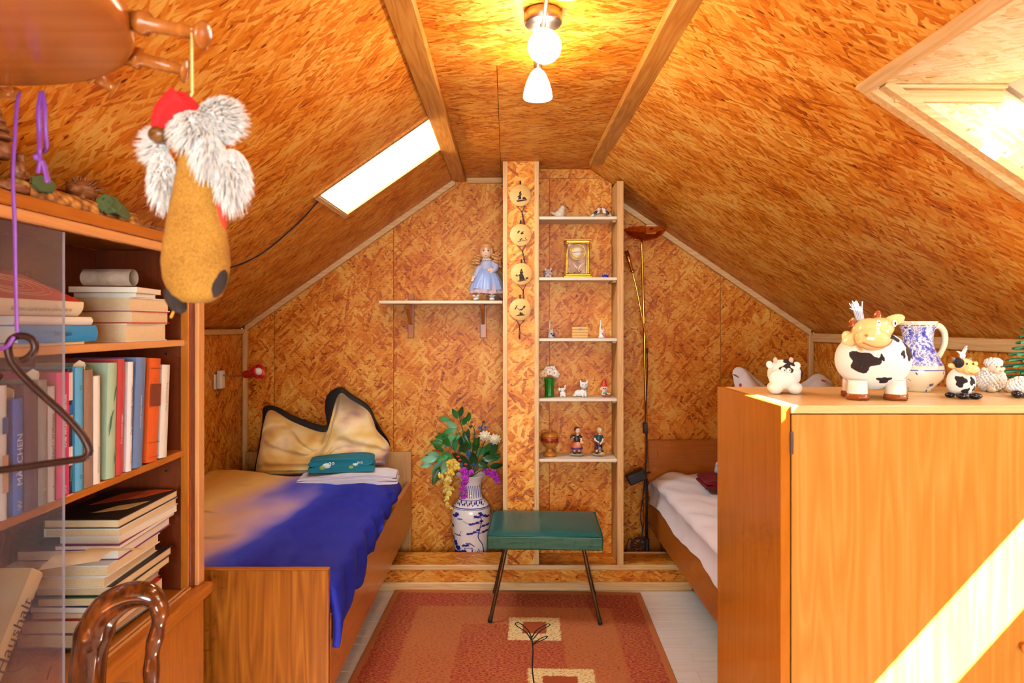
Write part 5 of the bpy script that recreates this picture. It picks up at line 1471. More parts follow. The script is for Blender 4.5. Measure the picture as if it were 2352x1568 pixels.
def put(me, name, par, loc, rot, sc):
    o = bpy.data.objects.new(name, me); COL.objects.link(o); o.parent = par
    o.location = Vector(loc) - WL[par]; o.rotation_euler = rot; o.scale = (sc, sc, sc) if isinstance(sc, (int, float)) else sc
    return o
RL = random.Random(5)
def leaf(px, py, ang, size, k=None, dy=0.0, tilt=None):
    """leaf whose base is at px, py and which points along ang (degrees, 0 = right, 90 = up in the photo)"""
    k = RL.choice((0, 1, 1, 2)) if k is None else k
    a = radians(ang)
    up = Vector((cos(a), -.25 + RL.uniform(-.3, .15) if tilt is None else tilt, sin(a))).normalized()
    nrm = Vector((0, -1, .35)); yv = (nrm - up * nrm.dot(up)).normalized(); xv = yv.cross(up)
    M = Matrix((xv, -yv, up)).transposed() if False else Matrix((xv, yv, up)).transposed()
    put(leaf_me[k], 'leaf', fa, fp(px, py, dy), M.to_euler(), size * KV)
def stem(pts, r=1.1, dy=-.02, mat=STEM):
    MB().tube(spline([fp(x, y, dy - .03 * i / len(pts)) for i, (x, y) in enumerate(pts)], 5), r * KV, 6).build('stem', mat, fa)
core = (1082, 1096)
for pts in ([core, (1078, 1050), (1066, 1000), (1052, 945)], [core, (1062, 1060), (1040, 1030), (1012, 1000)], [core, (1050, 1062), (1020, 1050), (985, 1062)], [core, (1085, 1040), (1090, 990), (1082, 975)],
            [core, (1092, 1050), (1102, 1000), (1110, 968)], [core, (1098, 1050), (1115, 1010)], [core, (1104, 1055), (1135, 1010)], [core, (1110, 1062), (1140, 1045)], [core, (1056, 1080), (1036, 1100)], [core, (1070, 1078), (1062, 1090)], [core, (1102, 1082), (1122, 1078)]): stem(pts)
for (x, y, a, s_, k) in ((1052, 962, 118, 30, 1), (1056, 958, 75, 28, 2), (1036, 966, 165, 30, 0), (1050, 982, 150, 34, 3), (1050, 985, 195, 36, 0), (1062, 976, 60, 30, 1), (1064, 990, -60, 34, 2), (1048, 1000, 200, 34, 0), (1030, 1000, 185, 34, 1), (1024, 1002, 210, 34, 0),
                        (1040, 1008, 225, 30, 3), (1056, 992, -120, 30, 1), (1062, 1000, -80, 28, 0), (1020, 1020, 170, 34, 1), (1032, 1024, 120, 36, 1), (1046, 1034, 95, 34, 0), (1054, 1040, 60, 30, 2), (1012, 1046, 170, 34, 3), (1006, 1052, 185, 40, 3), (998, 1058, 205, 36, 3),
                        (1016, 1058, 232, 40, 3), (1026, 1054, 255, 38, 3), (1030, 1046, 200, 34, 0), (1020, 1036, 150, 30, 1), (1010, 1072, 250, 44, 2), (1040, 1052, 150, 34, 0), (1078, 1034, 100, 36, 1), (1088, 1036, 70, 40, 2), (1094, 1044, 40, 38, 0), (1084, 1050, 130, 30, 0),
                        (1100, 1040, 20, 44, 2), (1106, 1052, 0, 40, 2), (1112, 1040, 55, 34, 1), (1096, 1062, -20, 34, 2), (1118, 1060, 30, 38, 2), (1126, 1046, 60, 40, 2), (1132, 1040, 80, 44, 2), (1138, 1024, 85, 36, 2), (1124, 1072, 10, 34, 2), (1128, 1056, 20, 26, 1),
                        (1070, 1060, 150, 36, 2), (1064, 1070, 180, 34, 2), (1090, 1072, 95, 44, 2), (1076, 1080, 110, 40, 2), (1104, 1076, 60, 40, 2), (1114, 1066, 75, 40, 2), (1068, 1040, 110, 34, 2), (1058, 1024, 85, 30, 2), (1072, 1012, 80, 30, 1), (1098, 1024, 110, 30, 1), (1076, 968, 85, 26, 1)):
    leaf(x, y, a, s_, k, dy=RL.uniform(-.07, .03))
# blossoms
def blossom_mesh(name, mat, n=3):
    m = MB()
    m.ell((0, 0, .1), (.62, .22, .5), (.3, 0, 0), 8, 6); m.ell((-.4, -.15, -.25), (.42, .2, .34), (0, .6, .3), 8, 6); m.ell((.4, -.15, -.25), (.42, .2, .34), (0, -.6, -.3), 8, 6); m.ell((0, -.3, -.1), (.22, .28, .24), None, 8, 6)
    me = m.mesh(name, Vector((0, 0, 0))); me.materials.append(mat); return me
YEL = blossom_mesh('blossom', plain('blossom_yellow', C(238, 196, 72), .55, var=.1)); MAG = blossom_mesh('blossom', plain('blossom_magenta', C(182, 44, 186), .5, var=.15)); PAL = blossom_mesh('blossom', plain('blossom_pale_yellow', C(244, 220, 130), .55, var=.1))
def truss(pts, sizes, me, dy):
    pp = spline([(a, b, 0) for a, b in pts], 5)
    n = len(sizes)
    for i, s_ in enumerate(sizes):
        q = pp[int(i / max(1, n - 1) * (len(pp) - 1))]
        put(me[i % len(me)], 'blossom', fa, fp(q.x + RL.uniform(-1, 1) * s_ * .9, q.y + RL.uniform(-2, 2), dy + RL.uniform(-.02, .02)), (RL.uniform(-.4, .4), RL.uniform(-.6, .6), RL.uniform(-.5, .5)), s_ * KV)
truss([(1044, 1060), (1036, 1085), (1030, 1120), (1028, 1145), (1034, 1166)], [12, 12, 11, 12, 12, 11, 12, 11, 11, 11, 10, 10, 10, 9, 9, 9, 8, 8, 7, 7, 6, 6, 5], [YEL, YEL, PAL], -.10)
truss([(1020, 1085), (1016, 1095), (1024, 1108)], [10, 9, 9, 8, 8], [YEL, PAL], -.08)
truss([(1074, 1078), (1066, 1092), (1060, 1112), (1064, 1132), (1066, 1145)], [11, 11, 11, 10, 11, 10, 10, 9, 9, 9, 8, 8, 7, 7, 6, 5], [MAG], -.12)
truss([(1082, 1082), (1076, 1090)], [9, 9, 8], [MAG], -.11)
truss([(1120, 1074), (1128, 1084), (1136, 1094), (1146, 1106)], [9, 9, 10, 9, 10, 9, 9, 9, 8, 8, 7], [MAG], -.06)
# blue thistles, berries, white mums, small red tips
BLU = plain('thistle_blue', C(58, 104, 170), .6, var=.2, scale=60); BER = plain('berry_navy', C(30, 46, 80), .4); MUM = plain('mum_cream', C(244, 226, 190), .6)
def spiky(px, py, r, mat, name, n=40, ln=1.0, dy=-.06):
    c = fp(px, py, dy); m = MB(); m.ell(c, r * .6 * KV, None, 8, 6)
    for k in range(n):
        z_ = 1 - 2 * (k + .5) / n; a = k * 2.39996; w = sqrt(1 - z_ * z_)
        d_ = Vector((w * cos(a), w * sin(a), z_))
        m.tube([c + d_ * r * .45 * KV, c + d_ * r * ln * KV], [r * .16 * KV, r * .07 * KV], 4)
    m.build(name, mat, fa)
for x, y, r in ((1078, 1042, 8), (1080, 1050, 6), (1114, 1056, 6), (1060, 1066, 5), (1088, 1066, 7), (1130, 1018, 6)): spiky(x, y, r, BLU, 'thistle')
for x, y, r in ((1081, 980, 4), (1111, 969, 4), (1102, 982, 4.4), (1115, 981, 4.4), (1109, 987, 4), (1076, 1000, 5)): spiky(x, y, r, BER if y < 975 or x < 1090 else BLU, 'berry', 24, 1.0)
for x, y in ((1114, 1001), (1137, 1008)):
    c = fp(x, y, -.07); m = MB()
    for ring, (nr, rr, dd) in enumerate(((10, 11, 0), (10, 8, 3), (8, 5, 5), (4, 2, 7))):
        for k in range(nr):
            a = 2 * pi * (k + .5 * ring) / nr
            m.ell(c + Vector((rr * cos(a), -dd, rr * .9 * sin(a))) * KV, (3.4 * KV, 1.8 * KV, 2.4 * KV), (0, -a, 0), 7, 5)
    m.build('mum', MUM, fa)
REDT = plain('tip_red', C(206, 50, 34), .5)
for x, y in ((1005, 1034), (1052, 1048), (1056, 1056), (1070, 1066)):
    m = MB(); m.ell(fp(x, y, -.05), (4 * KV, 3 * KV, 3 * KV)); m.build('red_bud', REDT, fa)
for pts in ([(1092, 1064), (1104, 1074), (1112, 1066)], [(1056, 1010), (1058, 1050)], [(1082, 996), (1100, 997)]):
    MB().tube(spline([fp(x, y, -.08) for x, y in pts], 5), .6 * KV, 5).build('tendril', plain('tendril', C(60, 70, 90), .6), fa)

# ------------------------------------------------------------------ brass floor lamp
YL = 3.965
KL = YL / F
def lp(px, py, dy=0.0): return P(px, py, YL) + Vector((0, dy, 0))
fl = thing('floor_lamp', 'slim brass floor lamp with an amber glass bowl and bendable reading arm', 'floor lamp', (lp(1485, 1300).x, YL, .0005))
bz = Vector((lp(1485, 0).x, YL, 0))
MB().lathe([(.001, .0), (.075, 0), (.08, .004), (.078, .014), (.03, .022), (.012, .028), (.001, .028)], bz + Vector((0, 0, .001)), seg=32).build('base', GOLD, fl, fix=True)
MB().tube([bz + Vector((0, 0, .025)), lp(1485, 1000), lp(1480, 780), lp(1474, 562), lp(1474, 542)], [.0075, .0075, .0075, .0065, .0045], 12).build('pole', GOLD, fl)
AMB = NT('amber_glass'); mx = AMB.n('MixShader', {0: .18, 1: AMB.n('BsdfTransparent', {0: C(246, 200, 140)}).outputs[0], 2: AMB.n('BsdfPrincipled', {'Base Color': C(176, 92, 28), 'Roughness': .12}).outputs[0]}); AMB.t.links.new(mx.outputs[0], AMB.out.inputs[0]); AMB = AMB.m
bc_ = lp(1482, 553)
MB().lathe([(.004, 0), (.03, .004), (.07, .017), (.105, .04), (.122, .066), (.124, .068), (.120, .068), (.10, .044), (.066, .022), (.004, .006)], bc_, seg=40).build('bowl', AMB, fl, fix=True)
hl = MB().tube([lp(1470, 549, -.03), lp(1452, 553, -.06)], .004, 8); hl.tube([lp(1468, 524, -.06), lp(1482, 523, -.06)], .003, 8); hl.build('lamp_holder', GOLD, fl)
rs = MB(); rs.box(lp(1477, 521, -.085), lp(1500, 541, -.035), .006); rs.tube([lp(1498, 536, -.06), lp(1506, 533, -.06), lp(1511, 524, -.06)], [.010, .006, .002], 8); ro = rs.build('bulb_housing', PORC, fl)
MB().prism([(-6, 0), (0, 3), (6, 0), (0, -3)], lp(1489, 530, -.086), Vector((KL, 0, 0)), Vector((0, 0, KL)), .0006, ez=(0, -1, 0)).build('rhomb_mark', plain('rhomb_blue', C(120, 60, 90), .4), ro, fix=True)
arm = thing('x', 'x', 'x', (0, 0, 0)); bpy.data.objects.remove(arm)
MB().tube(spline([lp(1450, 625, -.03), lp(1460, 665, -.03), lp(1470, 715, -.026), lp(1480, 765, -.02), lp(1485, 800, -.014)], 6), .0045, 8).build('reading_arm', GOLD, fl)
rh = MB().tube([lp(1436, 577, -.035), lp(1450, 624, -.03)], [.0125, .0105], 14).build('reading_head', GOLD, fl)
for (x, y) in ((1440, 592), (1450, 624)):
    MB().ell(lp(x, y, -.034), (.012, .012, .009)).build('collar_ring', GOLD, rh)
MB().tube([lp(1485, 800, -.014), lp(1485, 812, -.014)], .0055, 8).build('arm_cap', CORD, fl)
MB().tube(spline([lp(1485, 810, -.014), lp(1486, 860, -.013), lp(1484, 905, -.013), lp(1481, 970, -.014), lp(1484, 1000, -.013), lp(1485, 1040, -.012), lp(1483, 1070, -.012), lp(1480, 1110, -.014), lp(1470, 1180, -.02), lp(1474, 1215, -.02), lp(1466, 1262, -.02), lp(1466, 1275, -.02)], 6), .003, 6).build('cord', CORD, fl)
MB().box(lp(1475.5, 969, -.024), lp(1486, 994, -.006), .003, rot=Matrix.Rotation(-.05, 3, 'Y')).build('cord_switch', plain('switch_black', C(26, 24, 26), .4), fl)
# black spotlight
sp_ = thing('spotlight_lamp', 'small matt black spotlight on a thin rod beside the floor lamp', 'lamp', (lp(1482, 0).x, YL - .04, .0005))
BLKM = plain('matt_black', C(24, 18, 16), .55)
bs = Vector((lp(1484, 0).x - .004, YL - .045, 0))
MB().lathe([(.001, 0), (.03, 0), (.032, .006), (.028, .02), (.008, .03), (.001, .03)], bs + Vector((0, 0, .001)), seg=20).build('base', BLKM, sp_, fix=True)
MB().tube([bs + Vector((0, 0, .02)), bs + Vector((0, 0, .20))], .013, 10).build('stand', BLKM, sp_)
MB().tube([bs + Vector((0, 0, .20)), lp(1482, 1096, -.045)], .005, 8).build('rod', BLKM, sp_)
hd = MB(); a_, b_ = lp(1438, 1098, -.06), lp(1477, 1082, -.045)
ax = (b_ - a_).normalized(); fr = frame((0, -1, 0), ax)
hd.box(((a_ + b_) / 2 - Vector((.053, .03, .030))), ((a_ + b_) / 2 + Vector((.053, .03, .030))), .008, rot=Matrix.Rotation(-.40, 3, 'Y')); hd.build('lamp_head', BLKM, sp_)
MB().tube([lp(1474, 1084, -.045), lp(1490, 1080, -.045)], .006, 8).build('hinge', BLKM, sp_)
# cable tangle on the floor behind the plinth
ct = thing('cable_coil', 'tangle of black cable at the foot of the floor lamp', 'cable', (.72, 3.93, .001))
for k in range(5):
    pts = []
    for j in range(12):
        a = 2 * pi * j / 12
        pts.append(Vector((lp(1462 + k * 2, 0).x + .042 * cos(a) * (1 + .12 * sin(k)), 3.925 + .012 * sin(a + k) + .004 * k, .16 + .035 * sin(a) * (1 - .1 * k) + .006 * k)))
    MB().tube(spline(pts, 3, True), .003, 6, closed=True).build('loop', CORD, ct)
MB().tube(spline([lp(1433, 1268, -.03), lp(1440, 1240, -.03), lp(1446, 1233, -.03), lp(1451, 1243, -.03), lp(1455, 1268, -.03), lp(1462, 1290, -.03)], 6), .003, 6).build('loop', CORD, ct)
MB().tube(spline([lp(1478, 1100, -.03), lp(1474, 1140, -.035), lp(1476, 1190, -.035), lp(1472, 1225, -.03), lp(1466, 1250, -.03), lp(1464, 1300, -.03)], 6), .003, 6).build('loop', CORD, ct)
MB().tube(spline([lp(1481, 1195, -.03), lp(1494, 1200, -.03), lp(1506, 1220, -.04), lp(1514, 1245, -.05), lp(1516, 1300, -.05)], 6), .004, 6).build('loop', CORD, ct)

# ------------------------------------------------------------------ plug-in reading lamp on the knee wall
YW = 3.71
def wp_(px, py): return P(px, py, YW)
WPL = plain('white_plastic', C(236, 230, 226), .3)
xw = XL + .0125
zl = wp_(0, 868).z
rl = thing('reading_lamp', 'red plug-in reading lamp with bendy neck on the left knee wall', 'wall lamp', (xw, YW, wp_(0, 875).z))
MB().box((xw, YW - .04, wp_(0, 894).z), (xw + .012, YW + .04, wp_(0, 858).z), .004).build('socket', WPL, rl)
MB().box((xw + .012, YW - .028, wp_(0, 893).z), (xw + .040, YW + .028, wp_(0, 850).z), .010).build('plug_body', WPL, rl)
MB().tube(spline([(xw + .038, YW, wp_(0, 861).z), (xw + .08, YW - .004, wp_(0, 863).z), (xw + .12, YW - .01, wp_(0, 862).z), Vector((xw + .165, YW - .015, wp_(0, 860).z))], 6), .0038, 8).build('neck', NICKEL, rl)
h0 = Vector((xw + .160, YW - .015, wp_(0, 860).z)); hx = Vector((.95, -.25, .22)).normalized()
REDP = plain('red_plastic', C(204, 26, 30), .25)
hd = MB().lathe([(.001, 0), (.018, 0), (.020, .006), (.020, .045), (.024, .055), (.038, .078), (.041, .10), (.039, .10), (.034, .078), (.016, .055), (.001, .053)], h0, hx, 24).build('lamp_head', REDP, rl, fix=True)
MB().ell(h0 + hx * .086, .022, None).build('bulb', plain('frosted_bulb', C(240, 232, 226), .3), hd)

# ------------------------------------------------------------------ pillows
def ptop(u, key):
    for (a, za), (b_, zb_) in zip(key, key[1:]):
        if a <= u <= b_:
            f = (u - a) / (b_ - a); f = f * f * (3 - 2 * f)
            return za + (zb_ - za) * f
    return key[-1][1]
def pillow(name, label, mat_f, mat_b, B0, B1, top, th, back=.02):
    """upright pillow with a chopped-in middle: B0/B1 bottom corners, top = [(u, world point)]"""
    tk = [a for a, _ in top]; tp_ = [Vector(p) for _, p in top]
    def T(u):
        i = max(j for j in range(len(tk) - 1) if tk[j] <= u + 1e-9); f = (u - tk[i]) / (tk[i + 1] - tk[i])
        p0, p1, p2, p3 = tp_[max(i - 1, 0)], tp_[i], tp_[i + 1], tp_[min(i + 2, len(tp_) - 1)]
        return 0.5 * ((2 * p1) + (p2 - p0) * f + (2 * p0 - 5 * p1 + 4 * p2 - p3) * f * f + (3 * p1 - p0 - 3 * p2 + p3) * f ** 3)
    dip = min((p.z, a) for a, p in top if .2 < a < .8)[1]
    def surf(side):
        def fn(u, v):
            b_ = Vector(B0).lerp(Vector(B1), u); t_ = T(u)
            if side > 0: t_ = t_ + Vector((-.035 * math.exp(-((u - .04) / .09) ** 2) - .06 * math.exp(-((u - .60) / .07) ** 2), .03, back + .012 * sin(pi * u)))
            bul = .05 * sin(pi * v) ** 2 * (1 if u > .5 else 0) * abs(2 * u - 1)
            p = b_.lerp(t_, v) + Vector((bul, 0, 0))
            e = max(0, (1 - abs(2 * u - 1) ** 4)) ** .6 * max(0, 1 - abs(2 * v - 1) ** 4) ** .6
            d_ = th * e * (1.0 if side < 0 else .45) * (1.15 - .5 * v)
            wr = noise.noise(Vector((p.x * 9, p.z * 11, side))) * .020 * e + noise.noise(Vector((p.x * 22 + p.z * 10, p.z * 24, side))) * .007 * e
            cr = 0
            if side < 0:
                for (u0, sl, w_, am, v0) in ((dip, .0, .05, .05, .45), (dip - .16, -.5, .035, .03, .35), (dip + .14, .5, .04, .03, .3), (.16, .9, .04, .028, .3)):
                    cr -= am * math.exp(-((u - u0 - sl * (v - .8)) / w_) ** 2) * max(0, min(1, (v - v0) * 4))
                for (v0, sl, w_, am) in ((.24, .20, .045, .026), (.44, -.16, .05, .02), (.12, .05, .03, .015)):
                    cr -= am * math.exp(-((v - v0 - sl * (u - .4)) / w_) ** 2)
            return p + Vector((0, side * max(.002 * e, d_ + wr + cr * e), 0))
        return fn
    t_ = thing(name, label, 'pillow', (Vector(B0) + Vector(B1)) / 2, 'pillows on the beds')
    MB().grid(surf(-1), 80, 60).build('pillow_front', mat_f, t_)
    MB().grid(lambda u, v: surf(1)(1 - u, v), 40, 32).build('pillow_back', mat_b, t_)
    def hem(u, v):
        a, b_ = surf(-1)(u, 1.0), surf(1)(u, 1.0)
        return a.lerp(b_, v) + Vector((0, 0, .008 * sin(pi * v)))
    MB().grid(hem, 60, 6).build('hem', mat_b, t_)
    MB().grid(lambda u, v: surf(-1)(0, u).lerp(surf(1)(0, u), v) + Vector((-.006 * sin(pi * v), 0, 0)), 30, 6).build('hem', mat_b, t_)
    return t_
t = NT('golden_satin_print')
g = t.coord('Object'); n1 = t.noise(t.mapping(g, scale=(3, 3, 5)), 1.6, 2); s3 = t.n('SeparateXYZ', {0: g})
col = t.ramp(t.math('ADD', n1, t.math('MULTIPLY', s3.outputs[0], .25)), [(.30, C(206, 150, 66)), (.45, C(230, 190, 112)), (.56, C(240, 212, 160)), (.66, C(222, 180, 140)), (.76, C(160, 124, 150))])
dkm = t.step(t.math('ADD', s3.outputs[2], t.math('MULTIPLY', n1, .14)), .34, .46)
col = t.mix(t.math('MULTIPLY', dkm, .75), col, C(74, 50, 44))
PILF = t.pbr(col, .5, 0, None, Sheen_Weight=.25)
PILB = plain('pillow_black', C(22, 14, 12), .7)
def bp(px, py, d): return P(px, py, d)
pillow('pillow', 'golden pillow with black back and two raised corners on the left bed', PILF, PILB, bp(583, 1098, 3.70), bp(886, 1068, 3.74), [(0.0, bp(612, 968, 3.85)), (.05, bp(614, 946, 3.86)), (.12, bp(630, 943, 3.86)), (.28, bp(672, 968, 3.83)), (.46, bp(738, 992, 3.79)), (.54, bp(758, 978, 3.81)), (.62, bp(772, 920, 3.85)), (.69, bp(784, 902, 3.86)), (.76, bp(804, 916, 3.87)), (.9, bp(846, 944, 3.86)), (1.0, bp(862, 980, 3.82))], .12)
t = NT('heart_print_cotton')
g = t.coord('Object'); vo = t.n('TexVoronoi', {'Vector': t.mapping(g, scale=(13, 13, 13)), 'Scale': 1.0, 'Randomness': .8}); f = t.math('SUBTRACT', 1.0, t.step(vo.outputs['Distance'], .16, .2))
col = t.mix(f, C(238, 228, 230), C(222, 70, 96)); HEART = t.pbr(col, .8)
pillow('pillow', 'white pillow printed with small red hearts on the bed behind the cabinet', HEART, HEART, bp(1720, 1062, 3.72), bp(1960, 1062, 3.74), [(0, bp(1698, 868, 3.84)), (.08, bp(1712, 853, 3.85)), (.25, bp(1746, 884, 3.84)), (.5, bp(1812, 930, 3.80)), (.8, bp(1880, 870, 3.85)), (1.0, bp(1930, 900, 3.83))], .10)

# ------------------------------------------------------------------ towels and folded clothes
def folded(name, label, cat, c, w, dpt, layers, lh, mat, rz, edge=None):
    t_ = thing(name, label, cat, c, None, rz)
    t_.rotation_euler = (0, 0, rz); WL[t_] = Vector((0, 0, 0))
    for k in range(layers):
        def fn(u, v, k=k):
            a = 2 * pi * u
            x = (w / 2 - .004 * k) * math.copysign(abs(cos(a)) ** .35, cos(a)) if True else 0
            z_ = lh * (k + .5) + lh * .52 * math.copysign(abs(sin(a)) ** .6, sin(a))
            y_ = -dpt / 2 + dpt * v
            z_ += .006 * noise.noise(Vector((x * 14, y_ * 14, k))) + .010 * (z_ / (lh * layers)) * sin(x * 8 + 1)
            return Vector((x, y_ + .004 * sin(x * 30 + k), max(z_, 0.0002)))
        m_ = MB().grid(fn, 40, 14, True, True)
        base_i = len(m_.v)
        m_.f.append(tuple(range(40))); m_.sm.append(False)
        m_.f.append(tuple(range(14 * 40, 15 * 40))); m_.sm.append(False)
        m_.build('fold', mat, t_)
    return t_
TOWW = plain('terry_white', C(222, 212, 216), .95, var=.12, scale=260)
TEAL = plain('teal_cotton', C(8, 116, 134), .85, var=.12, scale=60)
folded('towel', 'folded white terry towel lying across the left bed', 'towel', (-.80, 3.46, .634), .50, .17, 3, .014, TOWW, .10)
tt = folded('towel', 'folded teal towel printed with owls on the white towel', 'towel', (-.84, 3.49, .690), .33, .15, 2, .030, TEAL, .16)
OWL = plain('owl_white', C(226, 232, 226), .8); OWLG = plain('owl_green', C(150, 176, 70), .8)
for x0 in (-.07, .07):
    MB().ell((x0, -.062, .036), (.036, .016, .020)).build('owl_print', OWL, tt)
    MB().ell((x0 - .022, -.068, .026), (.018, .012, .012)).build('owl_wing', OWLG, tt)
    for e_ in (0, 1):
        MB().ell((x0 + .014 + .016 * e_, -.074, .046), (.007, .005, .007)).build('owl_eye', PORC, tt)
        MB().ell((x0 + .014 + .016 * e_, -.079, .046), (.003, .002, .003)).build('owl_pupil', INK, tt)
DRED = plain('dark_red_cotton', C(120, 14, 26), .85, var=.12, scale=60)
folded('folded_cloth', 'folded dark red cloth on the white sheet of the right bed', 'cloth', (1.16, 3.55, .592), .30, .20, 2, .022, DRED, -.03)
sk_ = folded('rolled_socks', 'pink and light blue patterned bundle on the dark red cloth', 'clothing', (1.175, 3.53, .652), .17, .10, 2, .030, plain('sock_blue', C(132, 180, 226), .85, var=.3, scale=40), .25)
MB().box((-.080, -.052, .034), (.09, .05, .066), .012).build('sock_band', plain('sock_pink', C(236, 156, 190), .85), sk_)
MB().box((-.082, -.053, .028), (.09, .051, .036), .003).build('sock_stripe', plain('sock_cream', C(232, 196, 160), .85), sk_)
def blanket(u, v):
    x = 1.02 + .62 * u; y = 2.25 + 1.12 * v
    x -= .10 * (1 - v) * (1 - u) - .10 * max(0, v - .8) * (1 - u)
    return Vector((x, y, .612 + .02 * noise.noise(Vector((x * 6, y * 6, 1))) - .035 * max(0, 1 - u * 8) ** 2 - .03 * max(0, 1 - (1 - v) * 9) ** 2 - .03 * max(0, 1 - v * 9) ** 2))
bl_ = MB().grid(blanket, 30, 40).build('blanket', HEART)
m = bl_.modifiers.new('thick', 'SOLIDIFY'); m.thickness = .02; m.offset = -1
tag(bl_, 'white duvet with pink printed motifs on the right bed', 'duvet')

# ------------------------------------------------------------------ cable on the left roof slope
def ls_(px, py):
    p = hit(px, py, 1); return p + Vector((CL * SL, 0, -CL)) * .006
cb = MB().tube(spline([ls_(736, 450), ls_(700, 492), ls_(655, 535), ls_(610, 572), ls_(570, 596), ls_(530, 611), ls_(480, 622), ls_(420, 628)], 8), .0032, 6).build('power_cable', CORD)
tag(cb, 'thin black cable sagging down the left roof slope from the roof window', 'cable')
# ------------------------------------------------------------------ animals and jug on the cabinet
def ctop(px, py):
    d = (EYE - KZ) * F / (py - CY)
    return Vector(((px - CX) * d / F, d, KZ + .0006)), d / F
def ell_patch(mb, c, r, dirv, size, seed=0, up=1.02, aspect=1.0):
    """irregular spot lying on an ellipsoid"""
    d0 = Vector(dirv).normalized(); fr = frame(d0)
    def fn(u, v):
        a = 2 * pi * u
        s_ = size * v * (1 + .22 * sin(3 * a + seed) + .14 * sin(5 * a + 2 * seed))
        w = (d0 + (fr @ Vector((cos(a) * aspect, sin(a), 0))) * math.tan(min(1.2, s_))).normalized()
        k = up - .03 * v ** 6
        return Vector(c) + Vector((w.x * r[0], w.y * r[1], w.z * r[2])) * k
    return mb.grid(fn, 28, 6, True, True)
PLUSH = plain('white_plush', C(244, 236, 222), .95, var=.06, scale=300, bump=.4, Sheen_Weight=.5)
PATCH = plain('black_plush', C(44, 32, 32), .95, var=.2, scale=300, bump=.4)
GLAZE = plain('peach_glaze', C(240, 200, 132), .12, var=.05, scale=12)
HOOF = plain('brown_glaze', C(150, 72, 24), .15, var=.1)
GT = 'ornaments on the cabinet top'
# small plush cow
loc, k = ctop(1800, 903)
pc_ = thing('plush_cow', 'squat white plush cow with black patches and cartoon eyes', 'toy', loc, GT, 0)
def Q(): return L(pc_, k)
m = Q(); m.e(4, 6, 44, 38, 36, 34); m.e(-8, -16, 34, 32, 22, 24)
for x, y in ((-26, -18), (16, -22), (32, 14), (-14, 22)): m.e(x, y, 12, 16, 16, 12.5)
m.e(-36, -8, 66, 8, 5, 9); m.e(24, -14, 64, 9, 6, 9)
m.b('body', PLUSH, 2.0, 3)
for x in (-24, 12): Q().e(x, -12, 76, 5, 5, 7).b('horn', plain('horn_pink', C(236, 176, 160), .8))
m = Q(); ell_patch(m, m.q(4, 6, 44), (38 * k, 36 * k, 34 * k), (.3, -.2, 1), .62, 1); m.b('patch', PATCH)
m = Q(); ell_patch(m, m.q(4, 6, 44), (38 * k, 36 * k, 34 * k), (.9, -.45, .05), .36, 2, 1.03, .7); m.b('patch', PATCH)
m = Q(); ell_patch(m, m.q(4, 6, 44), (38 * k, 36 * k, 34 * k), (-.25, -.9, .38), .33, 4, 1.03, 1.4); m.b('eye_patch', INK)
for x in (-14, -2): 
    e_ = Q().e(x, -33, 56 - (x + 14) * .15, 5.5, 3, 5.5).b('eye', PORC); Q().e(x + 1, -36, 55, 1.6, 1, 1.6).b('pupil', INK, par=e_)
# big cow
loc, k = ctop(2010, 915)
bcow = thing('cow_money_box', 'large fluffy white cow with glazed peach head and brown hooves', 'toy', loc, GT)
def Q(): return L(bcow, k)
bc0, br0 = (2, 14, 88), (82, 72, 68)
m = Q(); m.e(*bc0, *br0, None, 32, 20); m.b('body', PLUSH)
for (x, y) in ((-52, -22), (30, -30), (-30, 46), (62, 24)):
    m = Q(); m.lt([(.1, 6), (21, 6), (22, 12), (21, 30), (20, 44)], x, y, 0, 20); lg = m.b('leg', plain('leg_glaze', C(246, 232, 214), .15), fix=True)
    m = Q(); m.lt([(.1, 0), (23, 0), (25, 4), (24, 11), (21, 15)], x, y, 0, 20); m.e(x, y - 6, 6, 22, 22, 6); m.b('hoof', HOOF, par=lg, fix=True)
for dv, sz, sd, asp in (((-.62, -.74, -.02), .40, 1, 1.1), ((-.20, -.95, .10), .13, 3, .6), ((.72, -.62, .30), .36, 2, .75), ((.42, -.85, .22), .15, 5, .6), ((.30, -.6, .85), .22, 4, 1.2), ((-.05, -.75, -.62), .16, 6, 1.3)):
    m = Q(); ell_patch(m, m.q(*bc0), [v * k for v in br0], dv, sz, sd, 1.012, asp); m.b('patch', PATCH)
m = Q(); m.e(-34, -46, 152, 42, 36, 32, (0, .12, 0)); m.e(-42, -66, 138, 38, 28, 26, (0, .12, 0)); m.e(-14, -44, 162, 30, 30, 24); m.t([(-30, -30, 128), (-24, -8, 112)], [30, 34])
hd = m.b('head', GLAZE, 2.2, 3)
m = Q()
m.lt([(.1, 4), (8, 3), (16, 1), (19, 0), (16, -1.5), (.1, -1)], -80, -40, 138, 20, (.25, -.9, .35)); 
for v in m.v: v.z = v.z * 1.0
m.b('ear', GLAZE, par=hd, fix=True)
m = Q(); m.e(22, -34, 178, 28, 6, 13, (0, -.32, 0)); m.b('ear', GLAZE, par=hd)
m = Q(); m.e(-74, -44, 138, 26, 6, 13, (0, -.30, 0)); m.b('ear', GLAZE, par=hd)
for x, z_ in ((-70, 170), (-14, 186)): Q().t([(x, -36, z_ - 6), (x, -36, z_ + 6), (x + 3, -36, z_ + 14)], [9, 8, 4], 12).b('horn', HOOF, par=hd)
for x in (-30, 6): 
    e_ = Q().e(x, -72 + abs(x + 12) * .2, 172, 5, 3, 8).b('eye', PORC, par=hd); Q().e(x, -75 + abs(x + 12) * .2, 172, 2, 1.2, 3.4).b('pupil', INK, par=hd)
for x in (-66, -36): Q().e(x, -88, 146, 4, 2.5, 3).b('nostril', plain('nostril', C(170, 110, 60), .3), par=hd)
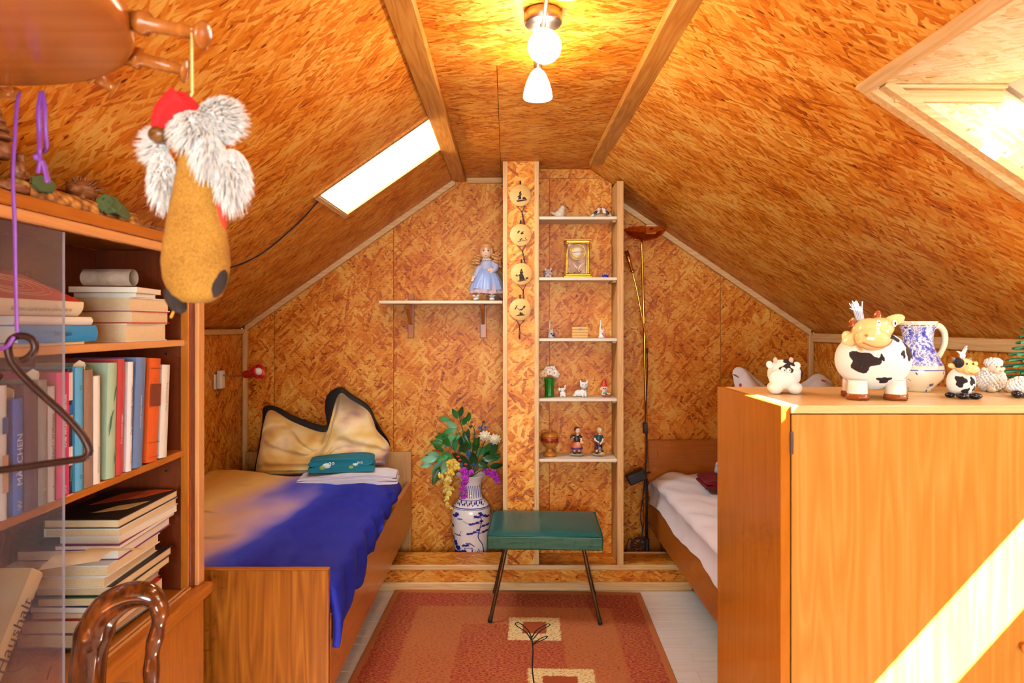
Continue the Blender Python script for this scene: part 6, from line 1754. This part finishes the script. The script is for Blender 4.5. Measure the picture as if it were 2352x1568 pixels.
m = Q(); m.t([(-72, -84, 130), (-46, -94, 120), (-16, -82, 124), (0, -70, 136)], 1.6, 6); m.b('mouth_line', plain('nostril', C(170, 110, 60), .3), par=hd)
m = Q()
for j in range(26):
    a = j * 2.4; r = 3 + 6 * (j % 5) / 5
    m.t([(-52 + r * cos(a), -36 + r * sin(a), 178), (-56 + 1.2 * r * cos(a), -36 + r * sin(a), 196), (-62 + 1.5 * r * cos(a) + 6 * sin(j), -36 + r * sin(a), 212 + 10 * sin(j * 1.7))], [1.4, 1.2, .5], 5)
m.b('hair_tuft', plain('silver_hair', C(214, 212, 220), .4), par=hd)['kind'] = 'stuff'
# jug
loc, k = ctop(2108, 898)
jug = thing('jug', 'blue and white painted pottery jug with a cream handle', 'jug', loc, GT)
t = NT('delft_glaze')
g = t.coord('Object'); s3 = t.n('SeparateXYZ', {0: g}); zz = t.math('DIVIDE', s3.outputs[2], k)
n1 = t.noise(t.mapping(g, scale=(1, 1, .7)), 60.0, 3, .6); n2 = t.noise(g, 150.0, 2)
body = t.math('MULTIPLY', t.step(zz, 58, 62), t.math('SUBTRACT', 1.0, t.step(zz, 146, 150)))
col = t.ramp(n1, [(.36, C(52, 58, 168)), (.47, C(104, 116, 206)), (.52, C(240, 236, 236)), (.58, C(84, 80, 176)), (.66, C(238, 230, 224))])
low = t.mix(t.step(n1, .60, .63), C(240, 222, 190), C(60, 64, 150))
col = t.mix(body, low, col)
ring = t.math('PINGPONG', t.math('MULTIPLY', zz, .09), .5)
band = t.math('MULTIPLY', t.step(ring, .36, .42), t.math('MAXIMUM', t.math('MULTIPLY', t.step(zz, 44, 46), t.math('SUBTRACT', 1.0, t.step(zz, 58, 60))), t.step(zz, 148, 150)))
col = t.mix(band, col, C(70, 76, 170))
col = t.mix(t.math('MULTIPLY', t.step(zz, 60, 140), t.step(n2, .56, .60)), col, C(246, 244, 246))
JUGM = t.pbr(col, .12)
def Q(): return L(jug, k)
m = Q(); m.lt([(.1, 0), (26, 0), (27, 5), (36, 14), (50, 30), (54, 44), (52, 58), (44, 76), (34, 96), (30.5, 112), (31, 126), (34, 140), (40, 156), (41, 160), (38.5, 160), (31, 138), (28, 112), (.1, 100)], seg=40); m.b('body', JUGM, fix=True)
Q().e(-39, -6, 158, 7, 6, 4).b('spout', JUGM)
Q().t([(30, 0, 144), (46, 0, 150), (60, 0, 136), (62, 0, 112), (54, 0, 90), (44, 0, 76)], [6.5, 7.5, 7, 6.5, 6, 7], 12, 6).b('handle', plain('cream_glaze', C(240, 226, 190), .15))
# small cow
loc, k = ctop(2207, 914)
sc2 = thing('cow_figurine', 'small black and white fluffy cow with a wispy white tuft', 'toy', loc, GT)
def Q(): return L(sc2, k)
m = Q(); m.e(4, 6, 36, 30, 27, 34, None, 24, 16); m.b('body', PLUSH)
for dv, sz, sd in (((-.5, -.8, .1), .42, 1), ((.35, -.9, .1), .30, 2), ((.6, -.75, -.45), .22, 3), ((-.1, -.8, -.6), .3, 5)):
    m = Q(); ell_patch(m, m.q(4, 6, 36), (30 * k, 27 * k, 34 * k), dv, sz, sd, 1.015); m.b('patch', PATCH)
m = Q(); m.e(0, -12, 74, 22, 18, 18); m.e(6, -26, 66, 19, 12, 13); hd = m.b('head', GLAZE, 1.8, 2)
m = Q(); m.e(-14, -14, 80, 10, 14, 13); m.b('dark_cheek', PATCH, par=hd)
Q().e(-28, -10, 74, 9, 5, 6, (0, .3, 0)).b('ear', GLAZE, par=hd); Q().e(24, -10, 78, 9, 5, 6, (0, -.3, 0)).b('ear', GLAZE, par=hd)
for x in (-22, 14): Q().e(x, -8, 89, 4.5, 4.5, 5).b('horn', plain('grey_glaze', C(120, 112, 110), .2), par=hd)
for x in (-6, 8): Q().e(x, -30, 80, 2, 1.4, 2.4).b('eye', INK, par=hd)
m = Q(); m.t([(-6, -36, 60), (6, -39, 57), (16, -36, 62)], .9, 5); m.b('mouth_line', plain('nostril', C(170, 110, 60), .3), par=hd)
for x in (-14, 14): Q().e(x + 2, -26, 7, 14, 13, 7.5).b('hoof', plain('black_glaze', C(24, 20, 24), .1))
for x in (-22, 26): Q().e(x + 2, 8, 6, 10, 12, 6.5).b('hoof', plain('black_glaze', C(24, 20, 24), .1))
m = Q()
for j in range(16):
    a = j * 2.4; r = 2 + 8 * (j % 4) / 4
    m.t([(-2 + r * cos(a), -8 + r * .5 * sin(a), 88), (-2 + 1.3 * r * cos(a), -8, 100), ((8 if j % 3 else -14) + r * cos(a) * .5, -8, 108 + 6 * (j % 3))], [1.3, 1, .3], 5)
m.b('hair_tuft', plain('silver_hair', C(214, 212, 220), .4), par=hd)['kind'] = 'stuff'
# sheep
def woolly(t_, k, c, r, n, mat, bs, seed):
    m = L(t_, k); rr_ = random.Random(seed); m.e(*c, *[v * .9 for v in r])
    for j in range(n):
        z_ = 1 - 2 * (j + .5) / n; a = j * 2.39996; w = sqrt(max(0, 1 - z_ * z_))
        m.e(c[0] + r[0] * w * cos(a), c[1] + r[1] * w * sin(a), c[2] + r[2] * z_, bs * rr_.uniform(.7, 1.2), bs * rr_.uniform(.7, 1.2), bs * rr_.uniform(.7, 1.2), None, 7, 5)
    return m
WOOL = plain('wool_white', C(242, 234, 228), .95, var=.08, scale=200)
loc, k = ctop(2276, 899)
sp2 = thing('sheep_figurine', 'sitting white woolly sheep beside the small cow', 'toy', loc, GT)
woolly(sp2, k, (0, 0, 27), (28, 25, 26), 220, WOOL, 4.2, 1).b('fleece', WOOL)
m = L(sp2, k); m.e(0, -12, 54, 15, 14, 14); m.e(0, -22, 49, 11, 9, 9); m.e(-20, -8, 51, 8, 3, 5, (0, .4, 0)); m.e(20, -8, 51, 8, 3, 5, (0, -.4, 0)); m.b('head', plain('sheep_face', C(232, 206, 178), .5), 1.6, 2)
woolly(sp2, k, (0, -8, 66), (17, 14, 10), 80, WOOL, 3.4, 2).b('wool_cap', WOOL)
L(sp2, k).e(0, -31, 49, 3, 2, 2).b('nose', plain('snout_pink', C(232, 160, 160), .3))
for x in (-5, 5): L(sp2, k).e(x, -26, 58, 1.4, 1, 1.8).b('eye', INK)
for x in (-14, 22): L(sp2, k).e(x, -22, 6, 8, 10, 6.5).b('foot', plain('sheep_face', C(232, 206, 178), .5))
# second sheep at the frame edge
loc, k = ctop(2352, 913)
sp3 = thing('sheep_figurine', 'lying white woolly sheep with shiny black hooves in front of the fir tree', 'toy', loc, GT)
woolly(sp3, k, (10, 12, 24), (35, 25, 21), 220, WOOL, 4.2, 3).b('fleece', WOOL)
m = L(sp3, k); m.e(34, -10, 42, 14, 14, 14); m.e(38, -22, 38, 10, 9, 9); m.b('head', plain('sheep_face_dark', C(70, 56, 50), .5), 1.6, 2)
for x, y in ((-27, -16), (2, -20), (30, -18)):
    L(sp3, k).e(x, y, 9, 12, 12, 9).b('hoof', plain('black_glaze', C(24, 20, 24), .1))
# wooden fir tree
tr_ = thing('toy_fir_tree', 'green wooden toy fir tree with stepped jagged branches', 'toy', Vector(((2362 - CX) * 1.93 / F, 1.93, KZ + .0006)), GT)
k = 1.93 / F
def Q(): return L(tr_, k)
Q().lt([(.1, 0), (20, 0), (20, 5), (.1, 6)]).b('base', BEECH_X, fix=True)
Q().lt([(5, 4), (4, 60), (2, 140), (.5, 150)], seg=10).b('trunk', plain('tree_trunk', C(60, 50, 34), .7), fix=True)
FIR = plain('fir_green', C(8, 112, 72), .5, var=.15, scale=50)
for lev in range(9):
    z0 = 30 + lev * 13; R_ = 62 - lev * 6.2
    m = Q()
    for j in range(9):
        a = 2 * pi * j / 9 + lev * .35
        m.prism([(2, -3), (R_ * .55, -6.5), (R_ * .8, -5), (R_, 0), (R_ * .8, 5), (R_ * .55, 6.5), (2, 3)], m.q(0, 0, z0), Vector((cos(a), sin(a), -.10)) * k, Vector((-sin(a), cos(a), .25)) * k, 4 * k)
    m.b('branch_ring', FIR, fix=True)

# ------------------------------------------------------------------ coat stand with its round head
RC, RR_ = Vector((-.66, .69, 0)), .250
CSW = wood_mat('coat_stand_wood', C(176, 92, 30), C(200, 118, 46), C(216, 138, 62), axis='x', rough=.22, fine=40, contrast=.6)
cs = thing('coat_stand', 'wooden coat stand with a round disc head and turned pegs', 'coat stand', (RC.x, RC.y, .0005))
MB().lathe([(.001, 1.7545), (RR_ - .012, 1.7545), (RR_ - .004, 1.757), (RR_, 1.764), (RR_, 1.780), (RR_ - .006, 1.790), (RR_ - .02, 1.794), (.001, 1.796)], (RC.x, RC.y, 0), seg=72).build('head_disc', CSW, cs, fix=True)
MB().lathe([(.022, .10), (.024, .4), (.020, .5), (.026, .53), (.020, .56), (.021, 1.5), (.03, 1.72), (.04, 1.7540)], (RC.x, RC.y, 0), seg=24).build('pole', CSW, cs, fix=True)
for j in range(3):
    a = 2 * pi * j / 3 + .8; dd = Vector((cos(a), sin(a), 0))
    MB().tube(spline([RC + Vector((0, 0, .16)), RC + dd * .08 + Vector((0, 0, .13)), RC + dd * .16 + Vector((0, 0, .05)), RC + dd * .2 + Vector((0, 0, .0195))], 5), .018, 10).build('foot', CSW, cs)
PEG = wood_mat('peg_wood', C(140, 72, 22), C(174, 100, 38), C(200, 130, 62), axis='z', rough=.25, contrast=.5)
tips = [P(473, 82, .760), P(430, 163, .872), P(266, 205, .938), P(20, 214, .952)]
for j in range(12):
    a = radians((20, 42, 66, 97)[j] if j < 4 else 97 + (j - 3) * 29)
    base = RC + Vector(((RR_ - .004) * cos(a), (RR_ - .004) * sin(a), 1.775 if j == 0 else 1.767))
    tip = tips[j] if j < 4 else RC + Vector(((RR_ + .06) * cos(a), (RR_ + .06) * sin(a), 1.752))
    ax = tip - base; ln = ax.length
    MB().lathe([(.001, 0), (.0115, 0), (.0115, ln * .14), (.0135, ln * .15), (.0135, ln * .24), (.0085, ln * .27), (.0075, ln * .7), (.0065, ln * .9), (.014, ln * .93), (.016, ln * .97), (.012, ln * 1.0), (.001, ln * 1.01)], base, ax, 18).build('peg', PEG, cs, fix=True)

# ------------------------------------------------------------------ hanging santa gnome
YG = .757
ko = P(448, 700, YG); k = YG / F
sg = thing('gnome_ornament', 'hanging gnome ornament with burlap body, white fur and red cap', 'ornament', ko)
def Q(): return L(sg, k)
t = NT('burlap'); g = t.coord('Object'); w = t.noise(t.mapping(g, scale=(700, 700, 500)), 1.0, 2); n2 = t.noise(g, 30.0, 2)
BURL = t.pbr(t.ramp(t.math('MULTIPLY_ADD', n2, .4, t.math('MULTIPLY', w, .8)), [(.3, C(112, 70, 14)), (.6, C(166, 116, 34)), (.85, C(196, 148, 58))]), .9)
m = Q(); m.lathe([(r * k, h * k) for r, h in ((.1, 4), (34, 6), (58, 22), (73, 60), (77, 100), (72, 150), (62, 210), (52, 260), (42, 310), (38, 340), (40, 370), (30, 400), (.1, 410))], m.q(2, 0, 0), (0, 0, 1), 32, True, 1, .72); m.b('body', BURL, fix=True)
RED = plain('red_felt', C(214, 24, 26), .85, var=.15, scale=90)
m = Q(); m.lathe([(r * k, h * k) for r, h in ((56, 0), (52, 30), (40, 60), (22, 84), (.1, 92))], m.q(-28, 0, 400), (-.12, 0, 1), 24, True, 1, .8); m.t([(-30, 0, 470), (-62, -10, 440), (-76, -16, 408), (-72, -18, 392)], [36, 26, 16, 9], 14, 6); hat = m.b('cap', RED, 3, 3)
m = Q(); m.e(57, 0, 218, 12, 18, 62, (0, -.12, 0)); m.b('coat_edge', plain('coat_red', C(226, 70, 40), .85))
m = Q(); m.e(-72, -18, 386, 25, 22, 20); m.b('wooden_nose', wood_mat('nose_wood', C(60, 34, 12), C(104, 64, 22), C(150, 98, 40), axis='x', rough=.3, fine=300))
FUR = plain('white_fur', C(246, 234, 222), .9, var=.05)
def furry(clumps, n, name, seed):
    rr_ = random.Random(seed); m = Q()
    for (c, r, dirv, ln) in clumps:
        m.e(*c, *[v * .82 for v in r], None, 12, 8)
        for j in range(n):
            z_ = rr_.uniform(-1, 1); a = rr_.uniform(0, 2 * pi); w = sqrt(1 - z_ * z_)
            d_ = Vector((w * cos(a), w * sin(a), z_)); p = Vector(c) + Vector((d_.x * r[0], d_.y * r[1], d_.z * r[2])) * .8
            e_ = p + (d_ * .55 + Vector(dirv)) * ln * rr_.uniform(.6, 1.2); mid = p.lerp(e_, .5) + d_ * ln * .12
            m.tube([m.q(*p), m.q(*mid), m.q(*e_)], [1.5 * k, 1.1 * k, .25 * k], 3)
    o = m.b(name, FUR, par=None); o['kind'] = 'stuff'; return o
furry([((52, 0, 425), (52, 36, 48), (.4, 0, -.1), 34), ((10, -26, 400), (48, 24, 40), (-.1, -.1, -.5), 36)], 1300, 'fur_crown', 1)
furry([((84, -4, 300), (36, 24, 70), (.1, 0, -.8), 34), ((40, -22, 350), (30, 18, 50), (0, 0, -.8), 36)], 1100, 'fur_lobe', 2)
furry([((-78, 10, 300), (26, 18, 72), (-.1, 0, -.7), 30), ((-92, 12, 370), (26, 18, 42), (-.5, 0, -.2), 30)], 900, 'fur_lobe', 3)
for c, r, rt in (((-42, -6, 12), (20, 26, 36), (0, -.5, 0)), ((58, -10, 50), (17, 22, 36), (0, .35, 0))):
    Q().e(*c, *r, rt).b('foot', plain('dark_felt', C(44, 34, 30), .9, var=.2, scale=90))
Q().t([(-44, -6, -10), (-52, -8, -30)], 3, 6).b('thread_end', plain('gold_thread', C(222, 160, 40), .6))
Q().tube([P(441, 66, YG), P(441, 140, YG), P(442, 214, YG), P(430, 240, YG)], .0016, 6).b('hanging_thread', plain('gold_cord', C(236, 206, 130), .5))

# ------------------------------------------------------------------ metal hanger on a purple ribbon
YH = .875
def hp(px, py, dy=0.0): return P(px, py, YH) + Vector((0, dy, 0))
hg = thing('coat_hanger', 'dark brown bent metal hanger hooked on a purple ribbon', 'coat hanger', hp(40, 1080))
RUST = plain('brown_iron', C(58, 34, 28), .4, .5, var=.2, scale=80)
MB().tube(spline([hp(50, 828), hp(68, 818), hp(80, 800), hp(74, 780), hp(52, 771), hp(30, 776), hp(19, 796), hp(24, 824), hp(46, 856), hp(90, 900), hp(140, 945), hp(178, 985), hp(198, 1015), hp(205, 1036), hp(196, 1050), hp(170, 1056), hp(110, 1064), hp(40, 1074), hp(-60, 1086), hp(-130, 1084), hp(-140, 1060), hp(-120, 1020), hp(-60, 940), hp(0, 860)], 6), .0046, 10).build('wire', RUST, hg)
PURP = plain('purple_ribbon', C(126, 60, 150), .45, var=.12, scale=60)
rb_ = thing('ribbon', 'single purple ribbon holding the metal hanger from a peg', 'ribbon', hp(20, 800), 'purple ribbons on the coat stand')
MB().tube(spline([hp(20, 200, .02), hp(26, 240, .01), hp(30, 400, .0), hp(34, 520), hp(36, 650), hp(40, 772)], 6), .0030, 6, flat=.35, up=(0, 1, 0)).build('ribbon_strand', PURP, rb_)
MB().tube(spline([hp(40, 772, -.006), hp(30, 792, -.008), hp(8, 800, -.004), hp(-20, 798), hp(-30, 790)], 6), .0030, 6, flat=.35, up=(0, 1, 0)).build('ribbon_strand', PURP, rb_)
rb2 = thing('ribbon', 'doubled purple ribbon twisted round itself, hanging beside the hanger', 'ribbon', hp(75, 410), 'purple ribbons on the coat stand')
MB().tube(spline([hp(58, 192, .03), hp(64, 240, .02), hp(66, 300, .02), hp(76, 340, .012), hp(66, 365, .02), hp(62, 390, .02)], 6), .0036, 6, flat=.35, up=(0, 1, 0)).build('ribbon_strand', PURP, rb2)
MB().tube(spline([hp(60, 192, .03), hp(78, 235, .02), hp(80, 290, .02), hp(74, 330, .026), hp(64, 352, .014), hp(74, 365, .02), hp(86, 412, .02)], 6), .0036, 6, flat=.35, up=(0, 1, 0)).build('ribbon_strand', PURP, rb2)

# ------------------------------------------------------------------ carved chair
YC = 1.25
def cp(px, py, dy=0.0): return P(px, py, YC) + Vector((0, dy, 0))
ch = thing('carved_chair', 'dark glossy carved wooden chair with an arched open back', 'chair', (-.70, YC - .14, 0))
t = NT('dark_varnish'); g = t.coord('Object'); n1 = t.noise(t.mapping(g, scale=(30, 30, 9)), 1.0, 3, .6)
CHW = t.pbr(t.ramp(n1, [(.3, C(40, 14, 4)), (.55, C(92, 40, 10)), (.75, C(150, 78, 22))]), .16, 0, None, Coat_Weight=.6, Coat_Roughness=.08)
arch = spline([cp(196, 1900), cp(196, 1700), cp(200, 1560), cp(212, 1470), cp(240, 1405), cp(290, 1370), cp(340, 1366), cp(366, 1395), cp(362, 1440), cp(350, 1500), cp(348, 1570), cp(352, 1700), cp(355, 1900)], 6)
n = len(arch); rad = []
for i in range(n):
    f = i / (n - 1)
    base = .036 - .020 * min(1, max(0, (f - .36) / .26))
    rad.append(base * (1 + .10 * sin(i * .9) * (f > .55) + .12 * math.exp(-((f - .27) / .02) ** 2)))
MB().tube(arch, rad, 14, flat=.8).build('back_arch', CHW, ch)
MB().tube(spline([cp(205, 1600), cp(275, 1588), cp(345, 1600)], 5), .016, 10).build('back_rail', CHW, ch)
sc = Vector((-.70, YC - .19, .44))
MB().lathe([(.001, -.016), (.16, -.016), (.175, -.008), (.175, .006), (.16, .014), (.001, .012)], sc, seg=40, sy=1.05, sx=.95).build('seat', CHW, ch, fix=True)
for sx_, sy_ in ((-1, -1), (1, -1), (-1, 1), (1, 1)):
    a = sc + Vector((sx_ * .10, sy_ * .11, -.012)); b_ = sc + Vector((sx_ * .15, sy_ * .16, -.4385))
    MB().tube([a, a.lerp(b_, .3), a.lerp(b_, .5), a.lerp(b_, .8), b_], [.020, .016, .021, .015, .012], 12).build('leg', CHW, ch)

# ------------------------------------------------------------------ carving on top of the bookcase
BT = 1.6755
cv = thing('wood_carving', 'carved wooden log scene with a hedgehog, leaves and a little tree', 'carving', (-.945, 1.50, BT))
BARK = NT('carved_bark'); g = BARK.coord('Object'); v1 = BARK.n('TexVoronoi', {'Vector': BARK.mapping(g, scale=(70, 45, 70)), 'Scale': 1.0}).outputs['Distance']; n1 = BARK.noise(g, 60.0, 2)
BARK = BARK.pbr(BARK.ramp(BARK.math('MULTIPLY_ADD', n1, .4, BARK.math('MULTIPLY', v1, .8)), [(.25, C(226, 176, 96)), (.5, C(196, 138, 60)), (.8, C(120, 72, 32))]), .6, 0, BARK.bump(v1, .5, .004))
CARV = wood_mat('carved_brown', C(84, 46, 22), C(128, 76, 40), C(168, 112, 64), axis='y', rough=.45, fine=260)
def logf(u, v):
    a = pi * u; y = 1.315 + .39 * v
    r = 1 + .10 * noise.noise(Vector((a * 3, y * 40, 1)))
    return Vector((-.952 - .038 * cos(a) * -1 * r * .9, y, BT + .0005 + .036 * abs(sin(a)) ** .7 * r))
m = MB().grid(logf, 20, 40)
m.f.append(tuple(range(21))); m.sm.append(False); m.f.append(tuple(range(40 * 21, 41 * 21))); m.sm.append(False); m.f.append((0, 40 * 21, 41 * 21 - 1, 20)); m.sm.append(False)
m.build('log', BARK, cv, fix=True)
MB().tube(spline([(-.985, 1.36, BT + .035), (-.99, 1.45, BT + .045), (-.985, 1.56, BT + .04)], 5), [.013] * 11, 10).build('branch', BEECH_Y, cv)
hc = Vector((-.955, 1.535, BT + .055))
m = MB(); m.ell(hc, (.026, .042, .024)); m.ell(hc + Vector((.006, -.036, -.004)), (.016, .022, .016)); m.tube([hc + Vector((.01, -.05, -.006)), hc + Vector((.012, -.064, -.010))], [.009, .003], 8)
for yy in (-.024, .02): m.ell(hc + Vector((.014, yy, -.022)), (.008, .010, .010))
hh = fuse(m.build('hedgehog', CARV, cv), .0025, 2)
for j in range(26):
    z_ = .05 + .9 * ((j * 7) % 26) / 26; a = j * 2.39996; w = sqrt(1 - z_ * z_)
    d_ = Vector((w * cos(a) * .026, w * sin(a) * .042 + .008, z_ * .024))
    MB().tube([hc + d_ * .8, hc + d_ * 1.5 + Vector((0, .006, .004))], [.005, .0006], 5).build('spine', CARV, hh)
LG = plain('carved_green', C(74, 104, 66), .6, var=.2, scale=60)
for j, (yy, s_, a) in enumerate(((1.585, .030, .3), (1.615, .036, -.1), (1.565, .022, .5), (1.36, .024, .2))):
    c0 = Vector((-.925, yy, BT + .032)); pts = []
    for q in range(14):
        an = 2 * pi * q / 14; rr_ = s_ * (1 + .16 * (q % 2)); pts.append((rr_ * 1.3 * cos(an), rr_ * .8 * sin(an)))
    MB().prism(pts, c0, Vector((0, cos(a), sin(a))), Vector((-.55, 0, .8)), .005).build('leaf', LG, cv, fix=True)
# little tree and hut at the near end
tx = Vector((-.945, 1.262, BT))
MB().tube([tx, tx + Vector((0, 0, .175))], .005, 8).build('tree_trunk', PINE_Z, cv)
MB().lathe([(.001, 0), (.05, 0), (.055, .01), (.03, .02), (.001, .022)], tx + Vector((0, 0, .001)), seg=14).build('tree_base', CARV, cv, fix=True)
for j, (z_, r) in enumerate(((.062, .024), (.098, .026), (.113, .022), (.128, .016), (.142, .010))):
    MB().lathe([(.001, 0), (r, 0), (r * 1.05, .004), (r * .5, .016), (.001, .02)] if j else [(.001, 0), (.022, 0), (.024, .005), (.024, .026), (.02, .03), (.001, .03)], tx + Vector((0, 0, z_)), seg=10).build('tree_tier', CARV, cv, fix=True)
hx = Vector((-.955, 1.335, BT + .034))
m = MB(); m.tube([hx, hx + Vector((0, 0, .055))], [.016, .011], 7); m.ell(hx + Vector((.008, -.012, .02)), (.012, .012, .02)); m.ell(hx + Vector((.0, .014, .012)), (.012, .012, .014)); fuse(m.build('stump', CARV, cv), .003, 1)
pf = MB().grid(lambda u, v: Vector((-.915 - .05 * u, 1.735 + .12 * v, BT + .0022 + .010 * sin(3 * v + 2 * u) ** 2)), 8, 8).build('plastic_sheet', None)
t = NT('clear_plastic'); mx = t.n('MixShader', {0: .35, 1: t.n('BsdfTransparent').outputs[0], 2: t.n('BsdfPrincipled', {'Base Color': C(226, 206, 190), 'Roughness': .2}).outputs[0]}); t.t.links.new(mx.outputs[0], t.out.inputs[0]); pf.data.materials.append(t.m)
tag(pf, 'small crumpled clear plastic sheet on top of the bookcase', 'plastic sheet')
